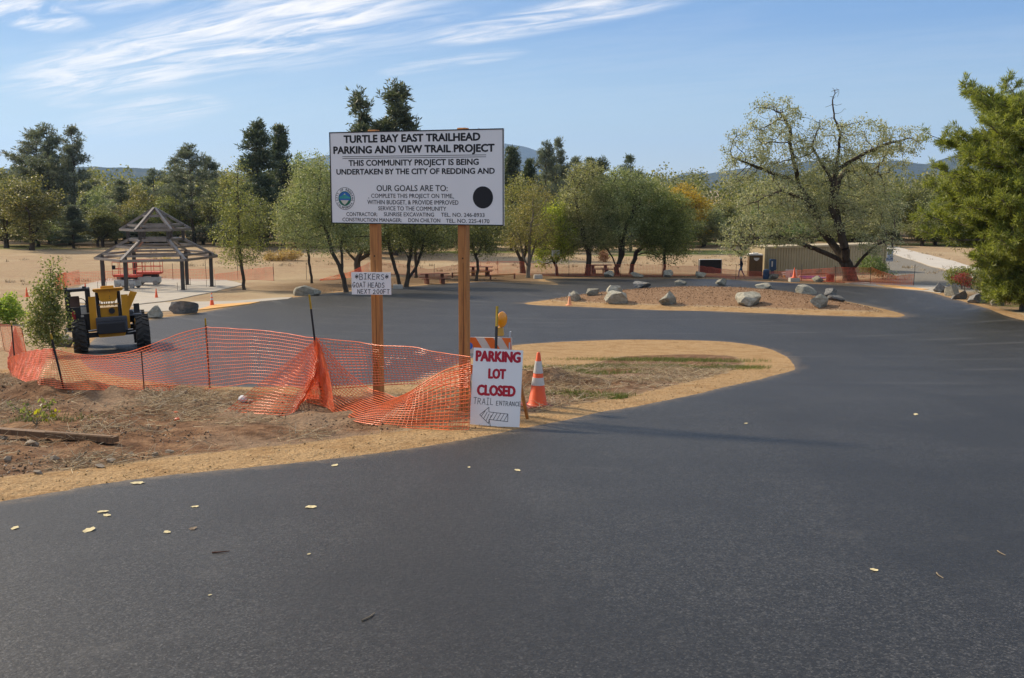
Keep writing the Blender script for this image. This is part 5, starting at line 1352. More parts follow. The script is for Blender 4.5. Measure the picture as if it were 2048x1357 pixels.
def near_fence():
    t = thing('safety_fence', 'sagging orange plastic mesh fence on steel posts before the billboard', 'fence', (0, 0, 0))
    G = lambda x, y: at(x, y)
    def post(xb, yb, xt, yt, tip=0.0, dY=0.0, mat=None, w=0.034):
        b = G(xb, yb); top = at_depth(xt, yt, b.y + dY); tpost(b, top, t, tip, mat, w); return b, top
    p1 = post(128, 777, 102, 668, 0.10); p2 = post(289, 783, 283, 703, 0.0, 0, M['rust_post'], 0.02); p3 = post(420, 777, 411, 637, 0.10); p4 = post(645, 806, 619, 590, 0.13); p5 = post(988, 838, 994, 613, 0.18, 0.35)
    D = lambda x, y, Y: at_depth(x, y, Y)
    y1, y3, y4 = p1[0].y - .03, p3[0].y - .03, p4[0].y - .03
    net = lambda *a, **k: obj('net', net_mesh(*a, **k), M['net'], t)
    # left of the third post
    yc = G(25, 750).y
    net([D(18, 716, yc), D(60, 702, (yc + y1) / 2), D(104, 698, y1), D(150, 709, y1 * .75 + y3 * .25), D(205, 713, y1 * .5 + y3 * .5), D(255, 704, y1 * .4 + y3 * .6), D(320, 682, y1 * .2 + y3 * .8), D(370, 665, y3 * .95 + y1 * .05), D(411, 656, y3)],
        [G(22, 752), G(75, 772), G(128, 778), G(200, 780), G(289, 783), G(360, 780), G(420, 778)], 0.062, 0.055, 0.0052, 0.0030, 0.025, 20, 3)
    # between the third and fourth post, on past it to the closed sign
    y5 = G(990, 848).y
    net([D(411, 656, y3), D(500, 660, y3 * .6 + y4 * .4), D(570, 667, y3 * .3 + y4 * .7), D(632, 676, y4), D(720, 684, y4 * .8 + y5 * .2), D(830, 698, y4 * .4 + y5 * .6), D(940, 713, y5 + .05)],
        [G(420, 778), D(500, 766, y3 * .6 + y4 * .4), D(580, 772, y3 * .3 + y4 * .7), D(640, 780, y4), D(740, 772, y4 * .8 + y5 * .2), D(830, 768, y4 * .5 + y5 * .5), D(940, 775, y5 + .05)], 0.062, 0.055, 0.0052, 0.0030, 0.03, 17, 6)
    # loose length bunched at the fourth post and spread over the ground
    ap = [D(634 + i * 1.0, 678 + i * 11, y4 - 0.05) for i in range(8)]
    net(ap, [G(447, 824), G(490, 826), G(535, 829), G(575, 832), G(592, 822), G(604, 806), G(618, 796), G(640, 800)], 0.055, 0.08, 0.0056, 0.0036, 0.03, 26, 9)
    net([D(634, 677, y4 - .06), D(664, 712, y4 - .1), D(700, 750, y4 - .1), D(740, 778, y4 - .12), D(790, 796, (y4 + y5) / 2), D(840, 772, y5 + .05), D(890, 742, y5 + .03), D(938, 728, y5 + .02)],
        [G(642, 806), G(664, 822), G(700, 841), G(750, 850), G(810, 856), G(860, 858), G(900, 861), G(938, 860)], 0.058, 0.055, 0.0056, 0.0036, 0.035, 18, 12)
    net([D(820, 790, y5 + .1), D(860, 768, y5 + .06), D(900, 752, y5 + .05), D(940, 742, y5 + .04)], [G(812, 848), G(860, 853), G(900, 855), G(940, 856)], 0.05, 0.05, 0.0046, 0.003, 0.05, 12, 15)
    net([D(632, 675, y4 - .04), D(640, 690, y4 - .07), D(646, 702, y4 - .05)], [G(612, 804), G(645, 812), G(672, 824)], 0.02, 0.05, 0.004, 0.003, 0.04, 20, 17)
    # return piece that runs off to the left
    a, b = G(22, 752), G(47, 722)
    tpost(G(32, 742), D(23, 646, G(32, 742).y), t, 0.06); tpost(G(54, 718), D(44, 656, G(54, 718).y), t, 0.0, M['rust_post'], .02); tpost(G(9, 700), D(-2, 640, G(9, 700).y), t, 0.0, M['rust_post'], .02)
    yq = G(54, 718).y; yl = G(9, 700).y
    net([D(17, 716, yc), D(22, 690, (yc + yq) / 2), D(30, 652, yq - .2), D(42, 655, yq), D(50, 690, yq)], [G(22, 752), G(26, 746), G(33, 741), G(44, 733), G(54, 719)], 0.03, 0.05, 0.004, 0.0026, 0.04, 18, 21)
    net([D(40, 656, yq), D(20, 650, yq * .5 + yl * .5), D(-3, 648, yl), D(-40, 652, yl)], [G(52, 719), G(30, 710), G(8, 702), G(-40, 700)], 0.06, 0.055, 0.0036, 0.0022, 0.03, 18, 23)
near_fence()
def far_fence(label, base_px, height, posts, seed, hts=None, group='far safety fences', mat=None, dens=1.0):
    t = thing('safety_fence', label, 'fence', (0, 0, 0), 0, group)
    bp = [at(*p) for p in base_px]
    hs = hts or [height] * len(bp)
    top = [b + Vector((0, 0, h)) for b, h in zip(bp, hs)]
    obj('net', net_mesh(top, [b + Vector((0, 0, 0.03)) for b in bp], 0.13, 0.10, 0.0105 * dens, 0.0085 * dens, 0.05, None, seed), mat or M['net_far'], t)
    for (x, y, h) in posts:
        b = at(x, y); tpost(b, b + Vector((random.uniform(-.05, .05), 0, h)), t, 0, M['tpost'], 0.045)
far_fence('long low orange mesh fence in front of the shipping container', [(1340, 553), (1397, 552), (1471, 559), (1537, 557), (1603, 562), (1670, 565), (1741, 569)], 1.0, [(1397, 551, 1.5), (1471, 560, 1.3), (1537, 557, 1.4), (1603, 562, 1.4), (1670, 565, 1.35), (1741, 569, 1.4)], 31, [0.9, 0.9, 0.75, 0.55, 0.9, 1.2, 1.3])
far_fence('dense orange mesh fence sagging right of the cottonwood trunk', [(1741, 569), (1760, 570), (1790, 571), (1826, 572)], 1.0, [(1827, 572, 1.65)], 33, [1.35, 1.05, 0.7, 0.9], mat=M['net'], dens=1.35)
far_fence('orange mesh fence behind the oak grove and far picnic table', [(1062, 551), (1138, 553), (1241, 553), (1324, 554), (1340, 553)], 1.05, [(1138, 553, 1.3), (1241, 553, 1.2), (1324, 553, 1.4)], 35)
far_fence('orange mesh fence behind the low timber rail', [(935, 552), (996, 549), (1062, 551)], 1.2, [(996, 548, 1.4), (935, 552, 1.3)], 37)
far_fence('slack orange mesh fence behind the forked oaks', [(700, 556), (740, 549), (800, 550), (860, 553), (935, 552)], 1.1, [(790, 551, 1.3), (868, 553, 1.1)], 39, [0.5, 1.1, 1.0, 0.6, 1.1])
far_fence('orange mesh fence fallen flat on the dirt left of the stout oak', [(640, 562), (670, 560), (700, 556)], 0.3, [(613, 560, 1.4)], 41, [0.12, 0.35, 0.5], mat=M['net'], dens=1.4)
far_fence('orange mesh fence behind the slim young tree', [(430, 562), (470, 561), (510, 560), (548, 562)], 1.0, [(413, 559, 1.6), (548, 562, 1.4), (476, 558, 1.4)], 43, [0.55, 0.7, 0.95, 1.15])
far_fence('long orange mesh fence behind the pavilion', [(112, 572), (160, 568), (211, 566), (290, 563), (346, 561), (430, 562)], 0.9, [(211, 565, 1.5), (346, 561, 1.4), (290, 562, 1.2)], 45)
far_fence('bright orange mesh fence end left of the yellow machine', [(112, 588), (122, 580), (135, 574), (160, 570)], 1.1, [(113, 588, 1.2)], 47, mat=M['net'])

# ------------------------------------------------------------------ the yellow telehandler, seen from behind
M['cat'] = plain('yellow_machine_paint', (0.60, 0.265, 0.012), 0.5, 0.12, 2.5, dirt=((0.26, 0.13, 0.03), 0.60))
M['machine_black'] = plain('black_machine_paint', (0.016, 0.016, 0.017), 0.5, 0.2, 4)
M['machine_grey'] = plain('dark_grey_plate', (0.055, 0.06, 0.07), 0.5, 0.2, 4)
M['tyre'] = plain('dusty_tyre_rubber', (0.045, 0.042, 0.038), 0.9, 0.3, 9)
M['decal'] = plain('pale_decal', (0.45, 0.44, 0.40), 0.6, 0.2, 12)
M['red_part'] = plain('red_extinguisher', (0.32, 0.02, 0.02), 0.5)
M['glass'] = plain('cab_glass', (0.10, 0.12, 0.13), 0.1, 0.05)
M['seat'] = plain('brown_seat', (0.14, 0.09, 0.07), 0.8)
def wheel(parent, x, y, r, w):
    t = MB().lathe([(r * .55, -w / 2), (r * .9, -w / 2), (r * .97, -w * .38), (r, -w * .2), (r, w * .2), (r * .97, w * .38), (r * .9, w / 2), (r * .55, w / 2)], (x, y, r), 36, 'X')
    for k in range(18):
        for sd in (-1, 1):
            a = 2 * math.pi * (k + (0.5 if sd > 0 else 0)) / 18
            c = Vector((x + sd * w * 0.24, y + math.cos(a) * (r + .012), r + math.sin(a) * (r + .012)))
            q = Matrix.Rotation(a, 3, 'X') @ Matrix.Rotation(R(28 * sd), 3, 'Y')
            t.box(c, (w * .52, 0.05, 0.055), Matrix.Rotation(a, 3, 'X') @ Matrix.Rotation(R(90), 3, 'X') @ Matrix.Rotation(R(26 * sd), 3, 'Z'))
    o = t.build('wheel', M['tyre'], parent)
    MB().lathe([(r * .56, -w * .42), (r * .5, -w * .3), (r * .2, -w * .28), (r * .2, w * .28), (r * .5, w * .3), (r * .56, w * .42)], (x, y, r), 24, 'X').build('rim', M['cat'], o)
def telehandler():
    b0 = at(228, 703)
    t = thing('telehandler', 'yellow and black telehandler parked on the asphalt by the fence', 'construction vehicle', b0, R(-9))
    t.rotation_euler = (R(-3.2), R(-2.2), R(22))
    for x in (-1.02, 0.98):
        wheel(t, x, 0.35, 0.56, 0.44); wheel(t, x * 0.98, 3.1, 0.56, 0.44)
    MB().box((0, 0.35, 0.58), (1.7, 0.2, 0.16)).cyl((-.9, .35, .58), (.9, .35, .58), 0.07).build('axle', M['machine_black'], t)
    MB().box((0, 3.1, 0.58), (1.7, 0.2, 0.16)).build('axle', M['machine_black'], t)
    MB().box((0, 1.8, 0.80), (0.86, 4.0, 0.36), bevel=0.02).build('chassis', M['machine_black'], t)
    MB().prism([(-.44, .62), (.44, .62), (.40, .50), (-.40, .50)], -.02, .30).build('tow_plate', M['cat'], t)
    cw = MB().box((0.02, 0.02, 0.92), (0.98, 0.30, 0.50), bevel=0.02).build('counterweight', M['machine_grey'], t)
    MB().box((0.02, -0.14, 1.04), (0.94, 0.012, 0.012)).build('seam', M['machine_black'], cw); MB().box((-0.12, -0.137, 0.93), (0.08, 0.006, 0.03)).build('decal', M['decal'], cw); MB().box((0.10, -0.137, 0.95), (0.13, 0.006, 0.025)).build('decal', M['decal'], cw)
    # boom cradle: two upright side plates and a cross plate
    for x in (-0.53, 0.50):
        MB().prism([(x - .13, .72), (x + .10, .72), (x + .11, 1.88), (x - .11, 1.88)], 0.20, 0.30).build('side_plate', M['cat'], t)
    MB().prism([(.46, 1.30), (.60, 1.30), (.92, 1.92), (.70, 1.98), (.56, 1.70)], 0.30, 0.40).build('boom_link', M['cat'], t)
    for x in (-0.36, 0.32): MB().cyl((x, .34, 1.15), (x, .45, 2.0), 0.06, n=12).build('lift_cylinder', M['machine_black'], t)
    MB().box((-.02, .34, 1.58), (.62, .06, .05)).build('cross_bar', M['cat'], t); MB().box((-.02, .5, 1.30), (.56, .1, .34)).build('pivot_plate', M['cat'], t); MB().cyl((.06, .36, 1.35), (.06, .46, 1.35), .10, n=16).build('pivot_pin', M['machine_black'], t)
    bm_ = MB().prism([(-.50, 2.10), (.50, 2.12), (.44, 2.03), (.28, 2.01), (.25, 1.74), (.18, 1.68), (-.22, 1.68), (-.30, 1.74), (-.33, 2.0), (-.46, 2.03)], 0.16, 0.40).build('boom_end', M['cat'], t)
    MB().box((-.02, 2.2, 1.93), (.42, 3.9, .36), Matrix.Rotation(R(-3), 3, 'X'), bevel=.02).build('boom', M['cat'], t); MB().box((-.02, .30, 2.115), (.92, .5, .03)).build('boom_cover', M['cat'], t)
    for z in (1.86, 2.03, 1.79): MB().lathe([(.014, .152), (.014, .16)], (.03 if z != 2.03 else .05, 0, z), 10, 'Y').build('bolt', M['machine_black'], bm_)
    for k in range(7):
        x = -.26 + k * .075; MB().cyl((x, .33, 1.70), (x + random.uniform(-.05, .05), .36, 1.52), .011, n=6).build('hose', M['machine_black'], t)
    # operator cab on the left
    X0, X1, Y0, Y1, Z0, Z1 = -1.30, -.66, .55, 1.75, .95, 2.13
    for x in (X0, X1):
        for y in (Y0, Y1): MB().box((x, y, (Z0 + Z1) / 2 + .2), (.15, .12, Z1 - Z0 - .4 + .02)).build('cab_post', M['machine_black'], t)
    roof = MB().box(((X0 + X1) / 2, (Y0 + Y1) / 2, Z1 - .01), (X1 - X0 + .14, Y1 - Y0 + .14, .10), bevel=.02).build('cab_roof', M['machine_black'], t)
    for x, w in ((X0 - .03, .12), (X1 - .08, .12)): MB().box((x, Y0, Z1 + .075), (w, .08, .06)).build('work_light', M['machine_black'], roof)
    body = MB().box(((X0 + X1) / 2, (Y0 + Y1) / 2, 1.16), (X1 - X0 + .14, Y1 - Y0 + .06, .78), bevel=.015).build('cab_body', M['machine_black'], t)
    MB().box((X1 - .10, Y0 - .04, 1.42), (.30, .014, .24)).build('notice_plate', M['decal'], body); MB().box((X1 - .22, Y0 - .04, 1.24), (.09, .014, .07)).build('decal', M['decal'], body)
    MB().lathe([(.05, 1.08), (.06, 1.12), (.06, 1.36), (.03, 1.42)], (X0 + .16, Y0 - .1, 0), 12).build('fire_extinguisher', M['red_part'], body); MB().box((X0 - .06, Y0 + .1, 1.34), (.05, .08, .12)).build('tail_light', M['red_part'], body)
    MB().box((X0 + .2, .95, 1.68), (.34, .12, .46), bevel=.04).build('seat', M['seat'], t)
    w = MB()
    for k in range(14):
        a, c = 2 * math.pi * k / 14, 2 * math.pi * (k + 1) / 14
        w.cyl((-.92 + .17 * math.cos(a), 1.5 + .06 * math.sin(a), 1.64 + .15 * math.sin(a)), (-.92 + .17 * math.cos(c), 1.5 + .06 * math.sin(c), 1.64 + .15 * math.sin(c)), .014, n=6)
    w.build('steering_wheel', M['machine_black'], t)
    # engine side on the right with fender, mirror box
    MB().box((.80, 1.75, 1.05), (.44, 2.0, .34), bevel=.03).build('engine_cover', M['machine_black'], t); MB().box((.74, .5, 1.16), (.52, .5, .05)).build('fender', M['machine_grey'], t)
    MB().box((.86, .55, 1.38), (.19, .06, .30)).build('mirror', M['machine_black'], t); MB().lathe([(.12, 1.18), (.13, 1.24), (.10, 1.31), (.03, 1.33)], (.62, .62, 0), 14).build('filler_cap', M['machine_grey'], t)
    MB().box((.78, .08, .95), (.07, .02, .20)).build('reflector', M['cat'], t); MB().cyl((-.74, .2, .74), (-.46, .2, .76), .025, n=8).build('steering_rod', M['steel'], t); MB().cyl((.50, .2, .58), (.80, .2, .62), .02, n=8).build('steering_rod', M['steel'], t)
telehandler()

# ------------------------------------------------------------------ pavilion frame and lifts
M['frame_steel'] = plain('primed_frame_steel', (0.20, 0.18, 0.165), 0.34, 0.22, 2.5, metal=0.4, spec=0.6)
M['col_steel'] = plain('dark_column_steel', (0.05, 0.045, 0.042), 0.55, 0.2, 2)
M['rebar'] = plain('rusty_rod', (0.09, 0.05, 0.035), 0.8)
def pavilion():
    c0 = at(317, 577); Y = c0.y; s = mpp(Y)
    t = thing('pavilion_frame', 'unroofed steel pavilion frame with two hexagonal tiers on the slab', 'pavilion', (c0.x, c0.y, c0.z))
    z = lambda py: at_depth(317, py, Y).z - c0.z
    Rl = 116 * s; Rc = 103 * s; ze = z(515) ; zu = z(479); Ru = 52 * s; zue = z(459); Rue = 67 * s; za = z(417)
    ph = R(15)
    P = lambda r, k, h: Vector((r * math.cos(ph + k * math.pi / 3), r * math.sin(ph + k * math.pi / 3), h))
    W = 0.19
    for k in range(6):
        p = P(Rc, k, 0); gz = T(c0.x + p.x, c0.y + p.y) - c0.z + .04
        h = ze + (zu - ze) * (Rl - Rc) / (Rl - Ru)
        col_ = MB().bar((p.x, p.y, gz), (p.x, p.y, h), .22, .22, (0, 1, 0)).build('column', M['col_steel'], t)
        MB().box((p.x, p.y, gz + .01), (.36, .36, .03)).build('base_plate', M['col_steel'], col_)
        for dx in (-.32, .32): MB().cyl((p.x + dx, p.y - .25, gz - .05), (p.x + dx, p.y - .25, gz + .55), .014, n=6).build('anchor_rod', M['rebar'], col_)
        MB().bar(P(Rl, k, ze), P(Ru, k, zu), W * 1.1, W).build('hip_rafter', M['frame_steel'], t)
        MB().bar(P(Rl, k, ze), P(Rl, k + 1, ze), .13, .17).build('eave_beam', M['frame_steel'], t)
        for f in (0.22, 0.62): MB().bar(P(Rl + (Ru - Rl) * f, k, ze + (zu - ze) * f), P(Rl + (Ru - Rl) * f, k + 1, ze + (zu - ze) * f), .11, .14).build('purlin', M['frame_steel'], t)
        MB().bar(P(Ru, k, zu), P(Ru, k + 1, zu), .13, .20).build('ring_beam', M['frame_steel'], t)
        MB().bar(P(Ru, k, zu - .1), P(Ru, k, zue + .05), .20, .20, (0, 1, 0)).build('upper_post', M['col_steel'], t)
        MB().bar(P(Rue, k, zue), P(0.06, k, za), W * .9, W * .9).build('upper_rafter', M['frame_steel'], t)
        MB().bar(P(Rue, k, zue), P(Rue, k + 1, zue), .12, .15).build('upper_eave', M['frame_steel'], t)
        for f in (0.2, 0.64): MB().bar(P(Rue * (1 - f), k, zue + (za - zue) * f), P(Rue * (1 - f), k + 1, zue + (za - zue) * f), .10, .15).build('upper_purlin', M['frame_steel'], t)
    MB().lathe([(.12, za - .12), (.13, za + .02), (.03, za + .08)], (0, 0, 0), 12).build('finial', M['frame_steel'], t)
pavilion()
M['lift_orange'] = plain('red_orange_lift_paint', (0.62, 0.085, 0.045), 0.5, 0.15, 3)
M['lift_grey'] = plain('light_grey_lift_paint', (0.42, 0.43, 0.41), 0.55, 0.12, 3)
M['lift_tyre'] = plain('pale_grey_tyre', (0.32, 0.30, 0.27), 0.8, 0.15, 6)
def lift(x, y, rz, label, extra):
    b = at(x, y); t = thing('scissor_lift', label, 'scissor lift', b + Vector((0, 0, .045)), rz, 'scissor lifts on the slab')
    L_, W_ = 1.75, 0.78
    MB().box((0, 0, .40), (L_, W_, .42), bevel=.03).build('chassis', M['lift_grey'], t)
    for sx in (-.6, .6):
        for sy in (-1, 1): MB().lathe([(.15, -.06), (.19, -.05), (.19, .05), (.15, .06)], (sx, sy * (W_ / 2 + .01), .19), 18, 'Y').build('wheel', M['lift_tyre'], t)
    for k in range(3):
        for sd in (-1, 1):
            z = .66 + k * .07; MB().bar((-.7, sd * .26, z), (.7, sd * .26, z + .07), .05, .05).build('scissor_arm', M['machine_black'], t)
    zp = .92
    MB().box((.05, 0, zp), (L_ + .15, W_ + .02, .16)).build('platform', M['lift_orange'], t)
    for sx in (-.95, -.32, .32, 1.0):
        for sy in (-1, 1): MB().cyl((sx, sy * .38, zp), (sx, sy * .38, zp + 1.0), .022, n=6).build('guard_post', M['lift_orange'], t)
    for z in (.5, 1.0):
        for sy in (-1, 1): MB().cyl((-.95, sy * .38, zp + z), (1.0, sy * .38, zp + z), .022, n=6).build('guard_rail', M['lift_orange'], t)
        for sx in (-.95, 1.0): MB().cyl((sx, -.38, zp + z), (sx, .38, zp + z), .022, n=6).build('guard_rail', M['lift_orange'], t)
    MB().box((-.82, -.40, zp + .62), (.24, .12, .30), bevel=.02).build('control_box', M['machine_black'], t)
    if extra: MB().box((.5, 0, .70), (.5, .5, .3), bevel=.03).build('battery_box', M['machine_black'], t)
lift(298, 571, R(4), 'scissor lift with grey chassis behind the front left pavilion column, right one', True)
lift(256, 578, R(-12), 'scissor lift with orange cage half hidden behind the machine, left one', False)

# ------------------------------------------------------------------ picnic ground and far things
M['table_red'] = plain('red_brown_table_stain', (0.20, 0.075, 0.045), 0.75, 0.2, 5)
M['table_grey'] = plain('weathered_grey_table', (0.16, 0.12, 0.095), 0.8, 0.2, 5)
def picnic(x, y, rz, label, mat, L_=2.35):
    b = at(x, y); t = thing('picnic_table', label, 'picnic table', b, rz, 'picnic tables')
    for k in range(3): MB().box((0, (k - 1) * .25, .82), (L_, .235, .06), bevel=.008).build('top_plank', mat, t)
    for sy in (-1, 1):
        MB().box((0, sy * .68, .47), (L_, .26, .06), bevel=.008).build('bench_plank', mat, t)
    for sx in (-.62, .62):
        MB().box((sx, 0, .40), (.26, .26, .82), taper=(.9, .9)).build('pedestal', mat, t)
        MB().box((sx, 0, .38), (.12, 1.45, .12)).build('bench_beam', mat, t)
        for sy in (-1, 1): MB().box((sx, sy * .6, .20), (.2, .16, .42)).build('bench_leg', mat, t)
picnic(869, 568, R(14), 'red brown picnic table nearest to the lot', M['table_red'])
picnic(960, 552, R(-4), 'red brown picnic table behind the thin oak right of the billboard', M['table_red'])
picnic(1198, 548, R(12), 'grey brown picnic table beside the straight oak trunk', M['table_grey'])
def rail(p0, p1, label, h=0.45):
    a, b = at(*p0), at(*p1); t = thing('timber_rail', label, 'rail', a, 0, 'low timber rails')
    d = b - a
    for q in (Vector((0, 0, 0)), d): MB().box(q + Vector((0, 0, h / 2 - .05)), (.14, .14, h + .1)).build('post', M['table_red'], t)
    MB().bar(Vector((0, 0, h - .05)), d + Vector((0, 0, h - .05)), .10, .09).build('beam', M['cedar'], t)
rail((981, 561), (1029, 558), 'low timber rail by the lot between the thin oak and pale oak')
rail((905, 556), (978, 553), 'low timber rail behind the right billboard post')
M['block'] = plain('pale_cement_block', (0.40, 0.38, 0.33), 0.9, 0.12, 5, bmp=.004)
def cblock(x, y, w, h, label):
    b = at(x, y); s = mpp(b.y)
    t = thing('concrete_block', label, 'block', b, .1, 'concrete blocks')
    MB().box((0, 0, h * s / 2), (w * s, w * s * .7, h * s), taper=(.96, .96), bevel=.02).build('body', M['block'], t)
    for k in (-1, 1): MB().cyl((k * w * s * .2, 0, h * s), (k * w * s * .2, 0, h * s + .06), .02, n=6).build('bolt', M['steel'], t)
cblock(796, 578, 20, 8, 'pale concrete block below the leaning double oak'); cblock(1076, 558, 17, 8, 'pale concrete block left of the small white notice sign'); cblock(1588, 564, 20, 8, 'pale concrete block carrying a cone near the container')
def notice_sign():
    b = at(1111, 552); s = mpp(b.y); t = thing('notice_sign', 'small white notice sign on a pole before the bright green tree', 'sign', b)
    z = at_depth(1111, 507, b.y).z - b.z; w, h = 15.5 * s, 12 * s
    MB().cyl((0, .02, -.1), (0, .02, z), .03, n=8).build('pole', M['steel'], t)
    p = MB().box((0, 0, z), (w, .012, h)).build('panel', M['white_sign'], t)
    for k in range(5): MB().box((random.uniform(-.01, .01), -.008, z + h * .36 - k * h * .17), (w * random.uniform(.6, .85), .003, h * .05)).build('text_line', M['marker'], p)
notice_sign()
M['tan'] = plain('tan_container_paint', (0.42, 0.345, 0.215), 0.6, 0.08, 1.0, dirt=((0.30, 0.21, 0.12), 0.64))
def container():
    a, b = at_depth(1527, 552, 93.5), at_depth(1770, 548, 99.0)
    a.z = T(a.x, a.y); b.z = T(b.x, b.y)
    L_ = math.hypot(b.x - a.x, b.y - a.y); t = thing('shipping_container', 'long tan corrugated shipping container behind the cottonwood', 'container', a, math.atan2(b.y - a.y, b.x - a.x))
    H = 2.6; n = int(L_ / .30); m = MB(); pts = []
    for k in range(n):
        x = .12 + k * (L_ - .24) / n; p = (L_ - .24) / n
        pts += [(x, 0), (x + p * .32, 0), (x + p * .5, .06), (x + p * .82, .06)]
    pts.append((L_ - .12, 0))
    bm = bmesh.new(); lo = [bm.verts.new((x, y, .18)) for x, y in pts]; hi = [bm.verts.new((x, y, H - .12)) for x, y in pts]
    for i in range(len(pts) - 1): bm.faces.new((lo[i], lo[i + 1], hi[i + 1], hi[i]))
    me = bpy.data.meshes.new('corrugated_side'); bm.to_mesh(me); bm.free(); obj('corrugated_side', me, M['tan'], t)
    MB().box((L_ / 2, 1.25, H / 2), (L_ - .1, 2.36, H - .1)).build('body', M['tan'], t)
    for z in (.09, H - .06): MB().box((L_ / 2, -.02, z), (L_, .12, .15)).build('side_rail', M['tan'], t)
    for x in (.06, L_ - .06): MB().box((x, -.02, H / 2), (.14, .13, H + .02)).build('corner_post', M['tan'], t)
    MB().box((L_ / 2, 1.2, H + .02), (L_ + .04, 2.5, .05)).build('roof', M['tan'], t)
container()
M['brown_plastic'] = plain('brown_toilet_plastic', (0.125, 0.072, 0.032), 0.55, 0.12, 2)
M['off_white'] = plain('off_white_plastic', (0.66, 0.64, 0.60), 0.6, 0.08, 3)
def toilet():
    b = at(1511, 553); s = mpp(b.y); t = thing('portable_toilet', 'brown portable toilet with white roof left of the container', 'toilet', b, R(-4))
    w, H = 27 * s, 46 * s
    MB().box((0, .5, H * .46), (w, 1.0, H * .92), bevel=.03).build('cabin', M['brown_plastic'], t)
    MB().box((-.02, -.012, H * .44), (w * .84, .03, H * .84), bevel=.01).build('door', M['brown_plastic'], t)
    MB().box((0, -.031, H * .44), (.02, .012, H * .8)).build('door_seam', M['machine_black'], t)
    MB().prism([(-w * .18, H * .80), (w * .24, H * .80), (w * .20, H * .72), (w * .03, H * .66), (-w * .14, H * .72)], -.05, -.03).build('emblem', M['off_white'], t)
    r = MB().prism([(-w * .53, H * .91), (w * .53, H * .91), (w * .50, H * .955), (-w * .40, H * .98), (-w * .52, H * .95)], -.05, 1.05).build('roof', M['off_white'], t)
    MB().box((0, .5, H * .985), (w * .4, .4, H * .05), bevel=.02).build('roof_vent', M['off_white'], r)
toilet()
M['navy'] = plain('blue_machine_paint', (0.03, 0.075, 0.15), 0.5, 0.15, 3)
def kiosk():
    b = at(1550, 554); b = ground(b.x, b.y + 1.0); s = mpp(b.y); t = thing('blue_kiosk', 'blue upright phone kiosk box against the container', 'kiosk', b)
    w, H = 12 * s, 34 * s
    MB().box((0, 0, H * .20), (w * .5, .2, H * .42)).build('pedestal', M['navy'], t)
    c = MB().prism([(-w / 2, H * .36), (w / 2, H * .36), (w / 2, H * .98), (w * .35, H), (-w * .35, H), (-w / 2, H * .98)], -.22, .2).build('cabinet', M['navy'], t)
    MB().box((-w * .18, -.225, H * .72), (w * .22, .02, H * .32)).build('panel', M['off_white'], c); MB().box((w * .42, -.26, H * .48), (w * .3, .1, .06)).build('shelf', M['navy'], c)
kiosk()
def barrel():
    b = at(1532, 559); s = mpp(b.y); r = 6.3 * s
    t = thing('blue_barrel', 'dark blue plastic barrel beside the brown toilet', 'barrel', b)
    MB().lathe([(r * .9, 0), (r, .04), (r, .25), (r * 1.03, .28), (r, .31), (r, .58), (r * 1.03, .61), (r, .64), (r * .95, .80)], (0, 0, 0), 24).build('body', M['navy'], t, True)
    MB().lathe([(r * .88, .80), (r * .6, .86), (r * .2, .88)], (0, 0, 0), 20).build('lid', M['navy'], t, True)
barrel()
def black_panel():
    b = at(1428, 551); b = ground(b.x, b.y + 2.0); s = mpp(b.y); t = thing('display_board', 'black rectangular display board with pale edges behind the far fence', 'board', b, R(3))
    w, H = 43 * s, 27 * s; z0 = at_depth(1428, 547.5, b.y).z - b.z; z0 = max(z0, .05)
    MB().box((0, 0, z0 + H / 2), (w, .35, H)).build('panel', M['black'], t)
    MB().box((0, -.01, z0 + H + .02), (w + .08, .42, .05)).build('top_edge', M['off_white'], t)
    for k in (-1, 1): MB().box((k * (w / 2 + .03), -.01, z0 + H / 2), (.06, .42, H)).build('side_edge', M['steel'], t); 
    for k in (-1, 1): MB().box((k * w * .4, 0, z0 / 2 - .05), (.1, .3, z0 + .1)).build('foot', M['steel'], t)
black_panel()
bk = at(1588, 564); cone(1588, 560, 0.86, 'tall orange cone standing on the concrete block by the container', M['cone_clean'], [], M['cone_clean'], Y=bk + Vector((0, 0, 8 * mpp(bk.y))))
M['purple'] = plain('purple_pipe', (0.22, 0.09, 0.42), 0.5, 0.1)
def white_board():
    b = at(1592, 560); b = ground(b.x, b.y + 1.4); s = mpp(b.y); t = thing('white_board', 'leaning white board with purple writing behind the tall cone', 'board', b, R(5)); t.rotation_euler = (R(-10), 0, R(5))
    w, H = 23 * s, 19 * s
    p = MB().box((0, 0, H / 2), (w, .03, H), bevel=.005).build('panel', M['off_white'], t)
    for k in range(4): MB().box((-w * .1 + k * w * .12, -.018, H * .42), (.06, .004, H * (.35 - .04 * k))).build('mark', M['purple'], p)
    MB().box((w * .1, -.018, H * .12), (w * .7, .004, H * .08)).build('mark', M['purple'], p)
white_board()
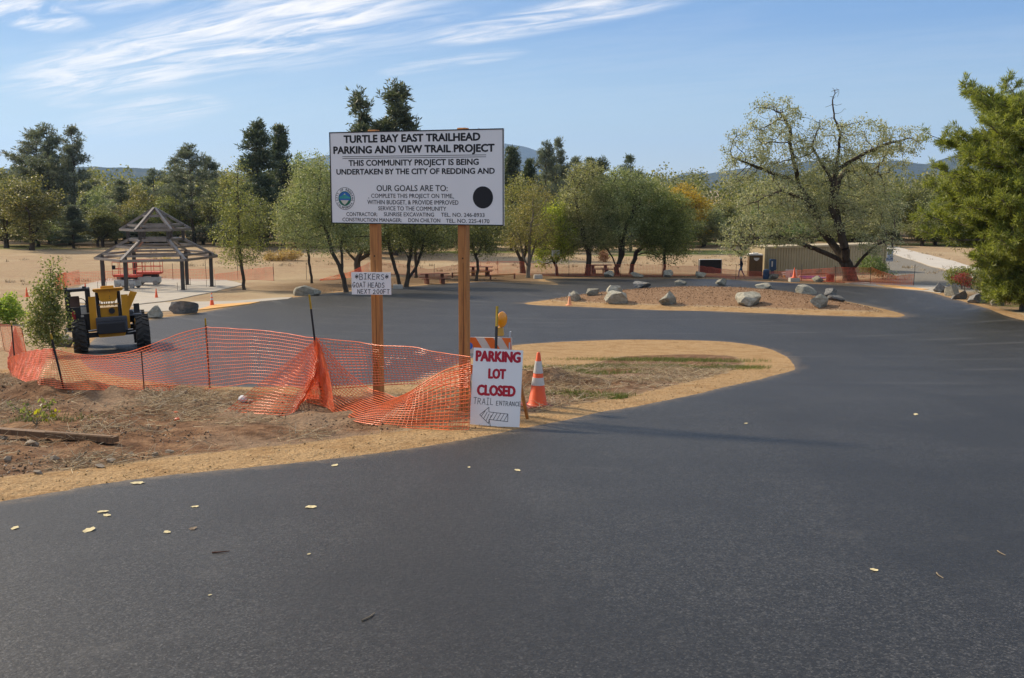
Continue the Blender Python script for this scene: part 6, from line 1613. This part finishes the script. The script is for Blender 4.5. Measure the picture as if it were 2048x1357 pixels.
def pipes():
    b = at(1628, 558); s = mpp(b.y); G_ = 'pipes lying by the container'
    for k, (x0, x1, dz, dy, m, lab) in enumerate([(1602, 1648, .06, 0, 'purple', 'nearest purple pipe lying on the ground before the container'), (1606, 1652, .06, .25, 'purple', 'second purple pipe lying behind the nearest one'), (1598, 1640, .19, .12, 'purple', 'purple pipe resting on top of the two others'),
                                                 (1563, 1584, .42, 1.6, 'off_white', 'white pipe leaning low between the kiosk and white board'), (1565, 1586, .26, 1.4, 'off_white', 'white pipe below the other white pipe by the kiosk')]):
        a = at_depth((x0 + x1) / 2, 556, b.y + dy); g = T(a.x, a.y)
        t = thing('pipe', lab, 'pipe', (a.x, a.y, g), R(random.uniform(-4, 4)), G_)
        L_ = (x1 - x0) * s
        MB().cyl((-L_ / 2, 0, dz), (L_ / 2, 0, dz), .055, n=12).build('tube', M[m], t); MB().cyl((L_ / 2 - .12, 0, dz), (L_ / 2, 0, dz), .066, n=12).build('socket_end', M[m], t)
        if dz > .2: 
            for q in (-.3, .3): MB().box((q * L_, 0, (dz - .05) / 2), (.08, .12, dz - .05)).build('support', M['cedar'], t)
pipes()
M['maroon'] = plain('maroon_slats', (0.13, 0.03, 0.025), 0.7, 0.15, 4)
def bin_():
    b = at(1660, 564); s = mpp(b.y); t = thing('litter_bin', 'dark red slatted litter bin left of the cottonwood trunk', 'bin', b)
    r, H = 7.2 * s, 15 * s
    MB().lathe([(r * .9, 0), (r * .93, H * .96), (r * .6, H)], (0, 0, 0), 20).build('liner', M['machine_black'], t)
    for k in range(16):
        a = 2 * math.pi * k / 16; MB().box((r * math.cos(a), r * math.sin(a), H / 2), (.03, r * .32, H), Matrix.Rotation(a, 3, 'Z')).build('slat', M['maroon'], t)
    MB().lathe([(r * 1.06, H * .93), (r * 1.07, H), (r * .9, H * 1.02)], (0, 0, 0), 20).build('rim', M['maroon'], t)
bin_()
M['sign_blue'] = plain('pale_blue_sign', (0.42, 0.47, 0.55), 0.5, 0.06); M['sign_dark'] = plain('dark_blue_sign', (0.04, 0.07, 0.13), 0.5, 0.1)
def path_sign():
    b = at(1777, 556); s = mpp(b.y); t = thing('path_sign', 'pale blue sign plates on a pole beside the gravel bank', 'sign', b)
    z = lambda y: at_depth(1777, y, b.y).z - b.z
    MB().cyl((0, .03, -.1), (0, .03, z(500)), .028, n=8).build('pole', M['steel'], t)
    p = MB().box((.03, 0, z(508)), (11.5 * s, .02, 17 * s)).build('upper_plate', M['sign_blue'], t)
    MB().box((.03, -.012, z(500.5)), (11 * s, .006, 3 * s)).build('dark_band', M['sign_dark'], p); MB().box((.05, -.012, z(504.5)), (4 * s, .006, 1.6 * s)).build('mark', M['sign_dark'], p)
    q = MB().box((0, 0, z(519.5)), (14.5 * s, .02, 7.5 * s)).build('lower_plate', M['sign_blue'], t)
    for x, w in ((-4.5, 4), (4.2, 5)): MB().box((x * s, -.012, z(517.2)), (w * s, .006, 1.6 * s)).build('mark', M['sign_dark'], q)
    MB().box((0, -.012, z(520)), (14 * s, .006, 1.2 * s)).build('mark', M['sign_dark'], q)
path_sign()
M['denim'] = plain('blue_jeans', (0.09, 0.16, 0.24), 0.9, 0.2, 12); M['jacket'] = plain('dark_blue_jacket', (0.018, 0.022, 0.04), 0.9, 0.15, 12); M['skin'] = plain('skin', (0.42, 0.25, 0.17), 0.6, 0.05); M['hat'] = plain('white_hard_hat', (0.75, 0.72, 0.62), 0.4, 0.04); M['hair'] = plain('dark_hair', (0.03, 0.02, 0.015), .9)
def person():
    b = at(1488, 556); b = ground(b.x, b.y + 1.2)
    t = thing('person', 'person in white hat, dark jacket and blue jeans walking left by the toilet', 'person', b, 0)
    # joints: x is forward (walking to the left of the picture = -x)
    J = {'pel': (0, 0, .96, .145, .12), 'wai': (.0, 0, 1.10, .135, .11), 'che': (-.02, 0, 1.32, .16, .12), 'nk': (-.03, 0, 1.50, .062, .06), 'hd': (-.05, 0, 1.60, .085, .09), 'ht': (-.05, 0, 1.73, .075, .08),
         'hl': (0, -.09, .90, .10, .10), 'kl': (-.20, -.10, .52, .068, .068), 'al': (-.22, -.10, .10, .045, .045), 'tl': (-.36, -.10, .04, .035, .035),
         'hr': (0, .09, .90, .10, .10), 'kr': (.10, .10, .50, .068, .068), 'ar': (.32, .10, .14, .045, .045), 'tr': (.22, .10, .03, .035, .035),
         'sl': (-.02, -.19, 1.42, .07, .07), 'el': (.08, -.24, 1.14, .05, .05), 'wl': (-.10, -.22, .96, .036, .036), 'fl': (-.17, -.21, .90, .04, .025),
         'sr': (-.02, .19, 1.42, .07, .07), 'er': (-.02, .25, 1.14, .05, .05), 'wr': (-.22, .20, 1.06, .036, .036), 'fr': (-.30, .18, 1.05, .04, .025), 'no': (-.145, 0, 1.62, .02, .02)}
    E = [('pel', 'wai'), ('wai', 'che'), ('che', 'nk'), ('nk', 'hd'), ('hd', 'ht'), ('hd', 'no'), ('pel', 'hl'), ('hl', 'kl'), ('kl', 'al'), ('al', 'tl'), ('pel', 'hr'), ('hr', 'kr'), ('kr', 'ar'), ('ar', 'tr'),
         ('che', 'sl'), ('sl', 'el'), ('el', 'wl'), ('wl', 'fl'), ('che', 'sr'), ('sr', 'er'), ('er', 'wr'), ('wr', 'fr')]
    ks = list(J); me = bpy.data.meshes.new('body'); me.from_pydata([J[k][:3] for k in ks], [(ks.index(a), ks.index(c)) for a, c in E], [])
    o = bpy.data.objects.new('body', me); link(o, t)
    md = o.modifiers.new('skin', 'SKIN'); 
    for i, k in enumerate(ks): me.skin_vertices[0].data[i].radius = J[k][3:5]; me.skin_vertices[0].data[i].use_root = (k == 'pel')
    sb = o.modifiers.new('sub', 'SUBSURF'); sb.levels = sb.render_levels = 2
    dg = bpy.context.evaluated_depsgraph_get(); m2 = bpy.data.meshes.new_from_object(o.evaluated_get(dg))
    o.modifiers.clear(); o.data = m2; m2.name = 'body'
    for k in ('skin', 'jacket', 'denim', 'machine_black'): m2.materials.append(M[k])
    for p in m2.polygons:
        c = p.center; z = c.z; hand = (abs(c.y) > .12 and c.x < -.13 and .85 < z < 1.12)
        p.material_index = 0 if (z > 1.49 or hand) else 1 if (z > .97 or (abs(c.y) > .17 and z > .85)) else 2 if z > .09 else 3
        p.use_smooth = True
    MB().lathe([(.17, 1.68), (.165, 1.69), (.115, 1.70), (.11, 1.76), (.08, 1.81), (.02, 1.83)], (-.05, 0, 0), 18).build('hat', M['hat'], t, True)
    MB().lathe([(.07, 1.55), (.092, 1.60), (.098, 1.68)], (-.025, 0, 0), 14).build('hair', M['hair'], t, True)
person()

# ------------------------------------------------------------------ small things on the ground
M['dead_leaf'] = plain('pale_dead_leaf', (0.55, 0.47, 0.27), 0.8, 0.2, 30); M['dead_leaf_dark'] = plain('dark_dead_leaf', (0.16, 0.12, 0.08), 0.8, 0.2, 30)
def leaf_thing(x, y, w, label, dark=False):
    b = at(x, y); s = mpp(b.y) * w * 0.8; r = random.Random(int(x * 13 + y))
    n = 12; pts = []
    for k in range(n):
        a = 2 * math.pi * k / n; q = .5 * (1 + (.08 if k % 2 else -.06) + r.uniform(-.16, .16)); pts.append((q * math.cos(a) * s, q * math.sin(a) * s * 1.5, abs(math.sin(a * 2 + r.uniform(0, 3))) * .09 * s + .004))
    bm = bmesh.new(); c = bm.verts.new((0, 0, .05 * s + .002)); vs = [bm.verts.new(p) for p in pts]
    for k in range(n): bm.faces.new((c, vs[k], vs[(k + 1) % n]))
    g = bmesh.ops.extrude_face_region(bm, geom=bm.faces[:]); bmesh.ops.translate(bm, verts=[v for v in g['geom'] if isinstance(v, bmesh.types.BMVert)], vec=(0, 0, .0015))
    me = bpy.data.meshes.new('fallen_leaf'); bm.to_mesh(me); bm.free()
    o = obj('fallen_leaf', me, M['dead_leaf_dark' if dark else 'dead_leaf']); o.location = b; o.rotation_euler = (0, 0, r.uniform(0, 6.28))
    tag(o, label, 'leaf', 'fallen leaves on the asphalt')
for x, y, w, l, d in ((30, 1058, 16, 'pale fallen leaf nearest to the left edge of the asphalt', 0), (206, 1025, 19, 'upper of two touching pale leaves on the left asphalt', 0), (214, 1032, 16, 'lower of two touching pale leaves on the left asphalt', 0), (178, 1062, 26, 'large pale flat leaf left on the asphalt', 0),
                      (335, 1066, 15, 'small pale leaf left of the dark curled leaf', 0), (390, 1015, 13, 'small pale leaf alone above the dark curled leaf', 0), (386, 1059, 17, 'dark curled leaf on the left asphalt', 1), (622, 1016, 20, 'pale leaf alone on the asphalt below the billboard', 0), (275, 968, 24, 'pale leaf lying on the sand and asphalt edge', 0),
                      (670, 932, 15, 'pale leaf just inside the asphalt edge below the fence', 0), (1035, 942, 12, 'small pale leaf below the closed sign', 0), (938, 936, 8, 'tiny pale leaf left below the closed sign', 0), (1748, 1142, 15, 'pale leaf on the right foreground asphalt', 0), (1832, 830, 11, 'tiny pale leaf far right on the asphalt bend', 0), (618, 1110, 8, 'tiny pale fleck of leaf on the foreground asphalt', 0),
                      (1492, 848, 8, 'tiny pale leaf on the asphalt below the peninsula tip', 0), (420, 1192, 7, 'tiny pale leaf low on the left foreground asphalt', 0)):
    leaf_thing(x, y, w, l, d)
M['twig'] = plain('grey_twig', (0.20, 0.16, 0.11), 0.9, 0.25, 30)
def twig(x0, y0, x1, y1, r, label, mat='twig'):
    a, b = at(x0, y0), at(x1, y1); m = MB(); d = b - a; mid = a + d * .5 + Vector((d.y, -d.x, 0)) * .08
    m.cyl((0, 0, r), mid - a + Vector((0, 0, r * 1.4)), r, r * .85, 6).cyl(mid - a + Vector((0, 0, r * 1.4)), d + Vector((0, 0, r)), r * .85, r * .5, 6)
    o = m.build('twig', M[mat]); o.location = a; tag(o, label, 'twig', 'twigs on the ground')
twig(424, 1107, 459, 1104, .005, 'dark twig on the left foreground asphalt', 'rust_post'); twig(724, 1243, 749, 1228, .005, 'pale twig on the middle foreground asphalt'); twig(1873, 1147, 1887, 1158, .004, 'short twig on the right foreground asphalt'); twig(1995, 1103, 2011, 1112, .004, 'thin pale twig near the right edge of the asphalt')
twig(1100, 800, 1136, 812, .007, 'pale stick on the dirt right of the tall cone'); twig(1150, 796, 1182, 806, .005, 'thin straw coloured stick further right of the tall cone')
M['old_timber'] = wood_mat('weathered_timber', (0.17, 0.092, 0.042), (0.06, 0.034, 0.018))
def timber():
    a, b = at(-60, 866), at(232, 889); t = thing('timber_beam', 'weathered timber beam lying on the dirt at the left edge', 'timber', a)
    d = b - a; d.z += .03
    MB().bar(Vector((0, 0, .05)), d + Vector((0, 0, .02)), .085, .06).build('beam', M['old_timber'], t)
    MB().bar(d * .55 + Vector((0, -.01, .064)), d * .98 + Vector((0, -.01, .052)), .045, .012).build('split_edge', M['old_timber'], t)
timber()
M['cobble'] = plain('tan_grey_cobble', (0.27, 0.22, 0.165), 0.85, 0.25, 9, bmp=.01)
for i, (x, y, w, h, l) in enumerate(((65, 893, 32, 17, 'largest rounded cobble below the timber beam'), (110, 920, 22, 12, 'pale cobble below the middle of the timber beam'), (200, 936, 20, 9, 'grey flat cobble at the sand edge left'), (222, 926, 18, 10, 'tan cobble right of the grey flat one'), (8, 879, 18, 10, 'cobble at the left edge under the timber beam'), (15, 921, 16, 11, 'cobble at the left edge by the sand'), (340, 906, 18, 8, 'tan cobble lowest right of the timber beam'), (262, 910, 14, 8, 'small cobble right of the timber end'),
                               (310, 911, 13, 8, 'small dark cobble in the stony patch'), (365, 790, 22, 10, 'grey cobble by the foot of the third fence post'), (352, 796, 12, 7, 'small cobble left of the third fence post'), (392, 805, 14, 8, 'tan cobble in front of the third fence post'), (76, 948, 18, 9, 'pale stone in the sand at the left'), (540, 805, 14, 7, 'pale stone left of the bunched mesh'), (500, 806, 16, 8, 'tan stone by the white scrap'))):
    b = at(x, y); s = mpp(b.y); o = obj('cobble', boulder_mesh(700 + i, 2), M['cobble']); o.scale = (w * s / 2, w * s * .4, h * s / 2 * 1.2); o.location = b + Vector((0, 0, h * s * .28)); tag(o, l, 'stone', 'cobbles on the dirt')
M['trash'] = plain('crumpled_white_plastic', (0.7, 0.7, 0.7), 0.5, 0.1)
def scrap(x, y, w, h, mat, label, seed):
    b = at(x, y); s = mpp(b.y); me = boulder_mesh(seed, 3); V = np.array([v.co[:] for v in me.vertices]); V *= (0.7 + 0.7 * fbm(V[:, 0] * 3 + 5, V[:, 1] * 3 + V[:, 2] * 4 + 8, 3, seed))[:, None]; me.vertices.foreach_set('co', V.astype(np.float32).ravel()); me.update()
    o = obj('plastic_scrap', me, mat); o.scale = (w * s / 2, w * s * .35, h * s / 2); o.location = b + Vector((0, 0, h * s * .35)); tag(o, label, 'litter', 'scraps on the dirt')
scrap(486, 804, 18, 16, M['trash'], 'crumpled white plastic scrap by the bunched mesh', 5); scrap(354, 842, 12, 8, M['net'], 'bright orange plastic scrap on the dirt left', 6); scrap(352, 827, 9, 4, M['net'], 'thin orange plastic scrap behind the bright one', 8)
def weed():
    global rng; rng = np.random.default_rng(3)
    b = at(72, 850); t = thing('weed_plant', 'small yellow green weed with red tips on the dirt behind the timber', 'weed', b)
    P0, P1, C = [], [], []
    for k in range(7):
        a = rng.uniform(0, 6.28); e = np.array([math.cos(a) * rng.uniform(.05, .3), math.sin(a) * .15, rng.uniform(.12, .34)]); P0.append([0, 0, 0]); P1.append(e); C.append(e * rng.uniform(.4, 1.1, (16, 1)) + rng.normal(size=(16, 3)) * .025)
    V, F = tubes(np.array(P0, float), np.array(P1), np.full(7, .005), np.full(7, .003), 4); obj('stem', np_mesh('stem', V, F), M['twig'], t)
    V, F = leaf_quads(np.concatenate(C[:5]), .06, .035); obj('foliage', np_mesh('foliage', V, F), LM['midgreen'], t, 'stuff')
    V, F = leaf_quads(np.concatenate(C[5:]), .06, .03); obj('yellow_foliage', np_mesh('yellow_foliage', V, F), LM['yellow'], t, 'stuff')
weed()

# ------------------------------------------------------------------ uncountable ground cover
rng = np.random.default_rng(17)
def sample_poly(P, n, ymax=24, xlim=(-13, 8)):
    P = poly_np(P); out = np.empty((0, 2))
    lo, hi = np.maximum(P.min(0), [xlim[0], 7]), np.minimum(P.max(0), [xlim[1], ymax])
    while len(out) < n:
        q = rng.uniform(lo, hi, (n * 3, 2)); q = q[np.abs(q[:, 0]) < q[:, 1] * .58 + .5]; q = q[sdist(P, q[:, 0], q[:, 1]) > 0.05]; out = np.concatenate([out, q])
    return out[:n]
OCT = np.array([(1, 0, 0), (-1, 0, 0), (0, 1, 0), (0, -1, 0), (0, 0, 1), (0, 0, -1)], float); OF = np.array([(0, 2, 4), (2, 1, 4), (1, 3, 4), (3, 0, 4), (2, 0, 5), (1, 2, 5), (3, 1, 5), (0, 3, 5)])
def pebbles(name, q, smin, smax, mat, sink=.3):
    n = len(q); s = smin * (smax / smin) ** (rng.uniform(0, 1, n) ** 2.2)
    a, b = orth(n); c = np.cross(a, b)
    sc3 = s[:, None] * np.column_stack([rng.uniform(.7, 1.3, n), rng.uniform(.6, 1.1, n), rng.uniform(.45, .9, n)])
    P = OCT[None] * rng.uniform(.7, 1.15, (n, 6, 1))
    V = P[..., 0:1] * a[:, None] * sc3[:, 0:1, None] + P[..., 1:2] * b[:, None] * sc3[:, 1:2, None] + P[..., 2:3] * c[:, None] * sc3[:, 2:3, None]
    z = T(q[:, 0], q[:, 1]); V += np.column_stack([q, z + s * (0.6 - sink)])[:, None]
    F = OF[None] + (np.arange(n) * 6)[:, None, None]
    return obj(name, np_mesh(name, V.reshape(-1, 3), F.reshape(-1, 3), True), mat, None, 'stuff')
def isl_mat(name, stops, rough=.9):
    m, nt, b = new_mat(name); g = nd(nt, 'ShaderNodeNewGeometry')
    nt.links.new(cramp(nt, g.outputs['Random Per Island'], stops), b.inputs['Base Color']); b.inputs['Roughness'].default_value = rough; b.inputs['Specular IOR Level'].default_value = .15
    return m
M['pebble'] = isl_mat('dirt_clods', [(0, (.09, .06, .038)), (.5, (.165, .115, .075)), (.85, (.25, .18, .125)), (1, (.42, .36, .29))])
M['straw'] = isl_mat('dry_straw', [(0, (.22, .155, .09)), (.6, (.40, .30, .18)), (1, (.62, .52, .36))])
M['chip'] = isl_mat('bark_chips', [(0, (.13, .07, .04)), (.6, (.25, .15, .085)), (.92, (.38, .25, .155)), (1, (.60, .50, .38))])
M['sandgrain'] = isl_mat('coarse_sand', [(0, (.20, .12, .05)), (.6, (.42, .28, .13)), (1, (.58, .44, .26))])
qd = sample_poly(DIRT, 36000)
qd = qd[fbm(qd[:, 0] * 1.1, qd[:, 1] * 1.1, 3, 16) + rng.uniform(-.12, .12, len(qd)) > .47]
pebbles('dirt_gravel', qd, .004, .024, M['pebble'])
band = sample_poly(DIRT, 4000); dd = sdist(ASP, band[:, 0], band[:, 1]); 
def straws(name, q, lmin, lmax, w, mat, lift_=.02, steep=.25):
    n = len(q); a = rng.uniform(0, 6.28, n); l = rng.uniform(lmin, lmax, n); st = rng.normal(0, steep, n)
    d = np.column_stack([np.cos(a), np.sin(a), np.abs(st)]); d /= np.linalg.norm(d, axis=1)[:, None]
    z = T(q[:, 0], q[:, 1]); p0 = np.column_stack([q, z + lift_ * rng.uniform(.1, 1, n)]); p1 = p0 + d * l[:, None]
    p1[:, 2] = np.maximum(p1[:, 2], T(p1[:, 0], p1[:, 1]) + .004)
    V, F = tubes(p0, p1, np.full(n, w), np.full(n, w * .5), 3)
    return obj(name, np_mesh(name, V, F), mat, None, 'stuff')
nz = fbm(qd[:, 0] * .9, qd[:, 1] * .9, 3, 6)
q2 = sample_poly(DIRT, 42000); nz = fbm(q2[:, 0] * .9 + 4, q2[:, 1] * .9, 3, 6); q2 = q2[(nz + rng.uniform(-.1, .1, len(nz)) > .40) & ((q2[:, 0] < -2.0) | (q2[:, 1] > 12.0))]
straws('dry_straw', q2, .05, .28, .0032, M['straw'])
# grass on the peninsula
M['grass'] = isl_mat('short_green_grass', [(0, (.10, .14, .03)), (.6, (.19, .24, .055)), (1, (.40, .34, .15))])
gq = []
for cc, sx, sy, n in ((g0(1250, 738), 2.4, .5, 5200), (g0(1430, 738), 1.0, .55, 2600), (g0(1340, 722), 2.2, .8, 3600), (g0(1140, 748), 1.6, .4, 2600), (g0(1235, 800), .5, .14, 800), (g0(1170, 795), .8, .15, 500), (g0(90, 845), .6, .3, 300)):
    gq.append(np.array(cc) + rng.normal(size=(n, 2)) * np.array([sx, sy]) * .6)
gq = np.concatenate(gq); gq = gq[sdist(ASP, gq[:, 0], gq[:, 1]) < -.5]
n = len(gq); z = T(gq[:, 0], gq[:, 1]); p0 = np.column_stack([gq, z]); p1 = p0 + np.column_stack([rng.normal(0, .02, n), rng.normal(0, .02, n), rng.uniform(.02, .075, n)])
V, F = tubes(p0, p1, np.full(n, .0045), np.full(n, .001), 3); obj('grass', np_mesh('grass', V, F), M['grass'], None, 'stuff')
# bark chips on the island and loose grains in the sand
iq = rng.uniform([0, 45], [26, 76], (30000, 2)); iq = iq[sdist(ISL, iq[:, 0], iq[:, 1]) > .9]
pebbles('bark_mulch', iq, .015, .05, M['chip'], .2)
sq = rng.uniform([-9, 7.5], [8, 24], (60000, 2)); a_, d_ = sdist(ASP, sq[:, 0], sq[:, 1]), sdist(DIRT, sq[:, 0], sq[:, 1]); sq = sq[(a_ < .02) & (d_ < .25) & (a_ > -4.5)]
pebbles('sand_grains', sq[:7000], .004, .016, M['sandgrain'])
lt = rng.uniform([-14, 62], [26, 92], (9000, 2)); lt = lt[(sdist(ASP, lt[:, 0], lt[:, 1]) < -.6) & (fbm(lt[:, 0] * .3, lt[:, 1] * .3, 3, 4) > .42)]
pebbles('leaf_litter', lt, .02, .06, M['chip'], .2)
# dry tufts out on the meadow
mt = []
for k in range(1500):
    Yk = rng.uniform(78, 165); xk = Yk * math.tan(R(rng.uniform(-29, 29))); mt.append((xk, Yk))
mt = np.array(mt); mt = mt[sdist(ASP, mt[:, 0], mt[:, 1]) < -4]; mt = mt[fbm(mt[:, 0] * .08, mt[:, 1] * .08, 3, 12) > .45]
n = len(mt); base = np.repeat(mt, 9, 0) + rng.normal(size=(n * 9, 2)) * .22; z = T(base[:, 0], base[:, 1]); p0 = np.column_stack([base, z])
p1 = p0 + np.column_stack([rng.normal(0, .12, n * 9), rng.normal(0, .12, n * 9), rng.uniform(.08, .32, n * 9)]); V, F = tubes(p0, p1, np.full(n * 9, .025), np.full(n * 9, .008), 3)
obj('dry_grass', np_mesh('dry_grass', V, F), M['straw'], None, 'stuff')

# ------------------------------------------------------------------ the air
def haze():
    me = MB().box((0, 0, 380), (33000, 33000, 800)).mesh('haze')
    m = bpy.data.materials.new('thin_haze'); m.use_nodes = True; nt = m.node_tree; nt.nodes.clear()
    o = nt.nodes.new('ShaderNodeOutputMaterial'); v = nt.nodes.new('ShaderNodeVolumePrincipled')
    v.inputs['Color'].default_value = (0.38, 0.62, 1.0, 1); v.inputs['Density'].default_value = 6.0e-5; v.inputs['Anisotropy'].default_value = 0.3
    nt.links.new(v.outputs[0], o.inputs['Volume'])
    obj('haze', me, m, None, 'stuff')
USE_HAZE = True
if USE_HAZE: haze()
for s_ in [s for s in bpy.data.scenes if s.name == 'lettering_tmp']: bpy.data.scenes.remove(s_)
